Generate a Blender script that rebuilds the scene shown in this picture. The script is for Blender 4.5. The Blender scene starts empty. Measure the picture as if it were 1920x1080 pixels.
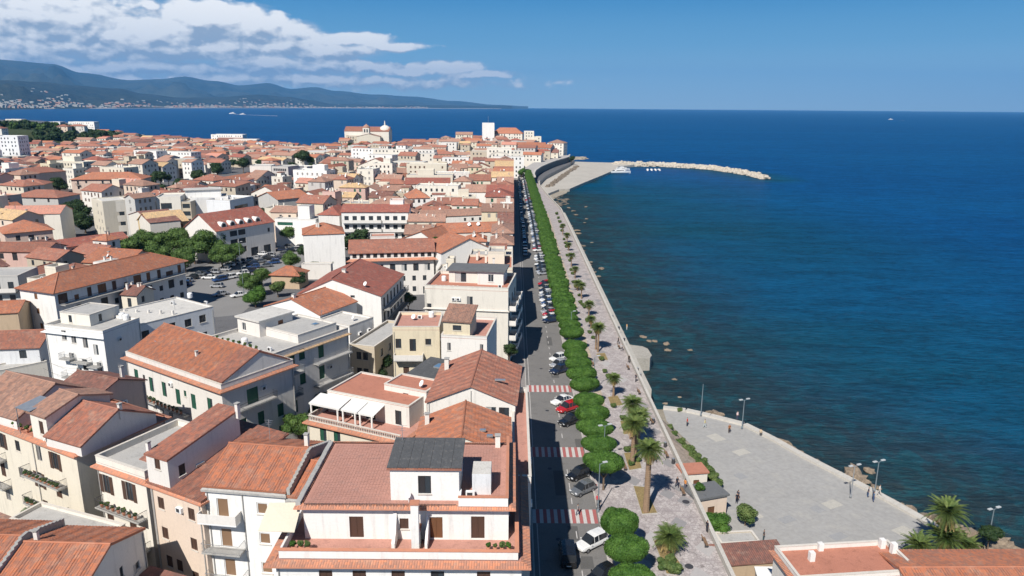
import bpy, math, random, bisect
import numpy as np
from mathutils import Vector, Matrix, noise
R = math.radians
random.seed(7)
scene = bpy.context.scene
col = scene.collection
# ------------------------------------------------------------------ camera
FPX = 1350.0; PITCH = math.atan(340/1350.0); ROLL = 0.0078; CH = 52.0
ct, st = math.cos(PITCH), math.sin(PITCH); cr, sr = math.cos(ROLL), math.sin(ROLL)
cam_d = bpy.data.cameras.new('camera'); cam = bpy.data.objects.new('camera', cam_d); col.objects.link(cam)
fw = Vector((0, ct, -st)); r0 = Vector((1, 0, 0)); u0 = Vector((0, st, ct))
cx = r0*cr + u0*sr; cy = u0*cr - r0*sr; cz = -fw
M = Matrix(((cx.x, cy.x, cz.x, 0), (cx.y, cy.y, cz.y, 0), (cx.z, cy.z, cz.z, CH), (0, 0, 0, 1)))
cam.matrix_world = M
cam_d.sensor_width = 36; cam_d.lens = 36*FPX/1920; cam_d.clip_start = 0.5; cam_d.clip_end = 90000
scene.camera = cam

def ray(px, py):
    return (cx*((px-960)/FPX) - cy*((py-540)/FPX) + fw)
def P(px, py, z=0.0):
    d = ray(px, py); t = (z-CH)/d.z
    return Vector((d.x*t, d.y*t, z))
def PY(px, py, Y):
    d = ray(px, py); t = Y/d.y
    return Vector((d.x*t, Y, CH+d.z*t))
def PIX(p):
    v = Vector(p)-Vector((0, 0, CH)); zc = v.dot(fw)
    if zc < 1: return (-9999, -9999)
    return (960+FPX*v.dot(cx)/zc, 540-FPX*v.dot(cy)/zc)

# ------------------------------------------------------------------ light, exposure
SUN_EL, SUN_AZ = R(46), math.atan2(-0.40, -0.917)      # the sun stands behind the camera, a little to the left
sd = Vector((math.sin(SUN_AZ)*math.cos(SUN_EL), math.cos(SUN_AZ)*math.cos(SUN_EL), math.sin(SUN_EL)))
sl = bpy.data.lights.new('sun', 'SUN'); sl.energy = 5.0; sl.angle = R(0.53); sl.color = (1.0, 0.95, 0.88)
so = bpy.data.objects.new('sun', sl); col.objects.link(so); so.location = (0, -60, 140)
so.rotation_euler = (-sd).to_track_quat('-Z', 'Y').to_euler()
scene.view_settings.view_transform = 'Standard'; scene.view_settings.look = 'None'
scene.view_settings.exposure = 0.36; scene.view_settings.gamma = 1.0; scene.view_settings.use_curve_mapping = False
scene.cycles.max_bounces = 6; scene.cycles.diffuse_bounces = 2; scene.cycles.glossy_bounces = 2
scene.cycles.transmission_bounces = 2; scene.cycles.volume_bounces = 0; scene.cycles.transparent_max_bounces = 4
scene.cycles.use_denoising = True

class NT:
    def __init__(s, nt): s.nt = nt; s.n = nt.nodes; s.l = nt.links
    def new(s, t, **kw):
        nd = s.n.new(t)
        for k, v in kw.items(): setattr(nd, k, v)
        return nd
    def _in(s, sock, v):
        if v is None: return
        if isinstance(v, bpy.types.NodeSocket): s.l.new(v, sock)
        else: sock.default_value = v
    def math(s, op, a, b=None, c=None, clamp=False):
        nd = s.new('ShaderNodeMath', operation=op, use_clamp=clamp)
        for i, v in enumerate((a, b, c)):
            if v is not None: s._in(nd.inputs[i], v)
        return nd.outputs[0]
    def vmath(s, op, a, b=None, out=0):
        nd = s.new('ShaderNodeVectorMath', operation=op)
        s._in(nd.inputs[0], a)
        if b is not None: s._in(nd.inputs[1], b)
        return nd.outputs[out]
    def mix(s, f, a, b):
        nd = s.new('ShaderNodeMix', data_type='RGBA'); 
        s._in(nd.inputs[0], f); s._in(nd.inputs[6], a); s._in(nd.inputs[7], b)
        return nd.outputs[2]
    def noise(s, vec, scale, detail=3, rough=.55, dist=0, dims='3D'):
        nd = s.new('ShaderNodeTexNoise', noise_dimensions=dims)
        if vec is not None: s.l.new(vec, nd.inputs['Vector'])
        nd.inputs['Scale'].default_value = scale; nd.inputs['Detail'].default_value = detail
        nd.inputs['Roughness'].default_value = rough; nd.inputs['Distortion'].default_value = dist
        return nd.outputs[0]
    def ramp(s, v, a, b, lo=0.0, hi=1.0):
        nd = s.new('ShaderNodeMapRange', interpolation_type='SMOOTHSTEP'); s._in(nd.inputs[0], v)
        for i, q in ((1, a), (2, b), (3, lo), (4, hi)): s._in(nd.inputs[i], q)
        return nd.outputs[0]
    def comb(s, x, y, z):
        nd = s.new('ShaderNodeCombineXYZ')
        for i, v in enumerate((x, y, z)): s._in(nd.inputs[i], v)
        return nd.outputs[0]
def c4(c): return (c[0], c[1], c[2], 1.0)

# ------------------------------------------------------------------ sky with clouds
w = bpy.data.worlds.new('World'); scene.world = w; w.use_nodes = True
g = NT(w.node_tree); g.n.clear()
out = g.new('ShaderNodeOutputWorld')
sky = g.new('ShaderNodeTexSky', sky_type='NISHITA'); sky.sun_disc = False
sky.sun_elevation = SUN_EL; sky.sun_rotation = SUN_AZ % (2*math.pi)
sky.altitude = 50; sky.air_density = 1.0; sky.dust_density = 0.15; sky.ozone_density = 2.2
bg = g.new('ShaderNodeBackground'); bg.inputs[1].default_value = 0.056
hs = g.new('ShaderNodeHueSaturation'); hs.inputs['Saturation'].default_value = 1.12; g.l.new(sky.outputs[0], hs.inputs['Color'])
tc = g.new('ShaderNodeTexCoord')
sp = g.new('ShaderNodeSeparateXYZ'); g.l.new(tc.outputs['Generated'], sp.inputs[0])
az = g.math('ARCTAN2', sp.outputs[0], sp.outputs[1])
el = g.math('ARCSINE', sp.outputs[2])
pos = g.comb(az, el, 0.0)
# the clear blue of the photographed day: Nishita tinted by height above the horizon (the same all round)
rp = g.new('ShaderNodeValToRGB'); g.l.new(g.math('MULTIPLY', el, 2/math.pi, clamp=True), rp.inputs[0])
while len(rp.color_ramp.elements) < 6: rp.color_ramp.elements.new(.5)
for e_, (ps, c_) in zip(rp.color_ramp.elements, ((0,(.52,.76,.93)),(.022,(.40,.69,.90)),(.05,(.175,.46,.74)),(.085,(.055,.295,.62)),(.2,(.028,.11,.28)),(.7,(.014,.045,.135)))): e_.position = ps; e_.color = c4(c_)
w.cycles.sampling_method = 'MANUAL'; w.cycles.sample_map_resolution = 256
sm = g.new('ShaderNodeMix', data_type='RGBA'); sm.inputs[0].default_value = .94
g.l.new(g.vmath('SCALE', hs.outputs[0]) if False else hs.outputs[0], sm.inputs[6])
gain = g.vmath('MULTIPLY', rp.outputs[0], (1/.075, 1/.075, 1/.075)); g.l.new(gain, sm.inputs[7]); g.l.new(sm.outputs[2], bg.inputs[0])
BL = [(60,28,190,48,1.0),(-80,70,200,90,1.0),(30,92,150,34,.9),(165,62,60,22,.7),
      (395,38,86,36,1.5),(465,52,74,32,1.3),(300,62,96,34,1.35),(225,70,60,20,1.0),(540,60,48,18,.9),(350,92,210,24,1.0),(510,92,95,20,1.0),
      (650,74,80,13,1.0),(610,92,95,17,1.0),(735,87,70,8,.9),(500,122,95,18,1.15),(600,122,90,16,1.0),(700,126,60,10,.9),(60,132,170,18,.8),(280,128,190,13,.8),
      (835,128,75,11,1.2),(900,140,66,7,1.1),(770,134,60,8,.9),(560,150,360,12,.55),(278,10,16,9,.9),(120,150,200,12,.6)]
def cloud_group():
    ng = bpy.data.node_groups.new('cloud_density', 'ShaderNodeTree')
    ng.interface.new_socket('p', in_out='INPUT', socket_type='NodeSocketVector')
    ng.interface.new_socket('d', in_out='OUTPUT', socket_type='NodeSocketFloat')
    h = NT(ng); gi = h.new('NodeGroupInput'); go = h.new('NodeGroupOutput')
    p = gi.outputs[0]
    wn = h.new('ShaderNodeTexNoise'); h.l.new(p, wn.inputs['Vector']); wn.inputs['Scale'].default_value = 22; wn.inputs['Detail'].default_value = 3
    wv = h.vmath('MULTIPLY', h.vmath('SUBTRACT', wn.outputs['Color'], (.5, .5, .5)), (.03, .014, 0))
    pw = h.vmath('ADD', p, wv)
    acc = None
    for (bx, by, rx, ry, s_) in BL:
        d = ray(bx, by).normalized(); a_ = math.atan2(d.x, d.y); e_ = math.asin(d.z)
        q = h.vmath('MULTIPLY', h.vmath('SUBTRACT', pw, (a_, e_, 0)), (1350/rx, 1350/ry, 0))
        ln = h.vmath('LENGTH', q, out=1)
        v = h.math('MULTIPLY_ADD', ln, -s_*1.35, s_*1.35)
        if acc is None: acc = v
        else: acc = h.math('SMOOTH_MAX', acc, v, 0.22)
    p2 = h.vmath('MULTIPLY', p, (1.0, 1.7, 1.0))
    n1 = h.noise(p2, 30, 6, .55)
    vo = h.new('ShaderNodeTexVoronoi', feature='SMOOTH_F1'); vo.inputs['Scale'].default_value = 48; vo.inputs['Smoothness'].default_value=.6
    vo.inputs['Detail'].default_value = 2.0
    h.l.new(h.vmath('ADD', p2, wv), vo.inputs['Vector'])
    t = h.math('MULTIPLY_ADD', h.math('SUBTRACT', n1, .5), 1.35, acc)
    t = h.math('SUBTRACT', t, h.math('MULTIPLY', h.math('SUBTRACT', vo.outputs['Distance'], .35), .9))
    ng.interface.new_socket('soft', in_out='OUTPUT', socket_type='NodeSocketFloat')
    n5 = h.noise(h.vmath('MULTIPLY', p, (.5, 2.2, 1)), 30, 5, .6)
    h.l.new(t, go.inputs[0]); h.l.new(h.math('MULTIPLY_ADD', h.math('SUBTRACT', n5, .5), 1.5, acc), go.inputs[1]); return ng
CG = cloud_group()
def dens(p):
    nd = g.new('ShaderNodeGroup'); nd.node_tree = CG; g.l.new(p, nd.inputs[0]); return nd.outputs
dq = dens(pos); d0 = dq[0]; d1 = dens(g.vmath('ADD', pos, (-.004, .006, 0)))[0]; d2 = dens(g.vmath('ADD', pos, (-.004, .022, 0)))[0]
alpha = g.math('MULTIPLY', g.ramp(d0, -0.68, -0.08), g.ramp(el, 0.004, 0.03))
edge = g.math('MULTIPLY', g.math('SUBTRACT', d0, d1), .8)
big = g.math('MULTIPLY', g.math('SUBTRACT', d0, d2), .50)
lit = g.math('ADD', g.math('ADD', edge, g.math('ADD', big, g.math('MULTIPLY', g.math('SUBTRACT', g.noise(g.vmath('MULTIPLY', pos, (1, 1.9, 1)), 34, 6, .6), .5), 1.9))), .56, clamp=True)
lit = g.math('MULTIPLY', lit, g.ramp(el, 0.0, .16, .80, 1.0))
ccol = g.mix(lit, c4((.34, .40, .48)), c4((1.0, .98, .94)))
bc = g.new('ShaderNodeBackground'); g.l.new(ccol, bc.inputs[0]); bc.inputs[1].default_value = 1.0
veil = g.new('ShaderNodeBackground'); veil.inputs[0].default_value = c4((.44,.54,.66)); veil.inputs[1].default_value = .85
m0 = g.new('ShaderNodeMixShader'); g.l.new(g.math('MULTIPLY', g.ramp(dq[1], -.45, .35), .72), m0.inputs[0]); g.l.new(bg.outputs[0], m0.inputs[1]); g.l.new(veil.outputs[0], m0.inputs[2])
mx = g.new('ShaderNodeMixShader'); g.l.new(g.math('MULTIPLY', alpha, .96), mx.inputs[0]); g.l.new(m0.outputs[0], mx.inputs[1]); g.l.new(bc.outputs[0], mx.inputs[2])
g.l.new(mx.outputs[0], out.inputs[0])

# ------------------------------------------------------------------ materials
MATS = {}
def principled(name, rough=.85, spec=.3):
    m = bpy.data.materials.new(name); m.use_nodes = True
    t = NT(m.node_tree); b = t.n['Principled BSDF']
    b.inputs['Roughness'].default_value = rough; b.inputs['Specular IOR Level'].default_value = spec
    return m, t, b
def bump(t, b, h, dist, strength=1.0):
    bp = t.new('ShaderNodeBump'); bp.inputs['Distance'].default_value = dist; bp.inputs['Strength'].default_value = strength
    t._in(bp.inputs['Height'], h); t.l.new(bp.outputs[0], b.inputs['Normal']); return bp
def geo(t): return t.new('ShaderNodeNewGeometry').outputs['Position']
def dirty(name, c, v=.12, s1=.35, s2=6, rough=.85, spec=.25, dark=None, amt=.35, bmp=0.0, streak=False, rnd=0.0, metal=0.0):
    """matte surface: colour with large stains and fine grain in real-world coordinates"""
    if name in MATS: return MATS[name]
    m, t, b = principled(name, rough, spec); p = geo(t)
    b.inputs['Metallic'].default_value = metal
    n1 = t.noise(p, s1, 4, .6); n2 = t.noise(p, s2, 3, .6)
    c1 = tuple(x*(1-v) for x in c); c2 = tuple(min(.9, x*(1+v)) for x in c)
    cc = t.mix(n1, c4(c1), c4(c2)) if v else c4(c)
    if dark is not None:
        if streak:
            q = t.vmath('MULTIPLY', p, (1.0, 1.0, .12)); n3 = t.noise(q, 1.6, 5, .65)
        else: n3 = t.noise(p, s1*2.7, 6, .7)
        f = t.math('MULTIPLY', t.ramp(n3, .50, .74), amt)
        cc = t.mix(f, cc, c4(dark))
    mulv = t.ramp(n2, .25, .75, 1-v*.8, 1+v*.8)
    hsv = t.new('ShaderNodeHueSaturation'); t._in(hsv.inputs['Color'], cc)
    if rnd:
        oi = t.new('ShaderNodeObjectInfo'); 
        t.l.new(t.math('MULTIPLY', mulv, t.ramp(oi.outputs['Random'], 0, 1, 1-rnd, 1+rnd)), hsv.inputs['Value'])
    else: t.l.new(mulv, hsv.inputs['Value'])
    t.l.new(hsv.outputs[0], b.inputs['Base Color'])
    if bmp: bump(t, b, n2, bmp)
    MATS[name] = m; return m
def tiles(name, c, cdark, cell=(.26, .38), relief=True, patch=.5, rnd=.10):
    """terracotta tiles: uv in metres, u along the eave, v up the slope"""
    if name in MATS: return MATS[name]
    m, t, b = principled(name, .88, .2)
    uv = t.new('ShaderNodeTexCoord').outputs['UV']; p = geo(t)
    s = t.new('ShaderNodeSeparateXYZ'); t.l.new(uv, s.inputs[0])
    cu = t.math('FLOOR', t.math('DIVIDE', s.outputs[0], cell[0])); cv = t.math('FLOOR', t.math('DIVIDE', s.outputs[1], cell[1]))
    wn = t.new('ShaderNodeTexWhiteNoise', noise_dimensions='3D'); t.l.new(t.comb(cu, cv, 0.0), wn.inputs[0])
    n1 = t.noise(p, .22, 5, .62); n3 = t.noise(p, 1.3, 5, .7)
    base = t.mix(n1, c4(tuple(x*.80 for x in c)), c4(tuple(min(.9, x*1.18) for x in c)))
    f = t.math('MULTIPLY', t.ramp(n3, .46, .72), patch)
    base = t.mix(f, base, c4(cdark))
    n4 = t.noise(p, .7, 4, .7)
    base = t.mix(t.math('MULTIPLY', t.ramp(n4, .50, .74), .42), base, c4((.40, .29, .225)))
    vv = t.ramp(wn.outputs[0], 0, 1, .80, 1.18)
    oi = t.new('ShaderNodeObjectInfo')
    vv = t.math('MULTIPLY', vv, t.ramp(oi.outputs['Random'], 0, 1, 1-rnd, 1+rnd))
    hsv = t.new('ShaderNodeHueSaturation'); t.l.new(base, hsv.inputs['Color']); t.l.new(vv, hsv.inputs['Value'])
    t.l.new(t.ramp(wn.outputs[0], 0, 1, .90, 1.08), hsv.inputs['Saturation'])
    t.l.new(hsv.outputs[0], b.inputs['Base Color'])
    if relief:
        fu = t.math('FRACT', t.math('DIVIDE', s.outputs[0], cell[0])); 
        rib = t.math('SINE', t.math('MULTIPLY', fu, math.pi))
        fv = t.math('FRACT', t.math('DIVIDE', s.outputs[1], cell[1]))
        bump(t, b, t.math('SUBTRACT', rib, t.math('MULTIPLY', fv, .35)), .06, .8)
    else: bump(t, b, n3, .05)
    MATS[name] = m; return m
def plain(name, c, rough=.5, spec=.5, metal=0.0, coat=0.0, v=0.0):
    if name in MATS: return MATS[name]
    m, t, b = principled(name, rough, spec); b.inputs['Base Color'].default_value = c4(c); b.inputs['Metallic'].default_value = metal
    b.inputs['Coat Weight'].default_value = coat; b.inputs['Coat Roughness'].default_value = .08
    n = t.noise(geo(t), 2.5, 4, .6)
    t.l.new(t.mix(n, c4(tuple(x*.88 for x in c)), c4(tuple(min(1, x*1.08) for x in c))), b.inputs['Base Color'])
    t.l.new(t.ramp(n, .3, .7, max(.02, rough-.06), rough+.08), b.inputs['Roughness'])
    MATS[name] = m; return m

W_ = dict(white=(.71,.68,.635), bright=(.78,.765,.735), cream=(.66,.605,.50), warm=(.70,.66,.585), peach=(.66,.54,.44), pinkish=(.62,.48,.40),
          beige=(.50,.43,.33), grey=(.48,.47,.45), ochre=(.55,.42,.23), stone=(.50,.44,.35), bluish=(.68,.69,.70), tan=(.46,.35,.24), rose=(.60,.42,.37), yellow=(.64,.56,.41))
WNAME = dict(white='white', bright='bright white', cream='cream', warm='off-white', peach='peach', pinkish='pale pink', beige='beige', grey='grey', ochre='ochre', stone='stone-coloured', bluish='bluish white', tan='tan', rose='dusty rose', yellow='pale yellow')
def WALL(k): return dirty('wall_'+k, W_[k], v=.05, s1=.25, s2=5, dark=tuple(x*.62 for x in W_[k]), amt=.42, streak=True, bmp=.01, rnd=.05)
R_ = dict(orange=((.385,.16,.098),(.26,.11,.075)), terra=((.315,.14,.10),(.20,.098,.076)), faded=((.35,.205,.155),(.24,.155,.122)), brown=((.21,.105,.085),(.13,.075,.063)),
          red=((.29,.105,.08),(.18,.075,.06)), sand=((.52,.36,.20),(.34,.25,.16)), pinkr=((.50,.24,.18),(.30,.17,.13)))
RNAME = dict(orange='bright orange', terra='terracotta', faded='faded terracotta', brown='brown-red', red='dark red', sand='sandy yellow', pinkr='pinkish red')
def ROOF(k, near=True): return tiles('tiles_'+k+('' if near else '_far'), *R_[k], relief=near)
F_ = dict(paving=(.46,.24,.19), slab=(.42,.41,.39), pale=(.56,.54,.50), dark=(.14,.145,.15), asphalt=(.20,.20,.20), redfloor=(.44,.19,.13))
def FLOOR(k): return dirty('terrace_'+k, F_[k], v=.15, s1=.5, s2=9, dark=tuple(x*.5 for x in F_[k]), amt=.55, bmp=.02)
GL = lambda: plain('window_glass', (.035,.045,.055), .12, .6)
M_trim = dirty('trim_stone', (.60,.56,.50), v=.1, s2=8, dark=(.3,.27,.23), amt=.4)
M_conc = dirty('weathered_concrete', (.38,.37,.35), v=.15, s1=.6, s2=7, dark=(.16,.155,.15), amt=.5, bmp=.02)
M_led = tiles('ledge_tiles', (.52,.235,.15), (.32,.18,.13), cell=(.22,.3))
M_metal = plain('galvanised_metal', (.42,.44,.46), .45, .5, .6)
M_dark = plain('dark_iron', (.05,.05,.055), .6, .4)
M_white = plain('white_paint', (.78,.78,.77), .55, .4)
SHUT = dict(brown=(.13,.075,.055), green=(.03,.13,.085), dark=(.05,.05,.055), grey=(.33,.32,.31), roll=(.36,.22,.13), white=(.62,.62,.60), wood=(.25,.12,.06), blue=(.22,.30,.36))
def SH(k):
    n = 'shutter_'+k
    if n in MATS: return MATS[n]
    m, t, b = principled(n, .6, .3); tcn = t.new('ShaderNodeTexCoord').outputs['Object']
    s = t.new('ShaderNodeSeparateXYZ'); t.l.new(tcn, s.inputs[0])
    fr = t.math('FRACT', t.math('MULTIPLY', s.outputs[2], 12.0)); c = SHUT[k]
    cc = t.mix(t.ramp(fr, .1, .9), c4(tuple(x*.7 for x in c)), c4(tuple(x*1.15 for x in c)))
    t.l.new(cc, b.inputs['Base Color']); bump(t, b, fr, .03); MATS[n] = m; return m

# ------------------------------------------------------------------ mesh builder
class MB:
    def __init__(s): s.v = []; s.f = []; s.m = []; s.uv = []; s.mats = []; s.smooth = False; s.cur = 0; s.hasuv = False
    def use(s, mat):
        if mat not in s.mats: s.mats.append(mat)
        s.cur = s.mats.index(mat); return s
    def poly(s, pts, uv=None):
        i = len(s.v); s.v.extend([tuple(p) for p in pts]); s.f.append(tuple(range(i, i+len(pts)))); s.m.append(s.cur)
        s.uv.append(uv if uv else [(0, 0)]*len(pts)); s.hasuv = s.hasuv or bool(uv)
    def box(s, x0, x1, y0, y1, z0, z1, bottom=True):
        i = len(s.v)
        s.v += [(x0,y0,z0),(x1,y0,z0),(x1,y1,z0),(x0,y1,z0),(x0,y0,z1),(x1,y0,z1),(x1,y1,z1),(x0,y1,z1)]
        fs = [(4,5,6,7),(0,1,5,4),(1,2,6,5),(2,3,7,6),(3,0,4,7)] + ([(0,3,2,1)] if bottom else [])
        for f in fs: s.f.append(tuple(i+k for k in f)); s.m.append(s.cur); s.uv.append([(0,0)]*4)
    def rbox(s, c, sx, sy, sz, ang=0.0):
        """box centred in plan on c, standing on c.z, turned by ang"""
        i = len(s.v); ca, sa = math.cos(ang), math.sin(ang)
        for z in (0, sz):
            for (x, y) in ((-sx/2,-sy/2),(sx/2,-sy/2),(sx/2,sy/2),(-sx/2,sy/2)):
                s.v.append((c[0]+x*ca-y*sa, c[1]+x*sa+y*ca, c[2]+z))
        for f in ((4,5,6,7),(0,1,5,4),(1,2,6,5),(2,3,7,6),(3,0,4,7),(0,3,2,1)): s.f.append(tuple(i+k for k in f)); s.m.append(s.cur); s.uv.append([(0,0)]*4)
    def prism(s, poly, z0, z1, top=True, bottom=True):
        n = len(poly); i = len(s.v)
        s.v += [(p[0],p[1],z0) for p in poly]+[(p[0],p[1],z1) for p in poly]
        for k in range(n):
            j = (k+1) % n; s.f.append((i+k, i+j, i+n+j, i+n+k)); s.m.append(s.cur); s.uv.append([(0,0)]*4)
        if top: s.f.append(tuple(i+n+k for k in range(n))); s.m.append(s.cur); s.uv.append([(0,0)]*n)
        if bottom: s.f.append(tuple(i+n-1-k for k in range(n))); s.m.append(s.cur); s.uv.append([(0,0)]*n)
    def tube(s, p, q, r, r2=None, n=6, cap=True):
        r2 = r if r2 is None else r2
        p = Vector(p); q = Vector(q); d = (q-p)
        if d.length < 1e-6: return
        d.normalize(); a = d.orthogonal().normalized(); b = d.cross(a); i = len(s.v)
        for (o, rr) in ((p, r), (q, r2)):
            for k in range(n):
                t = 2*math.pi*k/n; s.v.append(tuple(o+a*(rr*math.cos(t))+b*(rr*math.sin(t))))
        for k in range(n):
            j = (k+1) % n; s.f.append((i+k, i+j, i+n+j, i+n+k)); s.m.append(s.cur); s.uv.append([(0,0)]*4)
        if cap:
            s.f.append(tuple(i+n+k for k in range(n))); s.m.append(s.cur); s.uv.append([(0,0)]*n)
            s.f.append(tuple(i+n-1-k for k in range(n))); s.m.append(s.cur); s.uv.append([(0,0)]*n)
    def lathe(s, c, prof, n=12, sx=1.0, sy=1.0):
        i = len(s.v)
        for (r, z) in prof:
            for k in range(n):
                t = 2*math.pi*k/n; s.v.append((c[0]+r*sx*math.cos(t), c[1]+r*sy*math.sin(t), c[2]+z))
        for a in range(len(prof)-1):
            for k in range(n):
                j = (k+1) % n; s.f.append((i+a*n+k, i+a*n+j, i+(a+1)*n+j, i+(a+1)*n+k)); s.m.append(s.cur); s.uv.append([(0,0)]*4)
        s.f.append(tuple(i+(len(prof)-1)*n+k for k in range(n))); s.m.append(s.cur); s.uv.append([(0,0)]*n)
    def blob(s, c, rx, ry, rz, seed=0, amp=.25, lat=6, lon=9, flat=None):
        """uneven rounded lump (rock, bush core)"""
        i = len(s.v); rows = []
        for a in range(lat+1):
            th = math.pi*a/lat; row = []
            for b in range(lon):
                ph = 2*math.pi*b/lon; d = Vector((math.sin(th)*math.cos(ph), math.sin(th)*math.sin(ph), math.cos(th)))
                k = 1+amp*2*(noise.noise(d*1.7+Vector((seed*3.1, seed*1.7, 0))))
                z = d.z*rz*k
                if flat is not None: z = max(z, flat)
                row.append(len(s.v)); s.v.append((c[0]+d.x*rx*k, c[1]+d.y*ry*k, c[2]+z))
            rows.append(row)
        for a in range(lat):
            for b in range(lon):
                j = (b+1) % lon; s.f.append((rows[a][b], rows[a+1][b], rows[a+1][j], rows[a][j])); s.m.append(s.cur); s.uv.append([(0,0)]*4)
    def mesh(s, name, mat=None):
        me = bpy.data.meshes.new(name); me.from_pydata(s.v, [], s.f)
        if mat is not None: me.materials.append(mat)
        else:
            for m_ in s.mats: me.materials.append(m_)
            if len(s.mats) > 1: me.polygons.foreach_set('material_index', s.m)
        if s.hasuv:
            l = me.uv_layers.new(name='UVMap'); flat = [x for f in s.uv for p in f for x in p]; l.data.foreach_set('uv', flat)
        if s.smooth: me.polygons.foreach_set('use_smooth', [True]*len(s.f))
        me.update(); return me
    def build(s, name, mat=None, parent=None, loc=None, rz=0.0):
        if not s.f: return None
        o = bpy.data.objects.new(name, s.mesh(name, mat)); col.objects.link(o)
        if parent is not None: o.parent = parent
        if loc is not None: o.location = loc
        if rz: o.rotation_euler[2] = rz
        return o
def inst(name, me, parent=None, loc=(0,0,0), rz=0.0, sc=None):
    o = bpy.data.objects.new(name, me); col.objects.link(o)
    if parent is not None: o.parent = parent
    o.location = loc
    if rz: o.rotation_euler[2] = rz
    if sc is not None: o.scale = (sc, sc, sc) if isinstance(sc, (int, float)) else sc
    return o
def tag(o, label=None, cat=None, group=None, kind=None):
    if label: o['label'] = label
    if cat: o['category'] = cat
    if group: o['group'] = group
    if kind: o['kind'] = kind
    return o
def thing(name, label, cat, loc=(0,0,0), rz=0.0, group=None):
    o = bpy.data.objects.new(name, None); col.objects.link(o); o.location = loc; o.rotation_euler[2] = rz
    o.empty_display_size = .3
    return tag(o, label, cat, group)
def copy_tree(o, parent=None):
    c = o.copy(); col.objects.link(c)
    if parent is not None: c.parent = parent
    for ch in list(o.children): copy_tree(ch, c)
    return c
NUM = ['','first','second','third','fourth','fifth','sixth','seventh','eighth','ninth','tenth','eleventh','twelfth','thirteenth','fourteenth','fifteenth','sixteenth','seventeenth','eighteenth','nineteenth']
TENS = {2:'twent',3:'thirt',4:'fort',5:'fift',6:'sixt',7:'sevent',8:'eight',9:'ninet'}
def ordn(n):
    if n < 20: return NUM[n]
    if n > 99: return ('hundredth' if n == 100 else 'two-hundredth' if n == 200 else ('one hundred and ' if n < 200 else 'two hundred and ')+ordn(n % 100))
    t, u = divmod(n, 10); return TENS[t]+('ieth' if u == 0 else 'y-'+NUM[u])
# ------------------------------------------------------------------ windows, balconies and roof fittings
WM = {}
def win_meshes(w_, h, style, lod):
    """local frame: x along the wall (centred), y<0 outwards, z from the bottom of the opening"""
    k = (round(w_, 1), round(h, 1), style, lod)
    if k in WM: return WM[k]
    w_, h = k[0], k[1]; hw = w_/2; d = .16
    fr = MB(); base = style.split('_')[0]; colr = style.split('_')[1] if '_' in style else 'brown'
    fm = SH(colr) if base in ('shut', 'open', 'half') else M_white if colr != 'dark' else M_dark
    fr.use(fm); t = .07
    fr.box(-hw, -hw+t, d-.10, d, 0, h); fr.box(hw-t, hw, d-.10, d, 0, h); fr.box(-hw+t, hw-t, d-.10, d, h-t, h); fr.box(-hw+t, hw-t, d-.10, d, 0, t)
    (fr.box(-.025, .025, d-.09, d-.02, t, h-t) if base != 'roll' else None)
    sill = MB()
    if h < 1.9: sill.box(-hw-.08, hw+.08, -.09, -.002, -.09, -.01)
    pane = MB().use(GL()); sh = MB(); sh2 = MB()
    if base in ('shut', 'roll'):
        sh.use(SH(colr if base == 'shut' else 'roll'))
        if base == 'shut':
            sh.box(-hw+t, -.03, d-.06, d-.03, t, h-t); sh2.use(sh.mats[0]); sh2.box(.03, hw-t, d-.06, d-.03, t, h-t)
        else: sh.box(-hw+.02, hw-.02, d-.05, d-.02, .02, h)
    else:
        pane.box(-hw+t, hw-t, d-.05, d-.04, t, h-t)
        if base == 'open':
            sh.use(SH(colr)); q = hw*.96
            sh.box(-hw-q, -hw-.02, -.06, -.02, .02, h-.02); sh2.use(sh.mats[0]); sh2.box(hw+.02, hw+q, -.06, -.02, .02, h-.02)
        if base == 'half':
            sh.use(SH(colr)); sh.box(-hw+t, -.03, d-.065, d-.045, t, h-t)
    if lod == 0: r = ([fr.mesh('window')], sill.mesh('sill', M_trim) if sill.f else None, pane.mesh('pane') if pane.f else None, [q_.mesh('shutter') for q_ in (sh, sh2) if q_.f])
    else:
        a = MB()
        for b_ in (fr, pane, sh, sh2) if lod == 1 else (pane, sh, sh2):
            for f, mi in zip(b_.f, b_.m): a.use(b_.mats[mi]); a.poly([b_.v[i] for i in f])
        r = ([a.mesh('window')], None, None, [])
    WM[k] = r; return r
BMc = {}
def balcony_meshes(W, D, style):
    k = (round(W, 1), round(D, 1), style)
    if k in BMc: return BMc[k]
    W, D = k[0], k[1]; sl_ = MB().use(M_conc if style != 'white' else M_white); sl_.box(0, W, -D, -.003, -.16, 0)
    for x in (.25, W-.35):
        sl_.box(x, x+.1, -D*.7, -.003, -.34, -.16)
    ra = MB()
    if style == 'solid' or style == 'white':
        ra.use(WALL('white')); ra.box(0, W, -D, -D+.1, 0, .95); ra.box(0, .1, -D+.1, 0, 0, .95); ra.box(W-.1, W, -D+.1, 0, 0, .95)
    else:
        ra.use(M_dark if style == 'iron' else M_metal)
        for (x0, y0, x1, y1) in ((.03,-D+.03,W-.03,-D+.03),(.03,-D+.03,.03,0),(W-.03,-D+.03,W-.03,0)):
            ra.tube((x0,y0,.98),(x1,y1,.98), .028, n=4); ra.tube((x0,y0,.08),(x1,y1,.08), .018, n=4, cap=False)
            L_ = math.hypot(x1-x0, y1-y0); n = max(2, int(L_/.13))
            for i in range(n+1):
                f = i/n; ra.tube((x0+(x1-x0)*f, y0+(y1-y0)*f, .08), (x0+(x1-x0)*f, y0+(y1-y0)*f, .98), .011, n=3, cap=False)
    BMc[k] = (sl_.mesh('balcony'), ra.mesh('railing')); return BMc[k]
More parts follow.
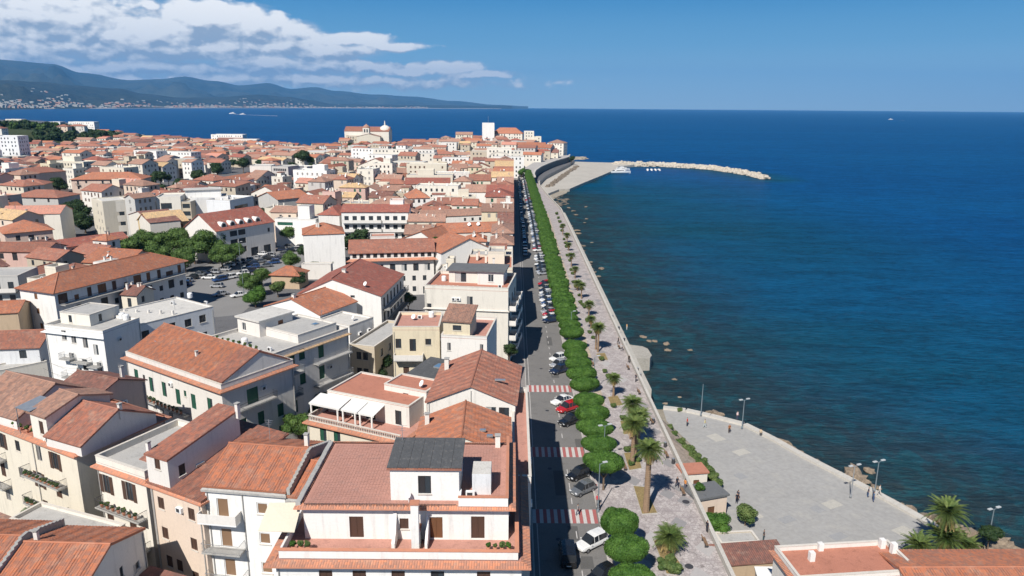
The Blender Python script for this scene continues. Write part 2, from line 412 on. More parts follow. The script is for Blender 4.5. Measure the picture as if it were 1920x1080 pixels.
def corrugated(mb, o, eu, ev, en, L_, S_, cell=.31, row=.42, amp=.05):
    """real tile ribs: o origin at the eave left, eu along the eave, ev up the slope, en normal"""
    n = max(4, int(L_/cell))*4; m = max(2, int(S_/row)); prof = [0, amp*.75, amp, amp*.75]
    base = len(mb.v); nr = 0
    ts = []
    for j in range(m): ts.append((j/m, .028)); ts.append(((j+.985)/m, 0.0))
    for (tv, lift) in ts:
        for i in range(n+1):
            jit = noise.noise(Vector((i*.37+o.x, tv*40+o.y, 3)))*.012
            p = o+eu*(L_*i/n)+ev*(S_*tv)+en*(prof[i % 4]+lift+jit); mb.v.append(tuple(p))
    W = n+1
    for j in range(len(ts)-1):
        for i in range(n):
            a = base+j*W+i; mb.f.append((a, a+1, a+1+W, a+W)); mb.m.append(mb.cur)
            u0_, u1_ = L_*i/n, L_*(i+1)/n; v0_, v1_ = S_*ts[j][0], S_*ts[j+1][0]
            mb.uv.append([(u0_, v0_+.001), (u1_, v0_+.001), (u1_, v1_-.001), (u0_, v1_-.001)])
    mb.hasuv = True

SIDES = {'F': ((-1,-1),(1,0),0.0), 'R': ((1,-1),(0,1),math.pi/2), 'B': ((1,1),(-1,0),math.pi), 'L': ((-1,1),(0,-1),-math.pi/2)}
FOOT = []      # footprints already used: (cx, cy, radius-ish half sizes, angle)
BLD = []
class Bld:
    def __init__(s, label, corner, ang, L_, D_, H, z0=0.0, which='B', wall='white', cat='house', name='house', group=None, lod=None, reg=True, hz=None, parent=None):
        a = R(ang); s.a = a; s.L = L_; s.D = D_; s.H = H; s.z0 = z0; s.wall = wall
        e1 = Vector((math.cos(a), math.sin(a), 0)); e2 = Vector((-math.sin(a), math.cos(a), 0))
        c = P(corner[0], corner[1], H if hz is None else hz) if which in 'ABCD' else Vector((corner[0], corner[1], 0))
        c.z = 0
        if which == 'A': s.c = c+e1*L_/2+e2*D_/2
        elif which == 'B': s.c = c-e1*L_/2+e2*D_/2
        elif which == 'C': s.c = c-e1*L_/2-e2*D_/2
        elif which == 'D': s.c = c+e1*L_/2-e2*D_/2
        else: s.c = c
        s.e1, s.e2 = e1, e2
        s.dist = s.c.length
        s.lod = lod if lod is not None else (0 if s.dist < 150 else 1 if s.dist < 330 else 2)
        s.par = parent
        if parent is None:
            s.root = thing(name, label, cat, (s.c.x, s.c.y, z0), a, group)
        else: s.root = parent
        if reg: FOOT.append((s.c.x, s.c.y, L_/2, D_/2, a))
        s.holes = {'F': [], 'R': [], 'B': [], 'L': []}; s.wins = []; s.off = Vector((0,0,0))
        s.off_c = (0, 0, 0)
        s.label = label; BLD.append(s)
    def child_of(s, other):
        """a volume set on another building: shares its root"""
        return s
    def loc(s, x, y, z):      # local (footprint) -> local of root
        if s.par is None: return (x, y, z-s.z0)
        p = s.c+s.e1*x+s.e2*y; q = p-Vector((s.root.location.x, s.root.location.y, 0)); a0 = s.root.rotation_euler[2]
        return (q.x*math.cos(a0)+q.y*math.sin(a0), -q.x*math.sin(a0)+q.y*math.cos(a0), z-s.root.location.z)
    def rz(s): return 0.0 if s.par is None else s.a-s.root.rotation_euler[2]
    def put(s, name, mb, mat=None):
        """link a mesh written in this volume's own frame (z absolute) as a part"""
        if not mb.f: return None
        o = mb.build(name, mat, s.root); o.location = s.loc(0, 0, 0)[:2]+(-s.root.location.z,); o.rotation_euler[2] = s.rz(); return o
    def slen(s, side): return s.L if side in 'FB' else s.D
    def sidepos(s, side, u, z, outw=0.0):
        (ox, oy), (dx, dy), r = SIDES[side]; x = ox*s.L/2+dx*u; y = oy*s.D/2+dy*u
        return (x+dy*outw, y-dx*outw, z)
    def world(s, x, y, z): return s.c+s.e1*x+s.e2*y+Vector((0,0,z))
    def fpix(s, side, px, py):
        """where the sight line through a pixel meets a facade"""
        (ox, oy), (dx, dy), r = SIDES[side]; o = s.world(ox*s.L/2, oy*s.D/2, 0); t_ = s.e1*dx+s.e2*dy; n = Vector((t_.y, -t_.x, 0))
        d = ray(px, py); C0 = Vector((0,0,CH)); k = (o-C0).dot(n)/d.dot(n); p = C0+d*k
        return (p-o).dot(t_), p.z
    def win(s, side, u, z, w_=1.0, h=1.4, style='shut_brown', balc=None):
        z1 = min(z+h, s.H-.15)
        if u-w_/2 < .12 or u+w_/2 > s.slen(side)-.12 or z < s.z0: return
        for (a, b, c, d) in s.holes[side]:
            if u-w_/2 < b+.1 and u+w_/2 > a-.1 and z < d+.1 and z1 > c-.1: return
        s.holes[side].append((u-w_/2, u+w_/2, z, z1)); s.wins.append((side, u, z, w_, z1-z, style))
        if balc: s.balc(side, u-w_/2-.5, u+w_/2+.5, z, balc)
    def wpx(s, side, lst):
        for it in lst:
            px, py, w_, h, st_ = it[:5]; u, z = s.fpix(side, px, py); s.win(side, u, z-h/2, w_, h, st_)
    def balc(s, side, u0, u1, z, style='iron', D=1.0, awn=False):
        sm, rm = balcony_meshes(u1-u0, D, style); p = s.sidepos(side, u0, z)
        o = inst('balcony', sm, s.root, s.loc(*p), s.rz()+SIDES[side][2]); inst('railing', rm, o)
    def auto(s, side, cols=None, style='shut_brown', fh=3.1, top=None, prob=.85, w_=1.0, h=1.45, door=.25, balc='iron', zmin=None, pb=.5, alt=None, edge=1.2, nf=None):
        n = cols or max(1, int(s.slen(side)/2.9)); top = s.H if top is None else top
        rnd = random.Random(hash((round(s.c.x), round(s.c.y), side)) & 0xffff)
        k = 0; L_ = s.slen(side)
        while True:
            zf = top-fh*(k+1); 
            if zf < (s.z0 if zmin is None else zmin)-.05 or (nf and k >= nf): break
            for i in range(n):
                if rnd.random() > prob: continue
                u = edge+(L_-2*edge)*((i+.5)/n) if n > 1 else L_/2
                st_ = style if (alt is None or rnd.random() > .35) else alt
                if rnd.random() < door:
                    s.win(side, u, zf+.05, w_, 2.15, st_)
                    if balc and rnd.random() < pb and u > w_ and u < L_-w_: s.balc(side, u-w_/2-.45, u+w_/2+.45, zf, balc)
                else: s.win(side, u, zf+.85, w_, h, st_)
            k += 1
    # ---- walls with real openings
    def walls(s, sides='FRBL', top=None):
        mb = MB().use(WALL(s.wall)); top = s.H if top is None else top; d = .17
        for side in sides:
            (ox, oy), (dx, dy), r = SIDES[side]; L_ = s.slen(side); H_ = s.holes[side]
            xs = sorted({0, L_} | {h[0] for h in H_} | {h[1] for h in H_}); zs = sorted({s.z0, top} | {h[2] for h in H_} | {min(top, h[3]) for h in H_})
            nx, ny = dy, -dx
            def pt(u, z, o_=0.0): return (ox*s.L/2+dx*u-nx*o_, oy*s.D/2+dy*u-ny*o_, z)
            if not H_: mb.poly([pt(0, s.z0), pt(L_, s.z0), pt(L_, top), pt(0, top)]); continue
            for j in range(len(zs)-1):
                run = None; zm = (zs[j]+zs[j+1])/2
                for i in range(len(xs)-1):
                    um = (xs[i]+xs[i+1])/2
                    hole = any(h[0] < um < h[1] and h[2] < zm < h[3] for h in H_)
                    if hole:
                        if run is not None: mb.poly([pt(run, zs[j]), pt(xs[i], zs[j]), pt(xs[i], zs[j+1]), pt(run, zs[j+1])]); run = None
                    elif run is None: run = xs[i]
                if run is not None: mb.poly([pt(run, zs[j]), pt(L_, zs[j]), pt(L_, zs[j+1]), pt(run, zs[j+1])])
            for (a, b, c, e) in H_:
                mb.poly([pt(a,c), pt(b,c), pt(b,c,d), pt(a,c,d)]); mb.poly([pt(b,c), pt(b,e), pt(b,e,d), pt(b,c,d)])
                mb.poly([pt(b,e), pt(a,e), pt(a,e,d), pt(b,e,d)]); mb.poly([pt(a,e), pt(a,c), pt(a,c,d), pt(a,e,d)])
                mb.poly([pt(a,c,d), pt(b,c,d), pt(b,e,d), pt(a,e,d)])
        return mb
    def finish_windows(s):
        joined = MB() if s.lod >= 2 else None
        for (side, u, z, w_, h, st_) in s.wins:
            if s.lod < 2:
                (me, sill, pane, sh) = win_meshes(w_, h, st_, s.lod)
                o = inst('window', me[0], s.root, s.loc(*s.sidepos(side, u, z)), s.rz()+SIDES[side][2])
                if sill: inst('sill', sill, o)
                if pane: inst('pane', pane, o)
                for q_ in sh: inst('shutter', q_, o)
            else:
                (ox, oy), (dx, dy), r = SIDES[side]; nx, ny = dy, -dx
                base = st_.split('_'); joined.use(SH(base[1]) if base[0] in ('shut', 'roll') and len(base) > 1 else GL())
                def pt(uu, zz, o_): return (ox*s.L/2+dx*uu-nx*o_, oy*s.D/2+dy*uu-ny*o_, zz)
                joined.poly([pt(u-w_/2, z, .12), pt(u+w_/2, z, .12), pt(u+w_/2, z+h, .12), pt(u-w_/2, z+h, .12)])
        if joined and joined.f: tag(s.put('windows', joined), kind='stuff')
    # ---- roofs
    def slope(s, mb, pts, thick=.16, real=False):
        """pts: eave left, eave right, top right, top left (top may be one point)"""
        v = [Vector(p) for p in pts]; eu = (v[1]-v[0]); L_ = eu.length; eu.normalize()
        n = (v[1]-v[0]).cross(v[-1]-v[0]).normalized(); ev = n.cross(eu)
        def uv(p): q = p-v[0]; return (q.dot(eu)+50, q.dot(ev)+50)
        low = [p-n*thick for p in v]
        if real:
            S_ = (v[3]-v[0]).dot(ev); corrugated(mb, v[0]+n*.01, eu, ev, n, L_, S_)
        mb.poly(v, [uv(p) for p in v]); mb.poly(list(reversed(low)))
        for i in range(len(v)):
            j = (i+1) % len(v); mb.poly([low[i], low[j], v[j], v[i]])
    def roof(s, kind, rise, mat='terra', over=.35, real=False, ridge_off=0.0, part='roof'):
        """kind: gx gable with the ridge along the front, gy ridge running back, hip, sx mono-pitch rising to the back, sf rising to the front, sl/sr"""
        near = s.dist < 260; mb = MB().use(ROOF(mat, near)); x, y, H = s.L/2, s.D/2, s.H; o = over; wl = s.wm
        k = rise/(y if kind in ('gx',) else x if kind == 'gy' else 2*y if kind in ('sx','sf') else 2*x if kind in ('sl','sr') else min(x, y))
        z0 = H-k*o+.06
        caps = []
        if kind == 'gx':
            yr = ridge_off; kf = rise/(y+yr); kb = rise/(y-yr); zt = H+rise+.06
            s.slope(mb, [(-x-o,-y-o,H+.06-kf*o),(x+o,-y-o,H+.06-kf*o),(x+o,yr,zt),(-x-o,yr,zt)], real=real)
            s.slope(mb, [(x+o,y+o,H+.06-kb*o),(-x-o,y+o,H+.06-kb*o),(-x-o,yr,zt),(x+o,yr,zt)], real=real)
            wl.poly([(x,-y,H),(x,y,H),(x,yr,H+rise)]); wl.poly([(-x,y,H),(-x,-y,H),(-x,yr,H+rise)]); caps = [((-x-o,yr,zt),(x+o,yr,zt))]
        elif kind == 'gy':
            xr = ridge_off; kl = rise/(x+xr); kr = rise/(x-xr); zt = H+rise+.06
            s.slope(mb, [(-x-o,y+o,H+.06-kl*o),(-x-o,-y-o,H+.06-kl*o),(xr,-y-o,zt),(xr,y+o,zt)], real=real)
            s.slope(mb, [(x+o,-y-o,H+.06-kr*o),(x+o,y+o,H+.06-kr*o),(xr,y+o,zt),(xr,-y-o,zt)], real=real)
            wl.poly([(-x,-y,H),(x,-y,H),(xr,-y,H+rise)]); wl.poly([(x,y,H),(-x,y,H),(xr,y,H+rise)]); caps = [((xr,-y-o,zt),(xr,y+o,zt))]
        elif kind == 'hip':
            zt = H+rise+.06
            if x >= y: r1, r2 = (-(x-y),0,zt), (x-y,0,zt)
            else: r1, r2 = (0,-(y-x),zt), (0,y-x,zt)
            e = [(-x-o,-y-o,z0),(x+o,-y-o,z0),(x+o,y+o,z0),(-x-o,y+o,z0)]
            if x >= y:
                s.slope(mb, [e[0],e[1],r2,r1]); s.slope(mb, [e[2],e[3],r1,r2]); s.slope(mb, [e[1],e[2],r2]); s.slope(mb, [e[3],e[0],r1])
                caps = [(r1,r2),(e[0],r1),(e[3],r1),(e[1],r2),(e[2],r2)]
            else:
                s.slope(mb, [e[1],e[2],r2,r1]); s.slope(mb, [e[3],e[0],r1,r2]); s.slope(mb, [e[0],e[1],r1]); s.slope(mb, [e[2],e[3],r2])
                caps = [(r1,r2),(e[0],r1),(e[1],r1),(e[2],r2),(e[3],r2)]
        elif kind in ('sx', 'sf', 'sl', 'sr'):
            zl, zh = z0, H+rise+k*o+.06
            Q = {'sx': [(-x-o,-y-o,zl),(x+o,-y-o,zl),(x+o,y+o,zh),(-x-o,y+o,zh)], 'sf': [(x+o,y+o,zl),(-x-o,y+o,zl),(-x-o,-y-o,zh),(x+o,-y-o,zh)],
                 'sr': [(-x-o,y+o,zl),(-x-o,-y-o,zl),(x+o,-y-o,zh),(x+o,y+o,zh)], 'sl': [(x+o,-y-o,zl),(x+o,y+o,zl),(-x-o,y+o,zh),(-x-o,-y-o,zh)]}[kind]
            s.slope(mb, Q, real=real); r = H+rise
            if kind == 'sx': wl.poly([(x,-y,H),(x,y,H),(x,y,r)]); wl.poly([(-x,y,H),(-x,-y,H),(-x,y,r)]); wl.poly([(x,y,H),(-x,y,H),(-x,y,r),(x,y,r)])
            if kind == 'sf': wl.poly([(x,-y,H),(x,y,H),(x,-y,r)]); wl.poly([(-x,y,H),(-x,-y,H),(-x,-y,r)]); wl.poly([(-x,-y,H),(x,-y,H),(x,-y,r),(-x,-y,r)])
            if kind == 'sr': wl.poly([(-x,-y,H),(x,-y,H),(x,-y,r)]); wl.poly([(x,y,H),(-x,y,H),(x,y,r)]); wl.poly([(x,-y,H),(x,y,H),(x,y,r),(x,-y,r)])
            if kind == 'sl': wl.poly([(-x,-y,H),(x,-y,H),(-x,-y,r)]); wl.poly([(x,y,H),(-x,y,H),(-x,y,r)]); wl.poly([(-x,y,H),(-x,-y,H),(-x,-y,r),(-x,y,r)])
        ro = s.put(part, mb)
        if near and caps:
            c = MB().use(ROOF(mat, True)); 
            for (p, q) in caps: c.tube(Vector(p)+Vector((0,0,.03)), Vector(q)+Vector((0,0,.03)), .12, n=6)
            s.sub('ridge_tiles', c, ro)
        return ro
    def sub(s, name, mb, parent):
        """mesh in this volume's frame as a sub-part of one of its parts"""
        if not mb.f: return None
        return mb.build(name, None, parent)
    def flat(s, floor='slab', par=.6, coping=True, over=0.0, pt=.22):
        mb = MB().use(FLOOR(floor)); x, y, H = s.L/2, s.D/2, s.H
        mb.box(-x+.01-over, x-.01+over, -y+.01-over, y-.01+over, H-.02-(.2 if over else 0), H+.06); ro = s.put('roof', mb)
        if par:
            pm = MB().use(WALL(s.wall)); z1 = H+par
            pm.box(-x+.003,x-.003,-y+.003,-y+pt,H+.06,z1); pm.box(-x+.003,x-.003,y-pt,y-.003,H+.06,z1); pm.box(-x+.003,-x+pt,-y+pt,y-pt,H+.06,z1); pm.box(x-pt,x-.003,-y+pt,y-pt,H+.06,z1)
            po = s.put('parapet', pm)
            if coping and s.lod < 2:
                cm = MB().use(M_trim); e = .04
                cm.box(-x-e,x+e,-y-e,-y+pt+e,z1,z1+.07); cm.box(-x-e,x+e,y-pt-e,y+e,z1,z1+.07); cm.box(-x-e,-x+pt+e,-y+pt+e,y-pt-e,z1,z1+.07); cm.box(x-pt-e,x+e,-y+pt+e,y-pt-e,z1,z1+.07)
                s.sub('coping', cm, po)
        return ro
    def ledge(s, z, out=.45, th=.22, mat=None, sides='FRBL', slope=.12):
        """projecting cornice running round the walls"""
        mb = MB().use(mat or M_led); x, y = s.L/2, s.D/2
        for side in sides:
            (ox, oy), (dx, dy), r = SIDES[side]; nx, ny = dy, -dx; L_ = s.slen(side); e = out
            a = (ox*x+nx*.003, oy*y+ny*.003); b = (a[0]+dx*L_, a[1]+dy*L_)
            A = (a[0]+nx*out-dx*e, a[1]+ny*out-dy*e); B_ = (b[0]+nx*out+dx*e, b[1]+ny*out+dy*e)
            q = [(a[0],a[1],z+th+slope),(b[0],b[1],z+th+slope),(B_[0],B_[1],z+th*.6),(A[0],A[1],z+th*.6)]
            mb.poly([q[3],q[2],q[1],q[0]], [(0,0),(L_+2*e,0),(L_+e,out),(e,out)]); mb.poly([(A[0],A[1],z),(B_[0],B_[1],z),q[2],q[3]])
            mb.poly([(a[0],a[1],z),(b[0],b[1],z),(B_[0],B_[1],z),(A[0],A[1],z)])
            mb.poly([(a[0],a[1],z),(A[0],A[1],z),q[3],q[0]]); mb.poly([(B_[0],B_[1],z),(b[0],b[1],z),q[1],q[2]])
        return s.put('cornice', mb)
    def chimney(s, x, y, z, h=1.2, w_=.5, mat='white', cap=True):
        mb = MB().use(WALL(mat)); mb.box(x-w_/2, x+w_/2, y-w_/2, y+w_/2, z-.8, z+h); o = s.put('chimney', mb)
        if cap:
            c = MB().use(M_conc); c.box(x-w_/2-.06, x+w_/2+.06, y-w_/2-.06, y+w_/2+.06, z+h+.12, z+h+.2)
            c.use(M_conc)
            for (a, b) in ((-1,-1),(1,-1),(1,1),(-1,1)): c.box(x+a*w_*.4-.05, x+a*w_*.4+.05, y+b*w_*.4-.05, y+b*w_*.4+.05, z+h, z+h+.12)
            s.sub('chimney_cap', c, o)
        return o
    def antenna(s, x, y, z, h=2.2):
        mb = MB().use(M_metal); mb.tube((x,y,z-.3),(x,y,z+h),.03,n=4)
        for k in range(3): mb.tube((x-.5+.1*k,y,z+h-.1-.25*k),(x+.5-.1*k,y,z+h-.1-.25*k),.018,n=3)
        mb.tube((x,y-.5,z+h-.35),(x,y+.5,z+h-.35),.018,n=3); return s.put('aerial', mb)
    def dish(s, x, y, z, r=.45, az_=-.6):
        mb = MB().use(M_white); mb.tube((x,y,z-.3),(x,y,z+.6),.03,n=5)
        d = Vector((math.sin(az_)*.8, -math.cos(az_)*.8, .5)).normalized(); a = d.orthogonal().normalized(); b = d.cross(a); c = Vector((x,y,z+.65)); n = 12
        pr = [(r, .10), (r*.6, .02), (.02, -.03)]; i = len(mb.v)
        for (q, o_) in pr:
            for k in range(n):
                t = 2*math.pi*k/n; mb.v.append(tuple(c+d*o_+a*(q*math.cos(t))+b*(q*math.sin(t))))
        for j in range(2):
            for k in range(n):
                k2 = (k+1) % n; mb.f.append((i+j*n+k, i+j*n+k2, i+(j+1)*n+k2, i+(j+1)*n+k)); mb.m.append(mb.cur); mb.uv.append([(0,0)]*4)
        mb.tube(c, c+d*.4, .012, n=3); return s.put('satellite_dish', mb)
    def acunit(s, x, y, z, r=0.0):
        mb = MB().use(M_white); mb.box(x-.4,x+.4,y-.16,y+.16,z,z+.6); mb.use(M_dark); mb.lathe((x-.05,y-.165,z+.3),[(.22,0)],n=10)
        mb.box(x-.28,x+.2,y-.175,y-.162,z+.08,z+.52); return s.put('air_conditioner', mb)
    def tank(s, x, y, z):
        mb = MB().use(M_white); mb.lathe((x,y,z),[(.5,0),(.52,.1),(.52,.9),(.4,1.05),(.12,1.1)],n=12); mb.smooth = False; return s.put('water_tank', mb)
    def skylight(s, x, y, z, w_=.9, h=1.1, tilt=0.0):
        mb = MB().use(M_metal); mb.box(x-w_/2,x+w_/2,y-h/2,y+h/2,z-.1,z+.12); mb.use(plain('blue_glass',(.12,.22,.34),.15,.6)); mb.box(x-w_/2+.08,x+w_/2-.08,y-h/2+.08,y+h/2-.08,z+.12,z+.14)
        return s.put('skylight', mb)
    def pipe(s, side, u, zt, zb=None, mat=None):
        mb = MB().use(mat or M_conc); p = s.sidepos(side, u, zt, .07); zb = s.z0 if zb is None else zb
        mb.tube((p[0],p[1],zb),(p[0],p[1],zt),.055,n=6); return s.put('drainpipe', mb)
    def build(s, kind, rise=0, **kw):
        s.wm = s.walls()
        if kind == 'flat': s.flat(**kw)
        elif kind: s.roof(kind, rise, **kw)
        s.put('wall', s.wm); s.finish_windows()
        if s.lod == 0 and s.par is None and s.D > 6: s.pipe('F', .22, s.H-.3); s.pipe('R', s.D-.25, s.H-.3); s.wallac()
        return s
    def wallac(s):
        r_ = random.Random(int(s.c.x*7+s.c.y)); 
        for side in 'FR':
            for _ in range(2):
                u = r_.uniform(1, s.slen(side)-1); z = s.H-2.2-3.1*r_.randrange(2)
                if any(a-.6 < u < b+.6 and c-.8 < z < d+.6 for a, b, c, d in s.holes[side]): continue
                mb = MB().use(M_white); mb.box(-.4,.4,-.3,-.004,0,.55); mb.use(M_dark); mb.box(-.3,.16,-.312,-.302,.07,.48); o = mb.build('air_conditioner', None, s.root); o.location = s.loc(*s.sidepos(side, u, z)); o.rotation_euler[2] = s.rz()+SIDES[side][2]
# ------------------------------------------------------------------ setting: land, sea, hills
SEA_Z = -4.5
def pw(lst, z): return [tuple(P(a, b, z))[:2] for (a, b) in lst]
coast_up = [(-2600,-120),(25.45,-120),(25.45,372),(23.5,402),(20.5,450),(18.5,490),(19.5,520),(25,560),(36,610),(52,680),(62,735),(60,790),(40,850),(0,880),(-60,900),(-150,905),(-205,890),(-232,862),(-300,905),(-420,990),(-515,1060),(-700,1230),(-880,1500),(-1100,1900),(-1500,2300),(-2600,2600)]
M_ground = dirty('worn_asphalt', (.13,.13,.135), v=.22, s1=.12, s2=3, dark=(.07,.07,.07), amt=.5, rough=.9)
M_wallstone = dirty('sea_wall_stone', (.36,.34,.31), v=.18, s1=.4, s2=4, dark=(.14,.13,.12), amt=.6, streak=True, bmp=.05)
mb = MB().use(M_ground); n = len(coast_up)
mb.poly([(x, y, 0) for x, y in coast_up]); tag(mb.build('ground'), 'grey worn ground of the town between the houses', kind='structure')
mb = MB().use(M_wallstone)
for k in range(1, 16):
    (ax, ay), (bx, by) = coast_up[k], coast_up[k+1]; mb.poly([(ax,ay,-9),(bx,by,-9),(bx,by,-.002),(ax,ay,-.002)])
mb.poly([(a[0], a[1], -9) for a in coast_up[16:]][:0] or [(0,880,-9),(40,850,-9),(40,850,-.002),(0,880,-.002)])
for k in range(17, len(coast_up)-1):
    (ax, ay), (bx, by) = coast_up[k], coast_up[k+1]; mb.poly([(ax,ay,-9),(bx,by,-9),(bx,by,-.002),(ax,ay,-.002)])
tag(mb.build('sea_wall'), 'rough stone wall under the promenade and old town shore', kind='structure')

# lower quay and plaza
PZ = -3.3
plaza_px = [(1243,768),(1285,773),(1330,783),(1392,799),(1440,823),(1500,857),(1560,888),(1620,919),(1680,952),(1738,985),(1790,1012)]
pc = pw(plaza_px, PZ)
shore = pc+[tuple(P(1850,1034,PZ))[:2], tuple(P(1905,1046,PZ))[:2], tuple(P(1990,1085,PZ))[:2], (95,40), (95,-60)]
mb = MB().use(dirty('earth', (.27,.24,.19), v=.25, s1=.3, s2=4, dark=(.12,.11,.08), amt=.6, bmp=.04))
mb.prism([(25.5,-60)]+list(reversed(shore))+[(25.5,shore[0][1]+1)], -9, PZ-.06); tag(mb.build('lower_ground'), 'bare earth and gravel below the promenade wall', kind='structure')
M_plaza = dirty('plaza_concrete', (.335,.328,.315), v=.10, s1=.12, s2=1.6, dark=(.41,.39,.345), amt=.45, rough=.9, bmp=.004)
inner = pw([(1250,790),(1300,838),(1345,905),(1362,958),(1352,1012),(1480,1050)], PZ)
mb = MB().use(M_plaza); near_edge = [(62,52),(30.5,52)]
mb.poly([(x, y, PZ) for x, y in ([inner[0],inner[1],inner[2],inner[3],inner[4],inner[5],(48,60),(62,60)]+list(reversed(pc)))][::-1][::-1])
tag(mb.build('plaza'), 'pale grey concrete waterfront plaza with faint joints', kind='structure')
PLAZA = bpy.data.objects['plaza']
if PLAZA.data.polygons[0].normal.z < 0:
    PLAZA.data.flip_normals()
# concrete bays: joints as shallow strips, a few lighter or darker slabs laid proud
pd = Vector(pc[8])-Vector(pc[3]); pa = math.atan2(pd.y, pd.x); jm = MB().use(dirty('joint_dirt', (.29,.285,.275), v=.2)); e1 = Vector((math.cos(pa), math.sin(pa))); e2 = Vector((-e1.y, e1.x))
def inside(pt, poly):
    c = False; j = len(poly)-1
    for i in range(len(poly)):
        (xi, yi), (xj, yj) = poly[i][:2], poly[j][:2]
        if (yi > pt[1]) != (yj > pt[1]) and pt[0] < (xj-xi)*(pt[1]-yi)/(yj-yi)+xi: c = not c
        j = i
    return c
PATCH = []
PPOLY = [tuple(v.co)[:2] for v in PLAZA.data.vertices]
o0 = Vector(pc[3]); slabm = {}
M_s1 = dirty('slab_light', (.43,.41,.365), v=.12, s1=.8, s2=5, dark=(.35,.35,.34), amt=.5); M_s2 = dirty('slab_dark', (.30,.30,.30), v=.1, s2=5, dark=(.36,.35,.34), amt=.5)
rn = random.Random(5)
for i in range(-8, 26):
    for j in range(-16, 2):
        c = o0+e1*(i*3.0)+e2*(j*3.0); cn = [c+e1*a+e2*b for a, b in ((0,0),(3,0),(3,3),(0,3))]
        if not all(inside(tuple(q), PPOLY) for q in cn): continue
        for q0, q1 in ((cn[0], cn[1]), (cn[0], cn[3])):
            dd = (q1-q0).normalized(); nn = Vector((-dd.y, dd.x))*.022
            jm.poly([(q0.x-nn.x,q0.y-nn.y,PZ+.004),(q1.x-nn.x,q1.y-nn.y,PZ+.004),(q1.x+nn.x,q1.y+nn.y,PZ+.004),(q0.x+nn.x,q0.y+nn.y,PZ+.004)])
        if rn.random() < .10:
            light = rn.random() < .6; sw = 2.7*rn.uniform(.5, 1); sh_ = 2.7*rn.uniform(.5, 1); m_ = M_s1 if light else M_s2
            k = (round(sw), round(sh_), light)
            if k not in slabm: q = MB().use(m_); q.prism([(-sw/2,-sh_/2),(sw/2,-sh_/2),(sw/2,sh_/2),(-sw/2,sh_/2)], 0, .012); slabm[k] = q.mesh('concrete_slab')
            cc = c+e1*1.5+e2*1.5; inst('concrete_slab', slabm[k], PLAZA, (cc.x, cc.y, PZ+.005), pa)
for (px_, py_, L_, W_l) in ((1086,835,4.5,1.1),(1050,905,7,1.6),(1075,1000,3.2,1.3),(1040,700,5,1.5),(1030,640,6,1.2),(1100,1055,2.4,1.6),(1062,742,3,1)):
    p_ = P(px_, py_, 0); q = MB().use(dirty('asphalt_patch', (.105,.103,.10), v=.15, s2=6)); q.poly([(-W_l/2,-L_/2,0),(W_l/2,-L_/2,0),(W_l/2,L_/2,0),(-W_l/2,L_/2,0)]); PATCH.append((q.mesh('repair_patch'), p_))
tag(jm.build('joints', None, PLAZA), kind='stuff')
# low sea wall along the plaza edge: separate lengths of coping
M_pale = dirty('pale_limestone', (.50,.475,.43), v=.12, s1=.5, s2=5, dark=(.33,.31,.27), amt=.5, bmp=.02)
sw_ = thing('quay_wall', 'low pale stone wall running along the seaward edge of the plaza', 'wall', (pc[0][0], pc[0][1], PZ)); so_ = Vector(sw_.location)
for k in range(len(pc)-1):
    a, b = Vector(pc[k]+(0,)), Vector(pc[k+1]+(0,)); L_ = (b-a).length; d = (b-a).normalized(); nn = Vector((-d.y, d.x, 0)); m_ = max(1, round(L_/4.0))
    if nn.dot(Vector((1,1,0))) < 0: nn = -nn
    for i in range(m_):
        p0 = a+d*(L_*i/m_+.02); p1 = a+d*(L_*(i+1)/m_-.02); q = MB().use(M_pale)
        wd = 1.15; hh = .36+.03*rn.random()
        q.prism([tuple(v)[:2] for v in (p0-so_*1, p1-so_*1, p1+nn*wd-so_*1, p0+nn*wd-so_*1)], -5.5, hh); q.build('wall_block', None, sw_)

# quay strip beyond the promenade wall
mb = MB().use(dirty('old_quay_concrete', (.42,.40,.36), v=.18, s1=.5, s2=5, dark=(.2,.19,.17), amt=.5, bmp=.02))
mb.prism([(25.5,131),(27.3,131),(27.3,175),(27.3,250),(27.3,330),(27.2,372),(25.5,372)], -7, -1.1); tag(mb.build('quay'), 'narrow concrete quay along the foot of the promenade wall', kind='structure')
mb.prism([(27.3,150),(30.4,151),(30.6,157),(27.3,159)], -7, -2.0)
J = MB().use(dirty('jetty_concrete', (.36,.34,.30), v=.2, s1=.6, s2=5, dark=(.17,.15,.12), amt=.6)); J.prism([(27.3,150),(30.6,150.4),(31.3,152.0),(31.2,156.6),(30.3,158.2),(27.3,159.4)], -7, -1.5); tag(J.build('jetty'), 'short square concrete jetty sticking out from the quay', 'jetty')
# far quay by the old town and small beach
QZ = -2.6
qp = pw([(1017,368),(1030,362),(1048,355),(1068,354),(1098,341),(1128,329),(1152,318.5),(1160,312),(1190,309),(1170,305.5),(1110,304),(1080,303),(1060,306)], QZ)
qm = dirty('far_quay', (.44,.41,.36), v=.15, s1=.05, s2=.8, dark=(.30,.28,.24), amt=.6)
mb = MB().use(qm); mb.prism([(17,480),(19,505),(24,560),(34,610),(50,690)][:0]+qp+[(45,720),(30,620),(16,520)], -8, QZ); o = mb.build('harbour_quay'); tag(o, 'broad pale concrete quay below the old town ramparts', kind='structure')
# sand and shingle beside it
bp_ = pw([(1012,372),(1024,380),(1034,376),(1046,368),(1062,362),(1068,354),(1050,352),(1020,358)], -4)
mb = MB().use(dirty('shingle', (.33,.29,.23), v=.3, s1=.3, s2=2, dark=(.12,.11,.09), amt=.6)); mb.prism(bp_, -8, -4.1); tag(mb.build('beach'), 'small brown shingle beach in the corner of the bay', kind='structure')

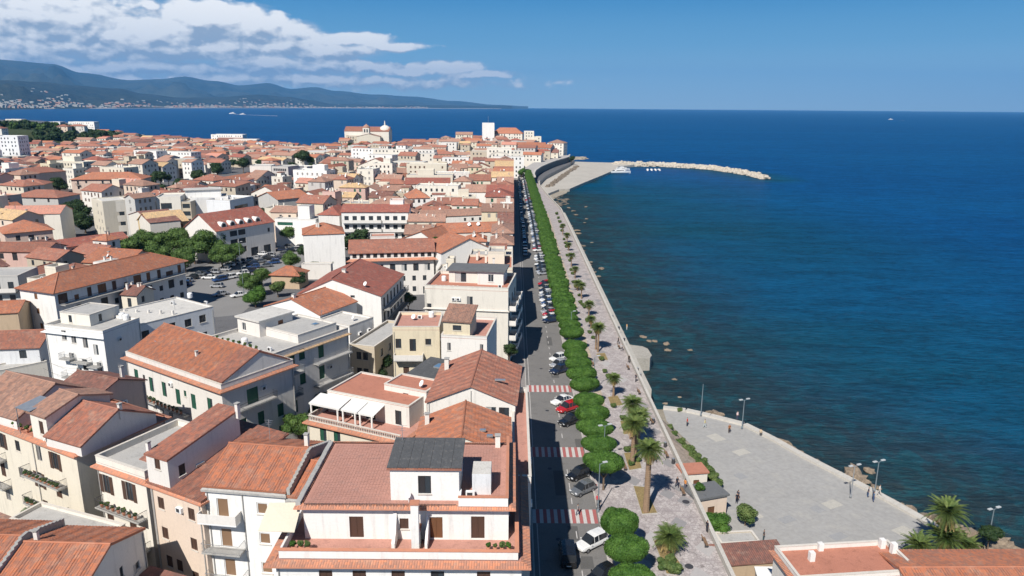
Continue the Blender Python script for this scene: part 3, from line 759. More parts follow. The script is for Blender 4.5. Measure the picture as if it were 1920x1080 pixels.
# breakwater of rocks
bw = [P(1150,311,SEA_Z),P(1200,311,SEA_Z),P(1250,312,SEA_Z),P(1300,315,SEA_Z),P(1340,318,SEA_Z),P(1380,324,SEA_Z),P(1410,329,SEA_Z),P(1436,336,SEA_Z)]
mb = MB().use(dirty('breakwater_rock', (.47,.42,.35), v=.3, s1=.15, s2=1, dark=(.2,.18,.15), amt=.5, rnd=.0)); rn = random.Random(11)
def along(pts, t):
    L_ = [ (pts[i+1]-pts[i]).length for i in range(len(pts)-1)]; T = t*sum(L_); i = 0
    while i < len(L_)-1 and T > L_[i]: T -= L_[i]; i += 1
    d = (pts[i+1]-pts[i]).normalized(); return pts[i]+d*T, d
def rockm(seed, mat=None):
    q = MB().use(mat or M_rock); q.blob((0,0,0), 1, .8, .6, seed, .4, 5, 7); return q.mesh('rock')
M_rock = dirty('shore_rock', (.37,.32,.25), v=.3, s1=.6, s2=3, dark=(.12,.11,.09), amt=.6, bmp=.05, rnd=.15)
def bw_rocks(q, n0, h0):
    for i in range(n0):
        t = rn.random(); p, d = along(bw, t); nn = Vector((-d.y, d.x, 0)); wd = 7.5*(1-.55*t); o_ = rn.uniform(-1, 1)
        r = rn.uniform(1.0, 2.1); z = SEA_Z+(1-abs(o_))*h0*(1-.45*t)+rn.uniform(-.5, .5)
        q.blob((p.x+nn.x*o_*wd, p.y+nn.y*o_*wd, z), r*rn.uniform(.8,1.4), r, r*.8, i, .35, 4, 6)
bw_rocks(mb, 950, 3.4); tag(mb.build('breakwater'), 'long curved breakwater of pale boulders closing the bay', 'breakwater', kind='stuff')
mb = MB().use(M_pale); pp = [along(bw, t)[0]+Vector((0,0,0)) for t in (0,.1,.2,.3,.4,.5)]
for a, b in zip(pp[:-1], pp[1:]):
    d = (b-a).normalized(); nn = Vector((-d.y, d.x, 0))*2.2; mb.poly([tuple(v)[:2]+(-1.0,) for v in (a-nn, b-nn, b+nn, a+nn)]); 
    mb.poly([(a-nn)[:2]+(-4.6,), (b-nn)[:2]+(-4.6,), (b-nn)[:2]+(-1.0,), (a-nn)[:2]+(-1.0,)])
tag(mb.build('breakwater_path'), 'pale concrete path on the inner side of the breakwater', kind='structure')

# ---- sea
xs = np.concatenate([-np.geomspace(30, 34000, 34)[::-1], np.arange(-20, 260, 7.0), np.geomspace(262, 42000, 46)])
ys = np.concatenate([[-1500, -700, -300], np.arange(-120, 900, 12.0), np.geomspace(905, 30000, 46)])
X, Y = np.meshgrid(xs, ys); V = np.stack([X.ravel(), Y.ravel(), np.full(X.size, SEA_Z)], 1)
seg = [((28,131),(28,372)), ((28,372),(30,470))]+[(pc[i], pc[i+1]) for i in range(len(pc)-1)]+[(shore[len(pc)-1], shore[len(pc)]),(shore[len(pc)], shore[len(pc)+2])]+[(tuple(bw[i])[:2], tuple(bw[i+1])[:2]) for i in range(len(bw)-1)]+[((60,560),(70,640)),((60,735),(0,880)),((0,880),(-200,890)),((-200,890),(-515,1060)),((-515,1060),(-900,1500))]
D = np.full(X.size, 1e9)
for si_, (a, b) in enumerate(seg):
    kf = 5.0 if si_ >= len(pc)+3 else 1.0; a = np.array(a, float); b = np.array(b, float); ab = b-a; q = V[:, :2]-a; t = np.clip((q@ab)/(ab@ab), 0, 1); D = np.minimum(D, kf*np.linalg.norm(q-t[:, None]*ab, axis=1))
nx, ny = len(xs), len(ys); idx = np.arange(nx*ny).reshape(ny, nx)
F = np.stack([idx[:-1,:-1].ravel(), idx[:-1,1:].ravel(), idx[1:,1:].ravel(), idx[1:,:-1].ravel()], 1)
me = bpy.data.meshes.new('sea'); me.from_pydata(V.tolist(), [], F.tolist())
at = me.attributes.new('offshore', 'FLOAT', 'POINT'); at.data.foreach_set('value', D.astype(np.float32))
m, t, b = principled('sea_water', .20, .085); b.inputs['IOR'].default_value = 1.33
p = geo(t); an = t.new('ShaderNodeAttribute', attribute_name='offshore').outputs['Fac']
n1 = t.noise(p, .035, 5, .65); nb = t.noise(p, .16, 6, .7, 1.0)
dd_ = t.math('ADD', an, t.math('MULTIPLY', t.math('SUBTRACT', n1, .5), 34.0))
deep = t.mix(t.ramp(an, 40, 210), c4((.0035,.058,.100)), c4((.001,.060,.185)))  # water colour by distance from shore; weaker sky reflection near shore painted in
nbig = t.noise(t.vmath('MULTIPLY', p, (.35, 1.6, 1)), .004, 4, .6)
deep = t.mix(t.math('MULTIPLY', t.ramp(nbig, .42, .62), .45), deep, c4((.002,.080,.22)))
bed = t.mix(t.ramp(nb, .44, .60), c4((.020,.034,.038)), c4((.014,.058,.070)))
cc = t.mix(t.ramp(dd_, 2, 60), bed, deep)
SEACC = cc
pv = t.new('ShaderNodeMapping'); t.l.new(p, pv.inputs[0]); pv.inputs['Rotation'].default_value = (0, 0, R(14)); pv.inputs['Scale'].default_value = (.35, 1.0, 1)
w1 = t.noise(pv.outputs[0], .16, 4, .6, .4); w2 = t.noise(pv.outputs[0], .85, 5, .7, .3); w3 = t.noise(p, .045, 3, .5)
hv = t.new('ShaderNodeHueSaturation'); t.l.new(SEACC, hv.inputs['Color']); t.l.new(t.ramp(t.math('ADD', t.math('MULTIPLY', w2, .6), t.math('MULTIPLY', w1, .4)), .36, .64, .68, 1.34), hv.inputs['Value']); t.l.new(hv.outputs[0], b.inputs['Base Color'])  # light and dark sides of the ripples painted into the water colour
hh = t.math('ADD', t.math('MULTIPLY', w1, 1.0), t.math('ADD', t.math('MULTIPLY', w2, .75), t.math('MULTIPLY', w3, 1.2)))
bp = bump(t, b, hh, 1.5, 1.0)
dfn = t.new('ShaderNodeBsdfDiffuse'); t.l.new(hv.outputs[0], dfn.inputs[0]); t.l.new(bp.outputs[0], dfn.inputs['Normal'])
gls = t.new('ShaderNodeBsdfGlossy'); gls.inputs['Roughness'].default_value = .16; t.l.new(bp.outputs[0], gls.inputs['Normal'])
fr_ = t.new('ShaderNodeFresnel'); fr_.inputs[0].default_value = 1.33; t.l.new(bp.outputs[0], fr_.inputs['Normal'])
mxs = t.new('ShaderNodeMixShader'); t.l.new(t.math('MINIMUM', t.math('MULTIPLY', fr_.outputs[0], .42), .17), mxs.inputs[0]); t.l.new(dfn.outputs[0], mxs.inputs[1]); t.l.new(gls.outputs[0], mxs.inputs[2])
t.l.new(mxs.outputs[0], t.n['Material Output'].inputs['Surface'])
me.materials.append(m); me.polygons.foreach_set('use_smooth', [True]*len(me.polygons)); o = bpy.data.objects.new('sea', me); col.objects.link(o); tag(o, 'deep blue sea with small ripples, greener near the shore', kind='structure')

# ---- hills and mountains across the bay
def rangemesh(name, label, ridge, d0, d1, shore_d, mat, seed, rows=14, amp=.25):
    """ridge: outline points of the photograph; each becomes a summit d1 metres away; land falls to the shore"""
    pts = []; N = 150; vs = []; x0, x1 = ridge[0][0], ridge[-1][0]
    for i in range(N+1):
        px = x0+(x1-x0)*i/N; k = max(0, min(len(ridge)-2, bisect.bisect([r[0] for r in ridge], px)-1)); a, b_ = ridge[k], ridge[k+1]
        f = (px-a[0])/(b_[0]-a[0]); f = f*f*(3-2*f); py = a[1]+(b_[1]-a[1])*f; d = ray(px, py)
        h = Vector((d.x, d.y, 0)).length; dn = Vector((d.x/h, d.y/h, 0)); sl_ = d.z/h
        fr = (px-x0)/(x1-x0); D1 = d0+(d1-d0)*fr; Ds = shore_d(px); 
        top = CH+sl_*D1
        for j in range(rows+3):
            tt = j/rows
            if tt <= 1: D_ = Ds+(D1-Ds)*tt; prof = (tt**1.6)*.85+.15*tt; 
            else: D_ = D1+(tt-1)*rows*D1*.12; prof = 1-(tt-1)*rows*.3
            nz = noise.fractal(Vector((dn.x*D_/1100+seed, dn.y*D_/1100, seed)), .9, 2.1, 5)
            z = top*prof+(nz*amp*top*min(1, tt*2)*(1-abs(tt-.5))*math.sqrt(max(0, 1-tt)) if tt < .97 else nz*top*.035)
            if j == 0: z = -6
            vs.append((dn.x*D_, dn.y*D_, max(z, -6 if j == 0 else -2)))
    W_c = rows+3; fs = [(i*W_c+j, (i+1)*W_c+j, (i+1)*W_c+j+1, i*W_c+j+1) for i in range(N) for j in range(W_c-1)]
    me = bpy.data.meshes.new(name); me.from_pydata(vs, [], fs); me.materials.append(mat); me.polygons.foreach_set('use_smooth', [True]*len(fs))
    o = bpy.data.objects.new(name, me); col.objects.link(o); tag(o, label, kind='structure'); return vs, W_c
def hillmat(name, c, c2, sc):
    m, t, b = principled(name, .95, .1); p = geo(t); n_ = t.noise(p, sc, 6, .65); n2 = t.noise(p, sc*7, 4, .6)
    t.l.new(t.mix(t.ramp(n2, .4, .7, 0, .25), t.mix(t.ramp(n_, .35, .65), c4(c), c4(c2)), c4((.13,.13,.09))), b.inputs['Base Color']); bump(t, b, n_, 60, .6); return m
sh_d = lambda px: 7200+max(0, px)*13.0
rangemesh('mountains', 'long blue mountain range beyond the bay', [(-160,120),(0,112),(60,118),(100,121),(150,136),(250,150),(300,148),(345,142),(400,152),(450,160),(500,156),(545,166),(590,163),(630,170),(700,177),(770,181),(850,189),(930,196.5),(990,199.3)], 20000, 28000, lambda px: sh_d(px)+2500, hillmat('mountain_scrub', (.015,.026,.025), (.05,.06,.045), .0009), 3.0, amp=.6)
vs2, wc2 = rangemesh('foothills', 'dark wooded foothills in front of the mountains', [(-160,146),(0,150),(70,154),(140,160),(220,166),(270,176),(340,183),(420,181),(480,177),(540,182),(585,188),(625,195),(700,196),(960,198.6)], 10300, 20500, sh_d, hillmat('foothill_woods', (.008,.014,.01), (.03,.038,.025), .003), 9.0, amp=.6)
mb = MB().use(dirty('far_white', (.36,.35,.32), v=.1)); rn = random.Random(4)
mb2 = MB().use(dirty('far_roof', (.42,.24,.17), v=.1))
N2 = len(vs2)//wc2
for k in range(1300):
    i = int(rn.random()**1.15*(N2-22)); j = min(12, int(abs(rn.gauss(0, 3.2))))
    if noise.noise(Vector((i*.12, j*.3, 2))) < -.12 and j > 1: continue
    a, b_, c_, d_ = (Vector(vs2[q]) for q in (i*wc2+j+1, (i+1)*wc2+j+1, (i+1)*wc2+min(j+2, wc2-2), i*wc2+min(j+2, wc2-2)))
    u, v = rn.random(), rn.random(); p = (a*(1-u)+b_*u)*(1-v)+(c_*(1-u)+d_*u)*v; s_ = rn.uniform(9, 24)*(1 if j > 1 else 1.5)
    q = mb if rn.random() < .72 else mb2; q.box(p.x-s_, p.x+s_, p.y-s_*.5, p.y+s_*.5, p.z-8, p.z+rn.uniform(6, 14))
tag(mb.build('distant_town'), 'specks of pale houses scattered over the far shore and hillsides', kind='stuff'); tag(mb2.build('distant_roofs'), 'specks of reddish roofs on the far shore', kind='stuff')
# pale beach line of the far shore
mb = MB().use(dirty('far_sand', (.36,.33,.28), v=.1)); pr = None
for px in range(-100, 960, 20):
    d = ray(px, 300); h = math.hypot(d.x, d.y); Ds = sh_d(px); a = (d.x/h*Ds, d.y/h*Ds)
    if pr: 
        mb.poly([(pr[0]*.975, pr[1]*.975, SEA_Z-.5),(a[0]*.975, a[1]*.975, SEA_Z-.5),(a[0]*1.01, a[1]*1.01, 5),(pr[0]*1.01, pr[1]*1.01, 5)])
    pr = a
tag(mb.build('far_beach'), 'thin pale beach along the far shore', kind='structure')
# near wooded hill at the left and the rock of the old town
def mound(name, label, cx_, cy_, rx, ry, h, mat, seed=1.0, n=28, flat=1.0):
    vs = []; 
    for j in range(n+1):
        for i in range(n+1):
            u, v = i/n*2-1, j/n*2-1; r = math.sqrt(u*u+v*v); k = max(0, 1-r**2); k = min(1, k*flat); k = k*k*(3-2*k)
            z = h*k*(1+.18*noise.noise(Vector((u*3+seed, v*3, seed))))-.3; vs.append((cx_+u*rx, cy_+v*ry, z if r < 1 else -.5))
    fs = [(j*(n+1)+i, j*(n+1)+i+1, (j+1)*(n+1)+i+1, (j+1)*(n+1)+i) for j in range(n) for i in range(n)]
    me = bpy.data.meshes.new(name); me.from_pydata(vs, [], fs); me.materials.append(mat); me.polygons.foreach_set('use_smooth', [True]*len(fs))
    o = bpy.data.objects.new(name, me); col.objects.link(o); tag(o, label, kind='structure')
    def hz(x, y):
        u, v = (x-cx_)/rx, (y-cy_)/ry; r = math.sqrt(u*u+v*v)
        if r >= 1: return 0
        k = min(1, max(0, 1-r*r)*flat); k = k*k*(3-2*k); return max(0, h*k*(1+.18*noise.noise(Vector((u*3+seed, v*3, seed))))-.3)
    return hz
M_grass = dirty('dry_hillside', (.05,.065,.025), v=.3, s1=.05, s2=.6, dark=(.05,.06,.03), amt=.6)
hz_hill = mound('wooded_hill', 'low wooded hill at the far left of the town', -660, 860, 180, 300, 22, M_grass, 2.0)
hz_old = mound('old_town_rock', 'low rocky rise under the old town', -88, 775, 130, 108, 6, M_ground, 5.0, flat=1.8)
def HZ(x, y): return max(hz_hill(x, y), hz_old(x, y))

# ---- road, pavements, promenade
M_road = dirty('road_asphalt', (.172,.166,.160), v=.14, s1=.22, s2=5, dark=(.095,.093,.09), amt=.5, rough=.88, bmp=.004)
mb = MB().use(M_road); mb.poly([(2.9,-20,.008),(11.5,-20,.008),(11.5,560,.008),(2.9,560,.008)]); ROAD = mb.build('road'); tag(ROAD, 'straight grey asphalt seafront road', kind='structure')
M_kerb = dirty('kerb_stone', (.42,.40,.37), v=.15, s2=3)
mb = MB().use(dirty('left_pavement', (.24,.22,.21), v=.15, s1=.5, s2=4)); mb.box(.2, 2.72, -20, 560, 0, .13); mb.use(M_kerb); mb.box(2.722, 2.898, -20, 560, 0, .135); tag(mb.build('pavement'), 'narrow pavement along the house fronts', kind='structure')
# promenade paving: small pinkish setts in fans with lozenges
m, t, b = principled('promenade_setts', .85, .25); p = geo(t)
s_ = t.new('ShaderNodeSeparateXYZ'); t.l.new(p, s_.inputs[0])
vo = t.new('ShaderNodeTexVoronoi', feature='DISTANCE_TO_EDGE'); vo.inputs['Scale'].default_value = 2.3; t.l.new(p, vo.inputs['Vector'])
vc = t.new('ShaderNodeTexVoronoi', feature='F1'); vc.inputs['Scale'].default_value = 2.3; t.l.new(p, vc.inputs['Vector'])
sc_ = t.new('ShaderNodeSeparateColor'); t.l.new(vc.outputs['Color'], sc_.inputs[0])
A = t.math('ADD', t.math('MULTIPLY', s_.outputs[0], .36), t.math('MULTIPLY', s_.outputs[1], .16)); B2 = t.math('SUBTRACT', t.math('MULTIPLY', s_.outputs[0], .36), t.math('MULTIPLY', s_.outputs[1], .16))
band = t.math('MAXIMUM', t.math('COMPARE', t.math('FRACT', A), .5, .09), t.math('COMPARE', t.math('FRACT', B2), .5, .09))
nn_ = t.noise(p, .25, 5, .6); c_ = t.mix(nn_, c4((.38,.34,.33)), c4((.53,.485,.465)))
c_ = t.mix(t.math('MULTIPLY', sc_.outputs[0], .55), c_, c4((.25,.215,.21)))
c_ = t.mix(t.math('MULTIPLY', band, .35), c_, c4((.56,.52,.50)))
c_ = t.mix(t.ramp(vo.outputs['Distance'], .09, .0, 0, .6), c_, c4((.13,.115,.11)))
n9 = t.noise(t.vmath('MULTIPLY', p, (.35, 1.5, 1)), .55, 4, .7)
c_ = t.mix(t.ramp(n9, .47, .62, 0, .55), c_, c4((.27,.235,.235)))
t.l.new(c_, b.inputs['Base Color']); bump(t, b, vo.outputs['Distance'], .05, .7)
M_prom = m
mb = MB().use(M_prom); mb.box(11.72, 25.0, -20, 372, 0, .13)
mb.prism([(11.72,372),(25.0,372),(23.2,402),(20.2,450),(18.2,490),(18.9,520),(11.72,520)], 0, .13, bottom=False)
mb.use(M_kerb); mb.box(11.52, 11.718, -20, 520, 0, .135); PROM = mb.build('promenade'); tag(PROM, 'wide promenade paved in pinkish setts with lozenge panels', kind='structure')
# lozenge panels of smooth grey stone, each a slab
lz = [(1158,902),(1158,923),(1243,938),(1262,963),(1226,998),(1285,982),(1300,1030),(1302,970),(1160,905),(1222,905),(1232,880),(1299,1028),(1215,845),(1290,1062),(1262,905)]
q = MB().use(dirty('lozenge_stone', (.26,.25,.25), v=.08, s1=.8, s2=6, bmp=.003)); q.prism([(-1.1,0),(0,-1.45),(1.1,0),(0,1.45)], 0, .012); LZ = q.mesh('paving_panel')
q = MB().use(dirty('lozenge_light', (.40,.38,.37), v=.08, s1=.8, s2=6)); q.prism([(-1.25,0),(0,-1.75),(1.25,0),(0,1.75)], 0, .012); LZ2 = q.mesh('paving_panel')
rn = random.Random(3); k = 0
for j in range(60):
    for i in range(5):
        x = 15.6+i*2.05; y = 52+j*3.6+(1.8 if i % 2 else 0)
        if x > 23.9 or rn.random() < (.62 if y < 110 else .82): continue
        inst('paving_panel', LZ if rn.random() < .8 else LZ2, PROM, (x, y, .131), R(rn.uniform(-3, 3)))
# parapet of the promenade: lengths of wall
par = thing('promenade_wall', 'long low pale parapet wall between the promenade and the sea', 'wall', (25.22,50,.0)); mbb = MB().use(M_pale); mbb.box(-.17,.17,.02,3.98,-.0,.82); mbb.box(-.24,.24,.01,3.99,.825,.93); PB = mbb.mesh('wall_block')
for k in range(-3, 81): inst('wall_block', PB, par, (0, k*4.0, 0))
crv = [(25.2,374),(23.2,402),(20.2,450),(18.3,490),(18.9,520)]
for a, b_ in zip(crv[:-1], crv[1:]):
    L_ = math.hypot(b_[0]-a[0], b_[1]-a[1]); n = int(L_/4); an_ = math.atan2(b_[1]-a[1], b_[0]-a[0])-math.pi/2
    for i in range(n): inst('wall_block', PB, par, (a[0]+(b_[0]-a[0])*i/n-25.22, a[1]+(b_[1]-a[1])*i/n-50, 0), an_)
# crossings and lane marks painted on the road
def sheet(w_, l_, mat, name):
    q = MB().use(mat); q.poly([(-w_/2,-l_/2,0),(w_/2,-l_/2,0),(w_/2,l_/2,0),(-w_/2,l_/2,0)]); return q.mesh(name)
M_pw = dirty('road_paint_white', (.50,.48,.46), v=.12, s1=1.2, s2=7, dark=(.22,.21,.2), amt=.7); M_pr = dirty('road_paint_red', (.36,.115,.11), v=.15, s1=1.2, s2=7, dark=(.2,.12,.11), amt=.7)
SWm, SRm = sheet(.46, 3.3, M_pw, 'crossing_stripe'), sheet(.46, 3.3, M_pr, 'crossing_stripe')
for Yc in (84.2, 102.3, 128.2):
    k = 0; x = 3.15
    while x < 11.4: inst('crossing_stripe', SWm if k % 2 == 0 else SRm, ROAD, (x, Yc, .013)); x += .47; k += 1
for me_, p_ in PATCH: inst('repair_patch', me_, ROAD, (p_.x, p_.y, .0105))
q = MB().use(plain('cast_iron', (.08,.08,.085), .6, .4, .5)); q.lathe((0,0,0), [(.33,0),(.33,.006),(.28,.009)], n=14); MHC = q.mesh('manhole_cover')
for x_, y_ in ((6.2,62),(6.0,79),(5.8,97),(6.4,118),(6.1,139),(9.2,92),(7.4,110),(6.2,165),(6.0,200)): inst('manhole_cover', MHC, ROAD, (x_, y_, .0115))
DSH = sheet(.12, 1.6, M_pw, 'lane_dash')
for k in range(110): 
    y = 40+k*4.0
    if all(abs(y-c) > 3 for c in (84.2,102.3,128.2)): inst('lane_dash', DSH, ROAD, (8.35, y, .013))
inst('edge_line', sheet(.10, 560, M_pw, 'edge_line'), ROAD, (3.45, 260, .0125))
# ------------------------------------------------------------------ buildings traced one by one
def BF(label, A, B, H, D_, **k):
    """front eave from pixel A (left) to pixel B (right) at height H"""
    a, b = P(A[0], A[1], H), P(B[0], B[1], H); v = b-a
    return Bld(label, B, math.degrees(math.atan2(v.y, v.x)), v.length, D_, H, which='B', **k)
def BS(label, B, C, H, L_, **k):
    """right side eave from pixel B (front) to pixel C (back) at height H"""
    b, c = P(B[0], B[1], H), P(C[0], C[1], H); v = c-b
    return Bld(label, B, math.degrees(math.atan2(v.y, v.x))-90, L_, v.length, H, which='B', **k)
def up(base, label, cx_, cy_, L_, D_, z0, H, wall=None, da=0):
    """a smaller volume standing on a building, placed in that building's frame"""
    p = base.world(cx_, cy_, 0); b = Bld(label, (p.x, p.y), math.degrees(base.a)+da, L_, D_, H, z0=z0, which='X', wall=wall or base.wall, parent=base.root, reg=False)
    return b

# ---- front white apartment house on the seafront
h = Bld('large white apartment house with terrace and tiled ledges, bottom centre beside the seafront road', (978,1055), 0, 21.0, 15.0, 14.3, which='B', wall='bright', name='apartment_house', cat='apartment house')
for (px, st_) in ((600,'shut_brown'),(665,'shut_brown'),(740,'shut_brown'),(816,'half_dark'),(905,'shut_brown')):
    u = (px-505)/473*21.0
    for z in (11.2, 7.9, 4.6, 1.3): h.win('F', u, z, 1.15, 2.2, st_)
h.build('flat', floor='paving', par=0)
h.ledge(14.12, out=.8, th=.2, slope=.10)
x, y = h.L/2, h.D/2; pm = MB().use(WALL('bright'))
pm.box(-x+.3, x-.3, -y+.1, -y+.3, 14.48, 15.25); pm.box(-x+.3, -x+.5, -y+.3, y-.3, 14.48, 15.25); pm.box(x-.5, x-.3, -y+.3, y-.3, 14.48, 15.25); po = h.put('parapet', pm)
cm = MB().use(M_led); cm.box(-x+.22, x-.22, -y+.02, -y+.38, 15.253, 15.33); cm.box(x-.58, x-.22, -y+.38, y-.3, 15.253, 15.33); h.sub('coping', cm, po)
q = up(h, 'upper storey', .25, 1.6, 18.2, 11.8, 14.36, 17.75)
for (px, py, w_, hh, st_) in ((669,998,1.25,2.1,'shut_brown'),(758,993,.8,1.05,'shut_brown'),(818,998,1.15,2.1,'shut_wood'),(896,1002,1.2,2.2,'shut_brown')):
    u, z = q.fpix('F', px, py); q.win('F', u, 14.5 if hh > 2 else 15.4, w_, hh, st_)
q.auto('R', cols=3, style='shut_brown', nf=1, door=.5, balc=None)
q.build('flat', floor='paving', par=0); q.ledge(17.62, out=.65, th=.2, slope=.10)
x, y = q.L/2, q.D/2; pm = MB().use(WALL('bright')); pm.box(x-4.4, x-.05, -y-.35, -y-.17, 17.9, 18.75); pm.box(x-.23, x-.05, -y-.17, y, 17.9, 18.75); pm.box(x-4.4, x-4.22, -y-.17, -y+1.2, 17.9, 18.75); po = q.put('parapet', pm)
cm = MB().use(M_led); cm.box(x-4.45, x, -y-.40, -y-.12, 18.753, 18.83); cm.box(x-.28, x, -y-.12, y, 18.753, 18.83); q.sub('coping', cm, po)
# paving of the roof: rows of clay pavers
pv = MB().use(dirty('clay_pavers', (.45,.235,.185), v=.14, s1=.4, s2=9, dark=(.33,.21,.18), amt=.6, bmp=.02))
rn = random.Random(2)
for i in range(58):
    for j in range(38):
        xx = -x+.25+i*.295; yy = -y+.1+j*.3
        if xx > x-.5: continue
        if -2.9 < xx < 3.9 and 1.0 < yy < 6.2: continue
        hz_ = 17.83+rn.uniform(0, .012); pv.poly([(xx,yy,hz_),(xx+.28,yy,hz_),(xx+.28,yy+.285,hz_),(xx,yy+.285,hz_)])
tag(q.put('clay_pavers', pv), kind='stuff')
rl = MB().use(M_dark)
for i in range(40):
    xx = -x+.3+i*.3
    if xx < x-4.6: rl.tube((xx,-y-.45,17.9),(xx,-y-.3,18.12),.02,n=3,cap=False)
rl.tube((-x+.2,-y-.38,18.1),(x-4.6,-y-.38,18.1),.03,n=4); q.put('gutter_guard', rl)
fw_ = MB().use(M_conc); 
for k in range(9): fw_.box(-x-.55, -x-.12, -y-.3+k*1.33+.02, -y-.3+(k+1)*1.33-.02, 17.5, 18.15+.04*(k%2))
q.put('firewall', fw_)
c = P(797, 935, 18.0); qx, qy = (c-q.c).dot(q.e1), (c-q.c).dot(q.e2)
pt_ = up(q, 'stair room', qx, qy+2.4, 6.1, 4.8, 17.8, 21.0)
u, z = pt_.fpix('F', 796, 906); pt_.win('F', u, 18.5, 1.15, 1.75, 'half_dark')
pt_.build('sx', .35, mat='terra', over=.25); 
dk = MB().use(dirty('bitumen_felt', (.085,.088,.092), v=.2, s1=.8, s2=8, dark=(.22,.21,.20), amt=.5, bmp=.02)); X_, Y_ = pt_.L/2+.27, pt_.D/2+.27
for k in range(7):
    xa = -X_+k*2*X_/7; dk.poly([(xa+.01,-Y_+.1,21.1+(.012 if k % 2 else 0)),(xa+2*X_/7-.01,-Y_+.1,21.1+(.012 if k % 2 else 0)),(xa+2*X_/7-.01,Y_,21.48),(xa+.01,Y_,21.48)])
tag(pt_.put('felt_strips', dk), kind='stuff'); pt_.antenna(-2.6,2.2,21.4,1.6)
sm_ = up(q, 'water store', qx+5.0, qy+2.2, 1.7, 2.3, 17.8, 19.9, wall='bluish'); sm_.build('flat', floor='pale', par=0)
q.acunit(qx+4.0, qy+.6, 17.85); q.dish(qx-1.4, qy-.35, 17.9, .3); q.chimney(x-1.2, y-.5, 17.9, 1.1)
# chimney stack rising from the terrace, fins between the flats, awning
ch = MB().use(WALL('bright')); cxp = (781-960)/1350*62-q.c.x; ch.box(cxp-.33, cxp+.33, -y-1.9, -y-1.3, 14.37, 18.9); ch.box(cxp-.33,cxp+.33,-y-1.3,-y-.006,14.37,15.9); o = q.put('chimney', ch)
cc = MB().use(M_led); cc.box(cxp-.4,cxp+.4,-y-1.97,-y-1.23,18.903,19.05); cc.box(cxp-.37,cxp+.37,-y-1.3,-y-.01,15.903,16.0); q.sub('chimney_cap', cc, o)
for (fx, ww) in (((738-960)/1350*62-q.c.x, .28),(cxp+.9, .22)):
    f = MB().use(WALL('bright')); b_ = []
    for xx in (fx-ww/2, fx+ww/2): b_.append([(xx,-y-.006,14.37),(xx,-y-1.7,14.37),(xx,-y-1.7,15.0),(xx,-y-.9,15.6),(xx,-y-.006,17.2)])
    f.poly(b_[0]); f.poly(b_[1][::-1])
    for k in range(5): f.poly([b_[0][k], b_[1][k], b_[1][(k+1) % 5], b_[0][(k+1) % 5]])
    q.put('dividing_wall', f)
aw = MB().use(dirty('awning_cream', (.60,.55,.44), v=.05)); y0 = -q.D/2; aw.poly([(-x-3.2,y0+.6,17.55),(-x-.25,y0+.6,17.6),(-x-.25,y0-2.0,16.3),(-x-3.5,y0-1.7,16.2)]); aw.poly([(-x-3.2,y0+.6,17.5),(-x-3.5,y0-1.7,16.15),(-x-.25,y0-2.0,16.25),(-x-.25,y0+.6,17.55)]); q.put('awning', aw)
HB = h

# ---- white house with brown blinds, left of it
b = BF('white four-storey house with brown roller blinds, left of the large front apartment house', (383,909), (533,921), 15.8, 10.5, wall='bright')
N2 = b
for (px, py) in ((418,953),(425,1009),(432,1064)): u, z = b.fpix('F', px, py); b.win('F', u, z-1.0, 1.25, 2.05, 'roll_brown'); b.balc('F', u-2.1, u+1.9, z-1.05, 'white' if py < 1000 else 'metal', D=1.25)
for (px, py) in ((492,954),(497,1010),(501,1065)): u, z = b.fpix('F', px, py); b.win('F', u, z-.6, 1.15, 1.25, 'roll_brown')
for z in (1.2, 4.0): b.win('F', 1.8, z, 1.2, 2.0, 'roll_brown'); b.win('F', 6, z+.8, 1.1, 1.2, 'roll_brown')
b.build('gx', 1.75, mat='orange', over=.25, real=True, ridge_off=.2); b.ledge(15.2, out=.28, th=.38, mat=M_conc, sides='F'); b.pipe('F', b.L*.47, 15.1); b.chimney(3.6, 1.6, 17.3, 1.1, .4); b.antenna(-1, 2.6, 17.2)
fw_ = MB().use(M_conc)
for k in range(20): fw_.box(b.L/2+.27, b.L/2+.60, -b.D/2-.1+k*.532+.006, -b.D/2-.1+(k+1)*.532-.006, 15.5, 16.05+(1.75*(1-abs((k+.5)/20*2-1))))
b.put('firewall', fw_)
b2 = BF('narrow white house with a bright tiled roof squeezed between two taller front houses', (541,930), (613,937), 15.3, 9.5, wall='bright')
u, z = b2.fpix('F', 552, 964); b2.win('F', u, z-.9, 1.2, 1.9, 'roll_brown')
for z in (1.5, 4.8, 8): b2.win('F', 1.2, z, 1.2, 1.9, 'roll_brown')
b2.build('gx', 1.3, mat='orange', over=.2, real=True); b2.ledge(14.75, out=.25, th=.35, mat=M_conc, sides='F'); b2.dish(-1.6, -5.3, 12.3, .4)

# ---- peach house
b = BF('peach four-storey house with small brown windows and a large red roof in the foreground', (280,903), (377,938), 14.4, 11.5, wall='peach')
for (px, py) in ((302,943),(359,964),(310,999),(364,1020),(290,970),(337,1060),(318,1052)): u, z = b.fpix('F', px, py); b.win('F', u, z-.7, .95, 1.35, 'shut_brown')
b.auto('F', cols=3, style='shut_brown', prob=.6, door=0, nf=4, top=6.5)
b.build('sx', 2.1, mat='terra', over=.25, real=True); b.ledge(13.95, out=.35, th=.3); b.pipe('F', .35, 13.9); b.pipe('F', b.L-.3, 13.9); PEACH = b
b.chimney(1.5, 0, 16.0, .5, .5); b.skylight(-1, -2, 15.4); b.skylight(2.4, -3, 15.3, .5, .5)
t_ = BF('', (273,851), (313,863), 17.6, 9.5, z0=14.2, wall='white', parent=b.root, reg=False)
u, z = t_.fpix('F', 295, 870); t_.win('F', u, z-.6, .8, 1.2, 'shut_brown'); t_.win('R', 1.6, 15.2, .8, 1.2, 'shut_dark')
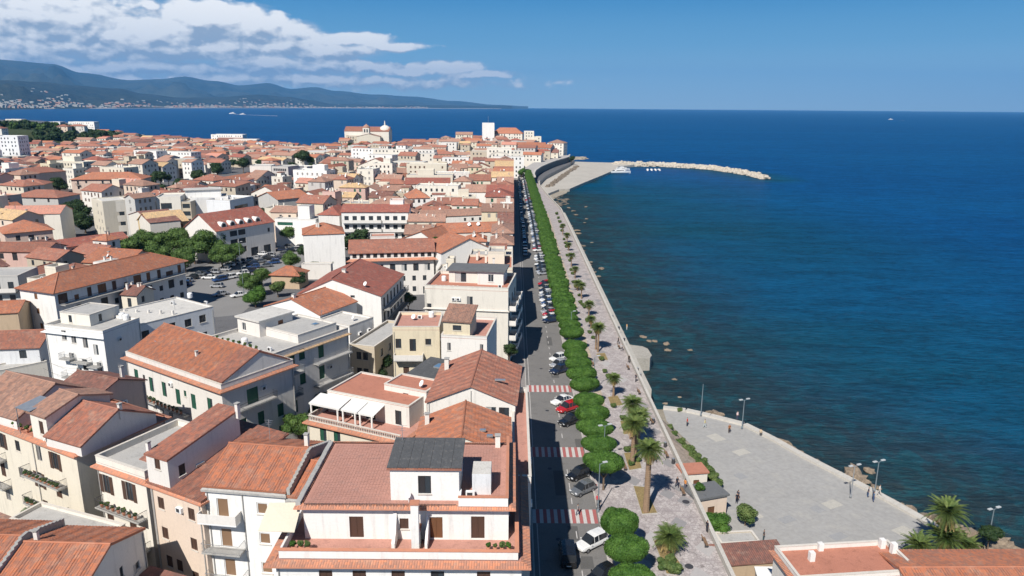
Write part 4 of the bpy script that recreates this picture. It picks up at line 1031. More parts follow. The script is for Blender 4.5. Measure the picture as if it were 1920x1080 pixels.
t_.build('sx', 1.7, mat='terra', over=.15, real=True); t_.chimney(-1.6, -4.3, 17.9, .7, .35); t_.chimney(1.8, 4.4, 19.3, .8, .4)
# ---- cream balcony house
b = BF('off-white house with a half grey, half red roof terrace, left of the peach house', (180,866), (272,897), 14.5, 10.5, wall='warm')
NB = b
for (px, py) in ((200,908),(243,922)): u, z = b.fpix('F', px, py); b.win('F', u, z-1.1, 1.1, 2.2, 'open_brown')
for (px, py) in ((207,965),(250,985),(213,1025),(256,1045)): u, z = b.fpix('F', px, py); b.win('F', u, z-1.1, 1.1, 2.2, 'shut_brown')
for py in (947, 1000): u, z = b.fpix('F', 225, py); b.balc('F', .4, b.L-.4, z-.4, 'iron', D=1.15)
b.build('flat', floor='slab', par=.75); b.ledge(13.95, out=.45, th=.26)
t_ = up(b, '', 1.9, 1.2, 3.9, 8, 14.4, 14.6); t_.build('sx', 1.8, mat='terra', over=.1)
# ---- large cream house at the left edge
b = BF('long cream house with arched windows and plant-filled balconies at the left edge of the picture', (-60,776), (142,852), 15.0, 11.0, wall='cream', name='apartment_house', cat='apartment house')
CR = b
for (px, py, w_, hh, st_) in ((33,836,.95,1.35,'half_dark'),(73,850,.95,1.9,'half_grey'),(104,865,1.15,2.1,'open_brown'),(3,826,1.1,2,'open_brown'),
    (40,887,.95,1.35,'shut_grey'),(75,900,1.1,2.0,'open_brown'),(110,918,1.1,2.1,'shut_brown'),(6,880,1,1.9,'shut_brown'),
    (50,941,.95,1.35,'shut_grey'),(87,952,1,1.9,'shut_brown'),(121,967,1,1.9,'shut_brown'),(15,925,1,1.9,'shut_grey'),(-25,815,1,1.9,'open_brown'),(-22,870,1,1.9,'shut_brown')):
    u, z = b.fpix('F', px, py); b.win('F', u, z-hh/2, w_, hh, st_)
for (xa, xb, py) in ((58,125,894),(62,130,947),(-8,12,855),(-8,22,902)):
    u0_, z = b.fpix('F', xa, py-(xb-xa)*.10); u1_, z1 = b.fpix('F', xb, py+(xb-xa)*.10); b.balc('F', u0_, u1_, (z+z1)/2-.2, 'iron', D=1.15)
b.build('flat', floor='redfloor', par=0); b.ledge(14.85, out=.55, th=.25); b.pipe('F', b.L*.62, 14.8)
t_ = BF('', (85,817), (151,836), 16.3, 9.5, z0=15.0, wall='white', parent=b.root, reg=False); t_.build('gx', 2.3, mat='terra', over=.2, real=True); t_.chimney(2.9, .3, 18.2, .9, .35)
t_ = BF('', (55,771), (85,781), 18.3, 7.5, z0=15.0, wall='warm', parent=b.root, reg=False); t_.win('F', 1.9, 15.9, .8, 1.6, 'shut_brown'); t_.win('R', 3.4, 16.4, 1.3, 1.2, 'glass_dark'); t_.build('gx', 1.2, mat='faded', over=.3, real=True); t_.dish(1.8, -4.2, 15.3, .4)
mb = MB().use(M_metal); x_, y_ = -t_.L/2, -t_.D/2; mb.poly([(x_-2.3,y_-.3,18.4),(x_+.6,y_-.3,18.5),(x_+.6,y_+2.6,18.9),(x_-2.3,y_+2.6,18.8)]); mb.poly([(x_-2.3,y_-.3,18.34),(x_-2.3,y_+2.6,18.74),(x_+.6,y_+2.6,18.84),(x_+.6,y_-.3,18.44)])
for q_ in ((x_-2.2,y_-.2),(x_-2.2,y_+2.5)): mb.tube((q_[0],q_[1],15.1),(q_[0],q_[1],18.4),.05,n=4)
t_.put('canopy', mb)
t_ = BF('', (-60,760), (30,786), 16.4, 10, z0=15.0, wall='white', parent=b.root, reg=False); t_.build('gx', 2.6, mat='faded', over=.2, real=True)
b = BF('house with a plain pinkish side wall and brown-red roof behind the long cream house', (96,735), (170,752), 16.0, 8.0, wall='pinkish'); b.auto('R', cols=2, nf=2, door=0); b.build('gx', 1.5, mat='brown', over=.25); b.chimney(2, 2, 17, 1.2, .4); b.antenna(3, 1, 17)
# ---- bottom-left roofs
b = Bld('white house with ribbed orange roof and dark back slope, second from left at the bottom', (-36.0,51.2), -2, 7.6, 10.6, 12.0, which='X', wall='white')
b.c = Vector((-39.6, 56.8, 0)); b.root.location = (b.c.x, b.c.y, 0); FOOT[-1] = (b.c.x, b.c.y, 4, 5.3, 0)
b.win('R', 6.5, 9.6, .5, 1.1, 'glass_dark'); b.win('R', 8.8, 8.6, 1.1, .9, 'half_white'); b.build('gx', 1.8, mat='orange', over=.18, real=True); b.chimney(-3.2, .6, 13.6, .9, .35)
b = Bld('white house with a corrugated orange roof in the bottom-left corner of the picture', (-36.0,51.2), -2, 11.0, 10.0, 12.4, which='X', wall='white')
b.c = Vector((-49.6, 57.6, 0)); b.root.location = (b.c.x, b.c.y, 0); FOOT[-1] = (b.c.x, b.c.y, 5.5, 5, 0)
b.build('gx', 1.7, mat='orange', over=.1, real=True)
fw_ = MB().use(M_conc)
for k in range(20): fw_.box(b.L/2+.12, b.L/2+.42, -b.D/2-.1+k*.512+.006, -b.D/2-.1+(k+1)*.512-.006, 11.9, 12.7+(1.7*(1-abs((k+.5)/20*2-1))))
b.put('firewall', fw_)
b = Bld('low grey outbuilding with a flat concrete roof in the yard at the lower left', (-46,66.5), -20, 12, 3.5, 9.5, which='X', wall='warm'); b.build('flat', floor='slab', par=.4)
b = Bld('low shed with a corrugated roof in the yard below the cream balconies', (-56,66), -25, 8, 6, 8.6, which='X', wall='beige'); b.build('sx', .6, mat='faded', over=.3)
b = Bld('small grey house in deep shade between the peach and white front houses', (-33.6,58.2), -20, 5, 5, 7.5, which='X', wall='grey'); b.auto('F', cols=2, style='shut_dark', door=0); b.build('sx', .6, mat='brown', over=.2)

# ---- green shutter house
b = BF('long white house with green shutters, a planted balcony and a broad orange roof', (236,668), (415,731), 13.9, 12.4, wall='white', name='town_house')
GS = b
for (px, py, w_, hh, st_) in ((256,705,1.1,2.2,'shut_green'),(270,708,.6,.9,'shut_dark'),(284,721,1.1,2.3,'half_green'),(308,730,1.1,2.3,'half_green'),(334,744,1.1,2.4,'shut_green'),(347,738,.6,.95,'shut_green'),(363,753,1.1,2.3,'shut_green'),(394,761,1.2,2.3,'half_green'),
    (290,758,1.0,1.7,'half_grey'),(303,765,1.0,1.7,'half_grey'),(320,772,1.0,1.8,'half_grey'),(262,745,.9,1.6,'half_grey')):
    u, z = b.fpix('F', px, py); b.win('F', u, z-hh/2, w_, hh, st_)
b.balc('F', 1.0, b.L*.66, b.fpix('F', 300, 742)[1]-1.1, 'iron', D=1.1)
u, z = b.fpix('R', 474, 742); b.win('R', u, z-1.1, 1.9, 2.3, 'shut_green'); b.balc('R', max(.2, u-3.0), u+3.5, z-1.15, 'iron', D=1.1)
for u, z in ((3, 6.5),(6, 6.5),(9.5, 6.5),(3,3),(9.5,3)): b.win('R', u, z, 1.1, 2.0, 'shut_green')
for u in (2,5,8,11,14,17,20): b.win('F', u, 2.2, 1.1, 2.0, 'shut_green')
b.build('flat', floor='slab', par=.75); b.ledge(13.55, out=.6, th=.25)
t_ = up(b, '', -1.6, -.2, b.L-3.9, b.D-1.2, 13.9, 14.7); t_.win('R', 3.2, 14.0, .5, .5, 'glass'); t_.build('gx', 2.9, mat='orange', over=.2, real=True, ridge_off=.6); t_.chimney(3.8, -3, 16.0, .6, .35); t_.skylight(-7, -1, 16.6); t_.skylight(-6.0, 1.0, 17.2, .5, .5); t_.skylight(-7.3, -2.6, 16.0,.6,.6)
t2 = up(b, '', b.L/2-1.9, -.2, 3.6, b.D-.9, 13.9, 14.9); t2.win('R', 3.0, 15.0-.85, .6, .7, 'glass'); t2.win('R', 6.0, 14.6-.45, .7, .7, 'glass'); t2.win('R', 8.2, 14.6-.45, .7, .7, 'glass'); t2.build('gx', 2.7, mat='terra', over=.12, real=True, ridge_off=.6)
# ---- big white building behind it, shaded side with green shutters
b = BS('big white house with grey flat roofs and green shutters on its shaded side wall', (505,673), (653,621), 14.3, 15.5, wall='white', name='town_house')
WB = b
for (px, py, w_, hh) in ((516,695,1.2,2.4),(547,678,1.2,2.2),(566,664,1.2,1.8),(602,658,1.2,2.3),(518,738,1.2,2.4),(548,722,1.2,2.2),(568,710,1.2,1.8),(604,698,1.2,2.3),(528,775,1.3,2.2),(553,763,1.2,2.1)):
    u, z = b.fpix('R', px, py); b.win('R', u, z-hh/2, w_, hh, 'shut_green')
for (xa, xb, ya, yb) in ((512,563,712,692),(588,660,681,655),(588,660,720,698),(512,560,753,738)):
    u0_, z = b.fpix('R', xa, ya); u1_, z1 = b.fpix('R', xb, yb); b.balc('R', max(.3,u0_), min(u1_, b.D-.3), (z+z1)/2, 'iron' if ya > 735 else 'metal', D=1.2)
b.auto('F', cols=5, style='shut_green', nf=3)
b.build('flat', floor='slab', par=.6); b.ledge(13.7, out=.4, th=.2, mat=tiles('ledge_sand', (.5,.34,.2),(.3,.22,.15)))
t_ = up(b, '', 1.2, 3.2, 9.5, 8.5, 14.3, 15.5); t_.build('flat', floor='slab', par=.3); t_.skylight(2, 2, 15.6)
t_ = up(b, '', -4.6, 1.2, 5.6, 7.0, 14.3, 17.2); t_.win('F', 1.6, 14.9, 1, 1.4, 'glass'); t_.win('R', 4.4, 15.0, 1.1, 1.3, 'shut_wood'); t_.build('flat', floor='pale', par=0, over=.3)
b.acunit(5, -6, 14.4); b.tank(-1, -6, 14.4); b.antenna(3, 7, 15.5)
# ---- white flat-roofed block
b = BS('white block with a blank shaded side wall, curved balconies and a patchy grey flat roof', (193,626), (262,601), 14.4, 12.5, wall='bright', name='apartment_house', cat='apartment house')
FB = b
for (px, py, w_, hh, st_) in ((160,642,1.0,2.0,'half_grey'),(138,634,1,1.8,'half_grey'),(120,628,1,1.8,'half_grey'),(187,690,1,2,'half_grey'),(150,700,1.1,2,'half_grey'),(160,684,1.1,2,'half_dark'),(180,656,1,1.9,'half_white'),(135,672,1.1,2,'half_grey')):
    u, z = b.fpix('F', px, py); b.win('F', u, z-hh/2, w_, hh, st_)
for (xa, xb, py) in ((142,172,672),(172,192,680),(120,140,665),(148,178,712),(125,150,700)):
    u0_, z = b.fpix('F', xa, py-(xb-xa)*.1); u1_, z1 = b.fpix('F', xb, py+(xb-xa)*.1); b.balc('F', u0_, min(u1_, b.L-.2), (z+z1)/2-.5, 'metal', D=1.2)
b.auto('F', cols=4, style='half_grey', door=.8, prob=.8, nf=2, top=6.5)
b.build('flat', floor='slab', par=.5); b.tank(4.0, 3.4, 14.5); b.tank(2.6, 3.9, 14.5); b.ledge(13.6, out=.5, th=.15, mat=M_white, sides='F')
t_ = up(b, '', -2.2, 1.8, 6.5, 6.5, 14.4, 16.4, wall='warm'); t_.win('F', 2.2, 14.8, .7, 1.3, 'glass_dark'); t_.win('R', 2.2, 14.8, .7, 1.3, 'glass_dark'); t_.build('flat', floor='slab', par=.12)
b = BS('long lower white wing with a pale flat roof and paired windows, behind the blank-walled block', (262,611), (400,577), 13.2, 12.5, wall='bluish', name='apartment_house', cat='apartment house')
for (px, py) in ((273,628),(323,613),(353,606),(380,598)): u, z = b.fpix('R', px, py); b.win('R', u, z-.7, 1.4, 1.5, 'half_dark'); b.win('R', u, z-4.2, 1.4, 1.5, 'half_dark')
b.build('flat', floor='pale', par=.25); b.antenna(2,2,13.2); b.acunit(-2, 4, 13.3); b.acunit(3, 8, 13.3); b.tank(-4, 9, 13.3)
for k in range(5): b.chimney(-5+2.4*k, (k*37 % 9)-4, 13.2, .5+.1*k, .35, cap=False)
# ---- long house with the bright orange roof and long balcony
b = BS('long white house with bright orange hipped roof and full-length balcony beside the car park', (101,547), (345,488), 12.6, 11.0, wall='bright', name='apartment_house', cat='apartment house')
LH = b; L_ = b.D; rn = random.Random(1)
for k in range(11):
    u = 1.8+k*(L_-3.6)/10; wd = 1.1 if k % 3 else 2.2
    b.win('R', u, 9.6, wd, 2.15 if k % 4 != 1 else 1.2, 'shut_wood' if k in (1,3,6,7,10) else 'shut_brown'); b.win('R', u+.2, 6.3, 1.1 if k % 3 else 1.8, 2.15 if k % 2 else 1.3, 'shut_dark'); b.win('R', u, 3, 1.2, 1.4, 'shut_dark')
b.balc('R', 1.0, L_-.6, 9.45, 'iron', D=1.6)
for (u, z) in ((5,10.3),(5,7.0),(5.4,3.6)): b.win('F', u, z, .95, 1.25, 'shut_wood')
b.build('hip', 2.5, mat='orange', over=.7)
mb = MB().use(M_white); mb.poly([(b.L/2+.05,-1,9.1),(b.L/2+.05,5,9.1),(b.L/2+2.6,5,8.5),(b.L/2+2.6,-1,8.5)][::-1]); mb.poly([(b.L/2+.05,-1,9.05),(b.L/2+.05,5,9.05),(b.L/2+2.6,5,8.45),(b.L/2+2.6,-1,8.45)])
for yy in (-.8,4.8): mb.tube((b.L/2+2.5,yy,6.2),(b.L/2+2.5,yy,8.5),.05,n=4)
b.put('canopy', mb)
t_ = up(b, '', -3.9, 3, 3.0, 5, 12.4, 14.6); t_.build('flat', floor='pale', par=0); t_.chimney(-.5,0,14.6,.8,.4); t_.chimney(.5,1,14.6,.8,.4)
# ---- terrace house with pergola awnings
b = BF('cream house with a wide balustraded terrace and white awnings in the middle of the foreground', (576,789), (751,829), 9.4, 13.0, wall='cream', name='terrace_house')
for (px, py) in ((606,812),(632,818)): u, z = b.fpix('F', px, py); b.win('F', u, z-1.2, 1.1, 2.2, 'half_green')
b.auto('F', cols=5, style='shut_grey', nf=3, top=6)
b.build('flat', floor='paving', par=0); b.ledge(9.1, out=.5, th=.3)
x, y = b.L/2, b.D/2; bal = MB().use(M_trim)
for (x0, y0, x1, y1) in ((-x+.15,-y+.15,x-.15,-y+.15),(-x+.15,-y+.15,-x+.15,-.5)):
    bal.box(min(x0,x1)-.1, max(x0,x1)+.1, min(y0,y1)-.1, max(y0,y1)+.1, 10.2, 10.32); bal.box(min(x0,x1)-.1, max(x0,x1)+.1, min(y0,y1)-.1, max(y0,y1)+.1, 9.46, 9.58)
    n = int(math.hypot(x1-x0, y1-y0)/.28)
    for i in range(n): f = (i+.5)/n; bal.tube((x0+(x1-x0)*f, y0+(y1-y0)*f, 9.58),(x0+(x1-x0)*f, y0+(y1-y0)*f, 10.2), .06, n=4, cap=False)
b.put('balustrade', bal)
t_ = BF('', (614,735), (767,765), 12.4, 8.2, z0=9.4, wall='white', parent=b.root, reg=False)
u, z = t_.fpix('F', 747, 785); t_.win('F', u, 9.6, 1.0, 2.1, 'half_dark')
for uu in (2.2, 4.8, 7.2): t_.win('F', uu, 9.6, 1.6, 2.1, 'glass_dark')
t_.build('flat', floor='redfloor', par=.22)
X_, Y_ = -t_.L/2, -t_.D/2
for k, (xa, xb) in enumerate(((X_-1.2, X_+4.0),(X_+4.2, X_+6.9),(X_+7.0, X_+9.6))):
    aw = MB().use(dirty('awning_white', (.66,.66,.64), v=.04)); z1, z2 = 12.1, 11.6; ya, yb = Y_-.02, Y_-2.7
    aw.poly([(xa,yb,z2),(xb,yb,z2),(xb,ya,z1),(xa,ya,z1)]); aw.poly([(xa,ya,z1-.04),(xb,ya,z1-.04),(xb,yb,z2-.04),(xa,yb,z2-.04)]); aw.poly([(xa,yb,z2-.25),(xb,yb,z2-.25),(xb,yb,z2),(xa,yb,z2)])
    ao = t_.put('awning', aw); ps = MB().use(WALL('bright'))
    for xx in (xa+.3, xb-.4): ps.tube((xx,yb+.1,9.46),(xx,yb+.1,z2-.02),.13,n=8)
    t_.sub('post', ps, ao)
t2 = up(b, '', x-4.2, 3.6, 7.0, 4.6, 9.4, 13.2, wall='white'); t2.win('F', 3.6, 11.4, .9, 1.2, 'half_dark'); t2.build('flat', floor='redfloor', par=.2); t2.dish(2, -1, 13.3, .5)
# ---- dark roofed house behind the terrace
b = BF('white house with a dark grey felt roof and a blue skylight, behind the awning terrace', (742,716), (808,730), 12.4, 9.5, wall='white'); b.win('F', 2.2, 10.3, .95, 1.3, 'half_dark'); b.build('sx', .8, mat='brown', over=.15)
fr_ = MB().use(MATS['bitumen_felt']); X_, Y_ = b.L/2+.16, b.D/2+.16
for k in range(6):
    xa = -X_+k*2*X_/6; e_ = .014 if k % 2 else .004; fr_.poly([(xa+.01,-Y_,12.46+e_-.0),(xa+2*X_/6-.01,-Y_,12.46+e_),(xa+2*X_/6-.01,Y_,13.30+e_),(xa+.01,Y_,13.30+e_)])
tag(b.put('felt_strips', fr_), kind='stuff'); b.skylight(.6, 2.2, 13.15, 2.2, 1.6); b.chimney(b.L/2+.8, 0, 12.6, 1.0, .6)
# ---- two gable roofs by the seafront
b = BF('white seafront house with an orange gable roof directly behind the front apartment house', (775,850), (957,850), 15.4, 9.2, wall='warm', name='town_house'); b.build('gy', 2.1, mat='orange', over=.22, real=True); b.skylight(2.2, -2.0, 16.9, .7, .35); b.skylight(3.0, -2.8, 16.6, .7, .35); b.auto('R', cols=4, style='shut_grey'); b.chimney(-4.4, 2, 16.2, .8, .5)
b = BF('white seafront house with a large terracotta gable roof facing the camera', (801,752), (966,757), 15.4, 13.6, wall='white', name='town_house')
for (px, py) in ((921,774),(945,775)): u, z = b.fpix('F', px, py); b.win('F', u, z-.8, 1.3, 1.6, 'half_dark' if px > 930 else 'half_white')
b.build('gy', 2.3, mat='terra', over=.28, real=True); b.chimney(-4.6, 3.5, 16.5, .9, .6); b.skylight(3.4, -2.6, 16.9, 1.4, .3); b.pipe('F', b.L*.5, 17)
tr = Bld('narrow pink-edged terrace strip of the seafront front house row, next to the road', (1.18,80.9), 0, 2.0, 24.6, 13.6, which='X', wall='white', name='terrace'); tr.build('flat', floor='paving', par=.7); 
# ---- cream house with roof terrace
b = BF('pale yellow house with cluttered roof terrace and tiled roof room behind the seafront gables', (736,619), (824,619), 14.8, 9.2, wall='yellow', name='town_house')
for (px, py, w_, hh) in ((747,644,1,1.7),(774,647,1.1,2.2),(803,641,1,1.1)): u, z = b.fpix('F', px, py); b.win('F', u, z-hh/2, w_, hh, 'half_dark')
b.balc('F', .2, 5.2, b.fpix('F', 755, 665)[1]-.6, 'solid', D=1.4); b.auto('F', cols=3, nf=3, top=9)
b.build('flat', floor='paving', par=.6); b.acunit(0,2,14.9); b.tank(2,3,14.9); b.antenna(3,0,14.9); b.dish(-1,1,14.9)
c2 = BF('', (827,633), (913,637), 13.9, 11.5, wall='white', parent=b.root, reg=True)
for (px, py) in ((830,650),(842,650),(903,653)): u, z = c2.fpix('F', px, py); c2.win('F', u, z-.7, .6, 1.4, 'half_grey')
c2.build('flat', floor='paving', par=.5); c2.auto('R', cols=3)
t_ = BF('', (831,601), (881,604), 16.8, 4.8, z0=13.9, wall='yellow', parent=b.root, reg=False); t_.win('F', 2.4, 15.2, 1.5, .9, 'glass_dark'); t_.win('F', 4.4, 15.2, .7, .8, 'glass_dark'); t_.build('sx', 1.5, mat='faded', over=.3, real=True)
# ---- large white block on the seafront
b = BF('large plain off-white block with a dark-roofed roof house, on the seafront beyond the cream house', (796,541), (953,547), 16.2, 13.5, wall='warm', name='apartment_house', cat='apartment house')
u, z = b.fpix('F', 881, 565); b.win('F', u, z-1.0, 1.2, 2.0, 'half_grey'); u, z = b.fpix('F', 800, 575); b.win('F', max(.9,u), z-.9, .9, 1.6, 'half_dark'); b.win('F', max(.9,u), z-4.2, .9, 1.6, 'half_dark')
for k in range(4):
    for i in range(3): b.balc('R', .6+i*4.4, 4.2+i*4.4, 2.8+k*3.1, 'solid', D=1.5); b.win('R', 2.4+i*4.4, 2.9+k*3.1, 1.6, 2.2, 'glass_dark')
b.build('flat', floor='redfloor', par=.7); b.ledge(12.0, out=.3, th=.2, mat=M_trim, sides='F')
t_ = up(b, '', -1.6, 2.0, 6.2, 6, 16.2, 19.0); t_.win('F', 2.5, 16.4, 2.4, 2.1, 'half_white'); t_.build('flat', floor='dark', par=0, over=.5)
t2 = up(b, '', 4.2, 1.0, 5.4, 6, 16.2, 19.3, wall='white'); t2.win('F', 2.8, 16.9, 1.2, 1.6, 'glass'); t2.build('flat', floor='dark', par=0, over=.5)
b.acunit(6.5, -4, 16.3); b.tank(-6, 0, 16.3); b.antenna(-7, 3, 16.3, 3)
for k in range(6): b.chimney(-6.6+k*.9, -5, 16.2, .4, .3, cap=False)
# ---- white gable house in the middle
b = Bld('white house with a huge dark-red gable roof and long side balconies, mid-town', (714,554), -5, 18.0, 20.5, 12.8, which='B', wall='bright', name='town_house')
for (px, py) in ((628,549),(661,553)): u, z = b.fpix('F', px, py); b.win('F', u, z-.6, .95, 1.2, 'glass_dark')
b.win('F', 11, 7, 3.6, 1.2, 'half_white'); b.win('F', 11, 3.6, 3.6, 1.2, 'half_white')
for k in range(3):
    b.balc('R', 1, 19, 9.4-k*3.2, 'iron', D=1.6)
    for i in range(6): b.win('R', 2.5+i*3.0, 9.5-k*3.2, 1.3, 2.2, 'glass_dark')
b.build('gy', 3.4, mat='red', over=.3, ridge_off=-1.5); b.chimney(-1, -3.5, 15.8, .8, .8); b.dish(5.2,-8.5,14.2,.5)
b = BF('small white house with an orange gable roof below the large dark-red gable', (497,573), (600,590), 11.8, 11.5, wall='bright'); b.auto('F', cols=3, nf=1, prob=.4, style='half_grey'); b.build('gy', 2.4, mat='orange', over=.25); b.chimney(0, -5, 13, 1.8, .6)
b = BF('white outhouse with a pale awning roof between the small gable and the flat-roofed block', (596,602), (655,614), 10.8, 7, wall='bright'); b.win('F', 3, 8.0, 3.2, 1.4, 'half_white'); b.build('flat', floor='pale', par=.3); b.dish(2,0,11,.5)
b = BF('narrow cream corner house with a curved balcony beside the conifer garden', (655,650), (702,655), 9.0, 16, wall='beige'); b.auto('F', cols=2, style='half_dark'); b.auto('R', cols=4, style='glass_dark'); b.build('flat', floor='slab', par=.5)
# ---- middle distance
b = BF('long house with a continuous red roof over a row of dark attic windows', (656,474), (813,470), 12.6, 11, wall='white', name='apartment_house', cat='apartment house')
n_ = 12
for k in range(n_): b.win('F', 1.2+k*(b.L-2.4)/(n_-1), 11.0, 1.1, 1.15, 'shut_dark')
for k in range(7): b.win('F', 1.8+k*(b.L-3.6)/6, 7.0, 1.5, 2.1, 'half_dark' if k % 2 else 'half_white')
b.auto('F', cols=7, nf=2, top=6.4, style='glass_dark'); b.ledge(10.2, out=1.1, th=.2, sides='F', slope=.4); b.build('gx', 2.5, mat='terra', over=.5)
t_ = up(b, '', -2.5, 3.5, 7, 5, 12.6, 15.6); t_.win('F', 2.5, 13.6, .8, .9, 'glass_dark'); t_.build('flat', floor='redfloor', par=.3)
b = BF('plain white gable-end house with orange roof, right of the long attic-window row', (827,474), (919,464), 12.4, 12, wall='bright'); b.win('F', 10.5, 12.0-.9, .5, .6, 'glass_dark'); b.build('gy', 3.3, mat='orange', over=.3, ridge_off=1.0)
b = BF('white house with a tiled roof and a window block, set behind the plain gable-end house', (824,437), (941,433), 13.0, 10, wall='warm'); u, z = b.fpix('F', 838, 449); b.win('F', u, z-1.0, 2.6, 2.2, 'glass_dark'); b.build('gx', 2.2, mat='orange', over=.3); b.dish(3,-2,14.4,.6); b.dish(0,-2,14.4,.6)
b = BF('small orange-roofed house with a white gable, left of the plain gable-end house', (755,446), (815,452), 12.2, 12, wall='white'); b.win('F', 6.2, 10.9, .9, 1.0, 'glass_dark'); b.build('gy', 2.6, mat='orange', over=.3, ridge_off=1)
b = BF('white box-shaped house with an orange hipped roof, standing free beside the car park', (568,440), (645,437), 12.2, 12, wall='bright'); b.build('hip', 2.6, mat='orange', over=.3)
for (x_, y_) in ((-2,-2),(-1.4,-2.3)): b.chimney(x_, y_, 14.4, .9, .5)
b = BF('wide white apartment building with continuous white balconies and a dark-red roof', (640,397), (765,397), 13.8, 13, wall='bright', name='apartment_house', cat='apartment house')
for k in range(3):
    b.balc('F', .4, b.L*.60, 9.9-k*3.3, 'white', D=1.6); b.balc('F', b.L*.62, b.L-.4, 9.9-k*3.3, 'white', D=1.6)
    for i in range(8): b.win('F', 1.8+i*(b.L-3.6)/7, 10.0-k*3.3, 1.6, 2.2, 'glass_dark')
b.build('gx', 2.0, mat='red', over=.4)
t_ = up(b, '', 7.5, 2, 5, 5, 13.8, 17); t_.build('flat', floor='redfloor', par=.4)
b = BF('house with a red hipped roof at the left end of the balconied apartment building', (597,402), (636,403), 12.2, 14, wall='white'); b.build('hip', 2.6, mat='red', over=.3)
b = BF('long low white building with a faded orange roof, near the road in the middle distance', (792,407), (935,401), 11.8, 9, wall='white')
for k in range(4): b.win('F', b.L*.55+k*3.0, 9.6, .9, 1.2, 'glass_dark')
b.build('gx', 1.9, mat='faded', over=.3)
# red roof with arched dormers by the car park
b = BS('grey-white house by the car park with a red roof and arched dormers', (405,433), (513,415), 11.2, 16, wall='white', name='town_house')
for (px, py) in ((420,441),(437,437)): pass
for k in range(3):
    for i in range(2): b.win('R', b.D*(.28+.14*i), 8.4-k*3.0, 3.0, 1.9, 'glass_dark')
for u in (b.D*.62, b.D*.85): b.win('R', u, .3, 3.2, 3.0, 'glass_dark')
b.win('R', 3, 7.5, 1.1, 1.3, 'glass_dark'); b.win('R', b.D-2.5, 7.8, 1, 1.4, 'glass_dark'); b.win('F', 8, 8.6, 1.4, 1.4, 'glass_dark'); b.auto('F', cols=4, nf=2, top=8, style='glass_dark')
b.build('gy', 5.0, mat='red', over=.4)
for k in range(5):
    yy = -b.D/2+4+k*(b.D-8)/4.6; dm = MB().use(WALL('white')); n_ = 7; X0, X1 = b.L/2-3.6, b.L/2-.9; ar = [(yy+1.15*math.cos(math.pi*i/n_), 12.2+1.35*math.sin(math.pi*i/n_)) for i in range(n_+1)]
    for i in range(n_): dm.poly([(X1,ar[i][0],ar[i][1]),(X1,ar[i+1][0],ar[i+1][1]),(X0,ar[i+1][0],ar[i+1][1]),(X0,ar[i][0],ar[i][1])][::-1])
    dm.poly([(X1,ar[0][0],11.3)]+[(X1,p[0],p[1]) for p in ar]+[(X1,ar[-1][0],11.3)]); dm.use(GL()); dm.poly([(X1+.02,yy+.8,11.9),(X1+.02,yy+.7,12.8),(X1+.02,yy,13.2),(X1+.02,yy-.7,12.8),(X1+.02,yy-.8,11.9)][::-1]); b.put('dormer', dm)
# white modern building behind it
b = BF('white modern building with rounded corners and a roof terrace, behind the red-roofed house with dormers', (357,375), (428,372), 13.5, 12, wall='bright', name='apartment_house', cat='apartment house'); b.win('F', 1.5, 10.8, 1, 1.6, 'glass_dark'); b.win('F', b.L-1.3, 10.6, 1.4, 1.9, 'glass_dark'); b.build('flat', floor='pale', par=.9)
t_ = up(b, '', -2, 3, 14, 6, 13.5, 17.0); t_.build('flat', floor='slab', par=.2, over=.6); b.tank(5,2,13.5); b.tank(3,2,13.5)
b = BF('lower white block with a large shaded window band, right of the rounded modern building', (431,380), (475,371), 13.0, 11, wall='bluish', name='apartment_house', cat='apartment house'); b.win('F', b.L*.45, 9.0, b.L*.55, 2.2, 'glass_dark'); b.build('flat', floor='pale', par=.9); b.tank(2,0,13); b.tank(-3,2,13)
b = BF('tall beige block with horizontal window bands, left of the sandy-roofed house', (193,382), (238,379), 14.0, 13, wall='warm', name='apartment_house', cat='apartment house')
for k in range(3): b.win('F', b.L*.5, 8.9-k*4, b.L*.7, 1.5, 'glass_grey')
b.build('flat', floor='pale', par=.8)
b = BF('narrow cream block with small windows forming the left part of the tall beige block', (171,374), (192,380), 14.5, 13, wall='cream'); b.auto('F', cols=3, style='shut_grey', prob=.8, door=0); b.build('flat', floor='pale', par=.5)
b = BF('beige gable-end house with a small red roof patch, directly left of the sandy roof', (241,402), (281,418), 12.2, 10, wall='warm'); b.build('gy', 2.6, mat='brown', over=.2)
b = BF('ochre house with a sandy yellow roof and green-grey windows above the car-park trees', (283,420), (352,413), 11.6, 13, wall='ochre')
for i in range(2):
    for k in range(2): b.win('F', 2+i*1.6, 9.2-k*1.9, 1.2, 1.4, 'glass_dark')
b.win('F', 10, 8.4, 1.5, 2.2, 'shut_wood'); b.build('gx', 3.2, mat='sand', over=.4)
b = BF('cream block with recessed dark balconies, between the sandy roof and the rounded modern building', (292,372), (338,371), 15, 14, wall='warm', name='apartment_house', cat='apartment house'); b.win('F', b.L*.4, 10.6, b.L*.45, 2.4, 'glass_grey'); b.build('flat', floor='pale', par=.6)
b = BF('grey-beige block with stacked dark loggias right of the cream block', (340,380), (357,380), 13, 10, wall='beige'); b.auto('F', cols=1, style='glass_dark', w_=3, h=1.8, prob=1, door=0); b.build('flat', floor='slab', par=.4)
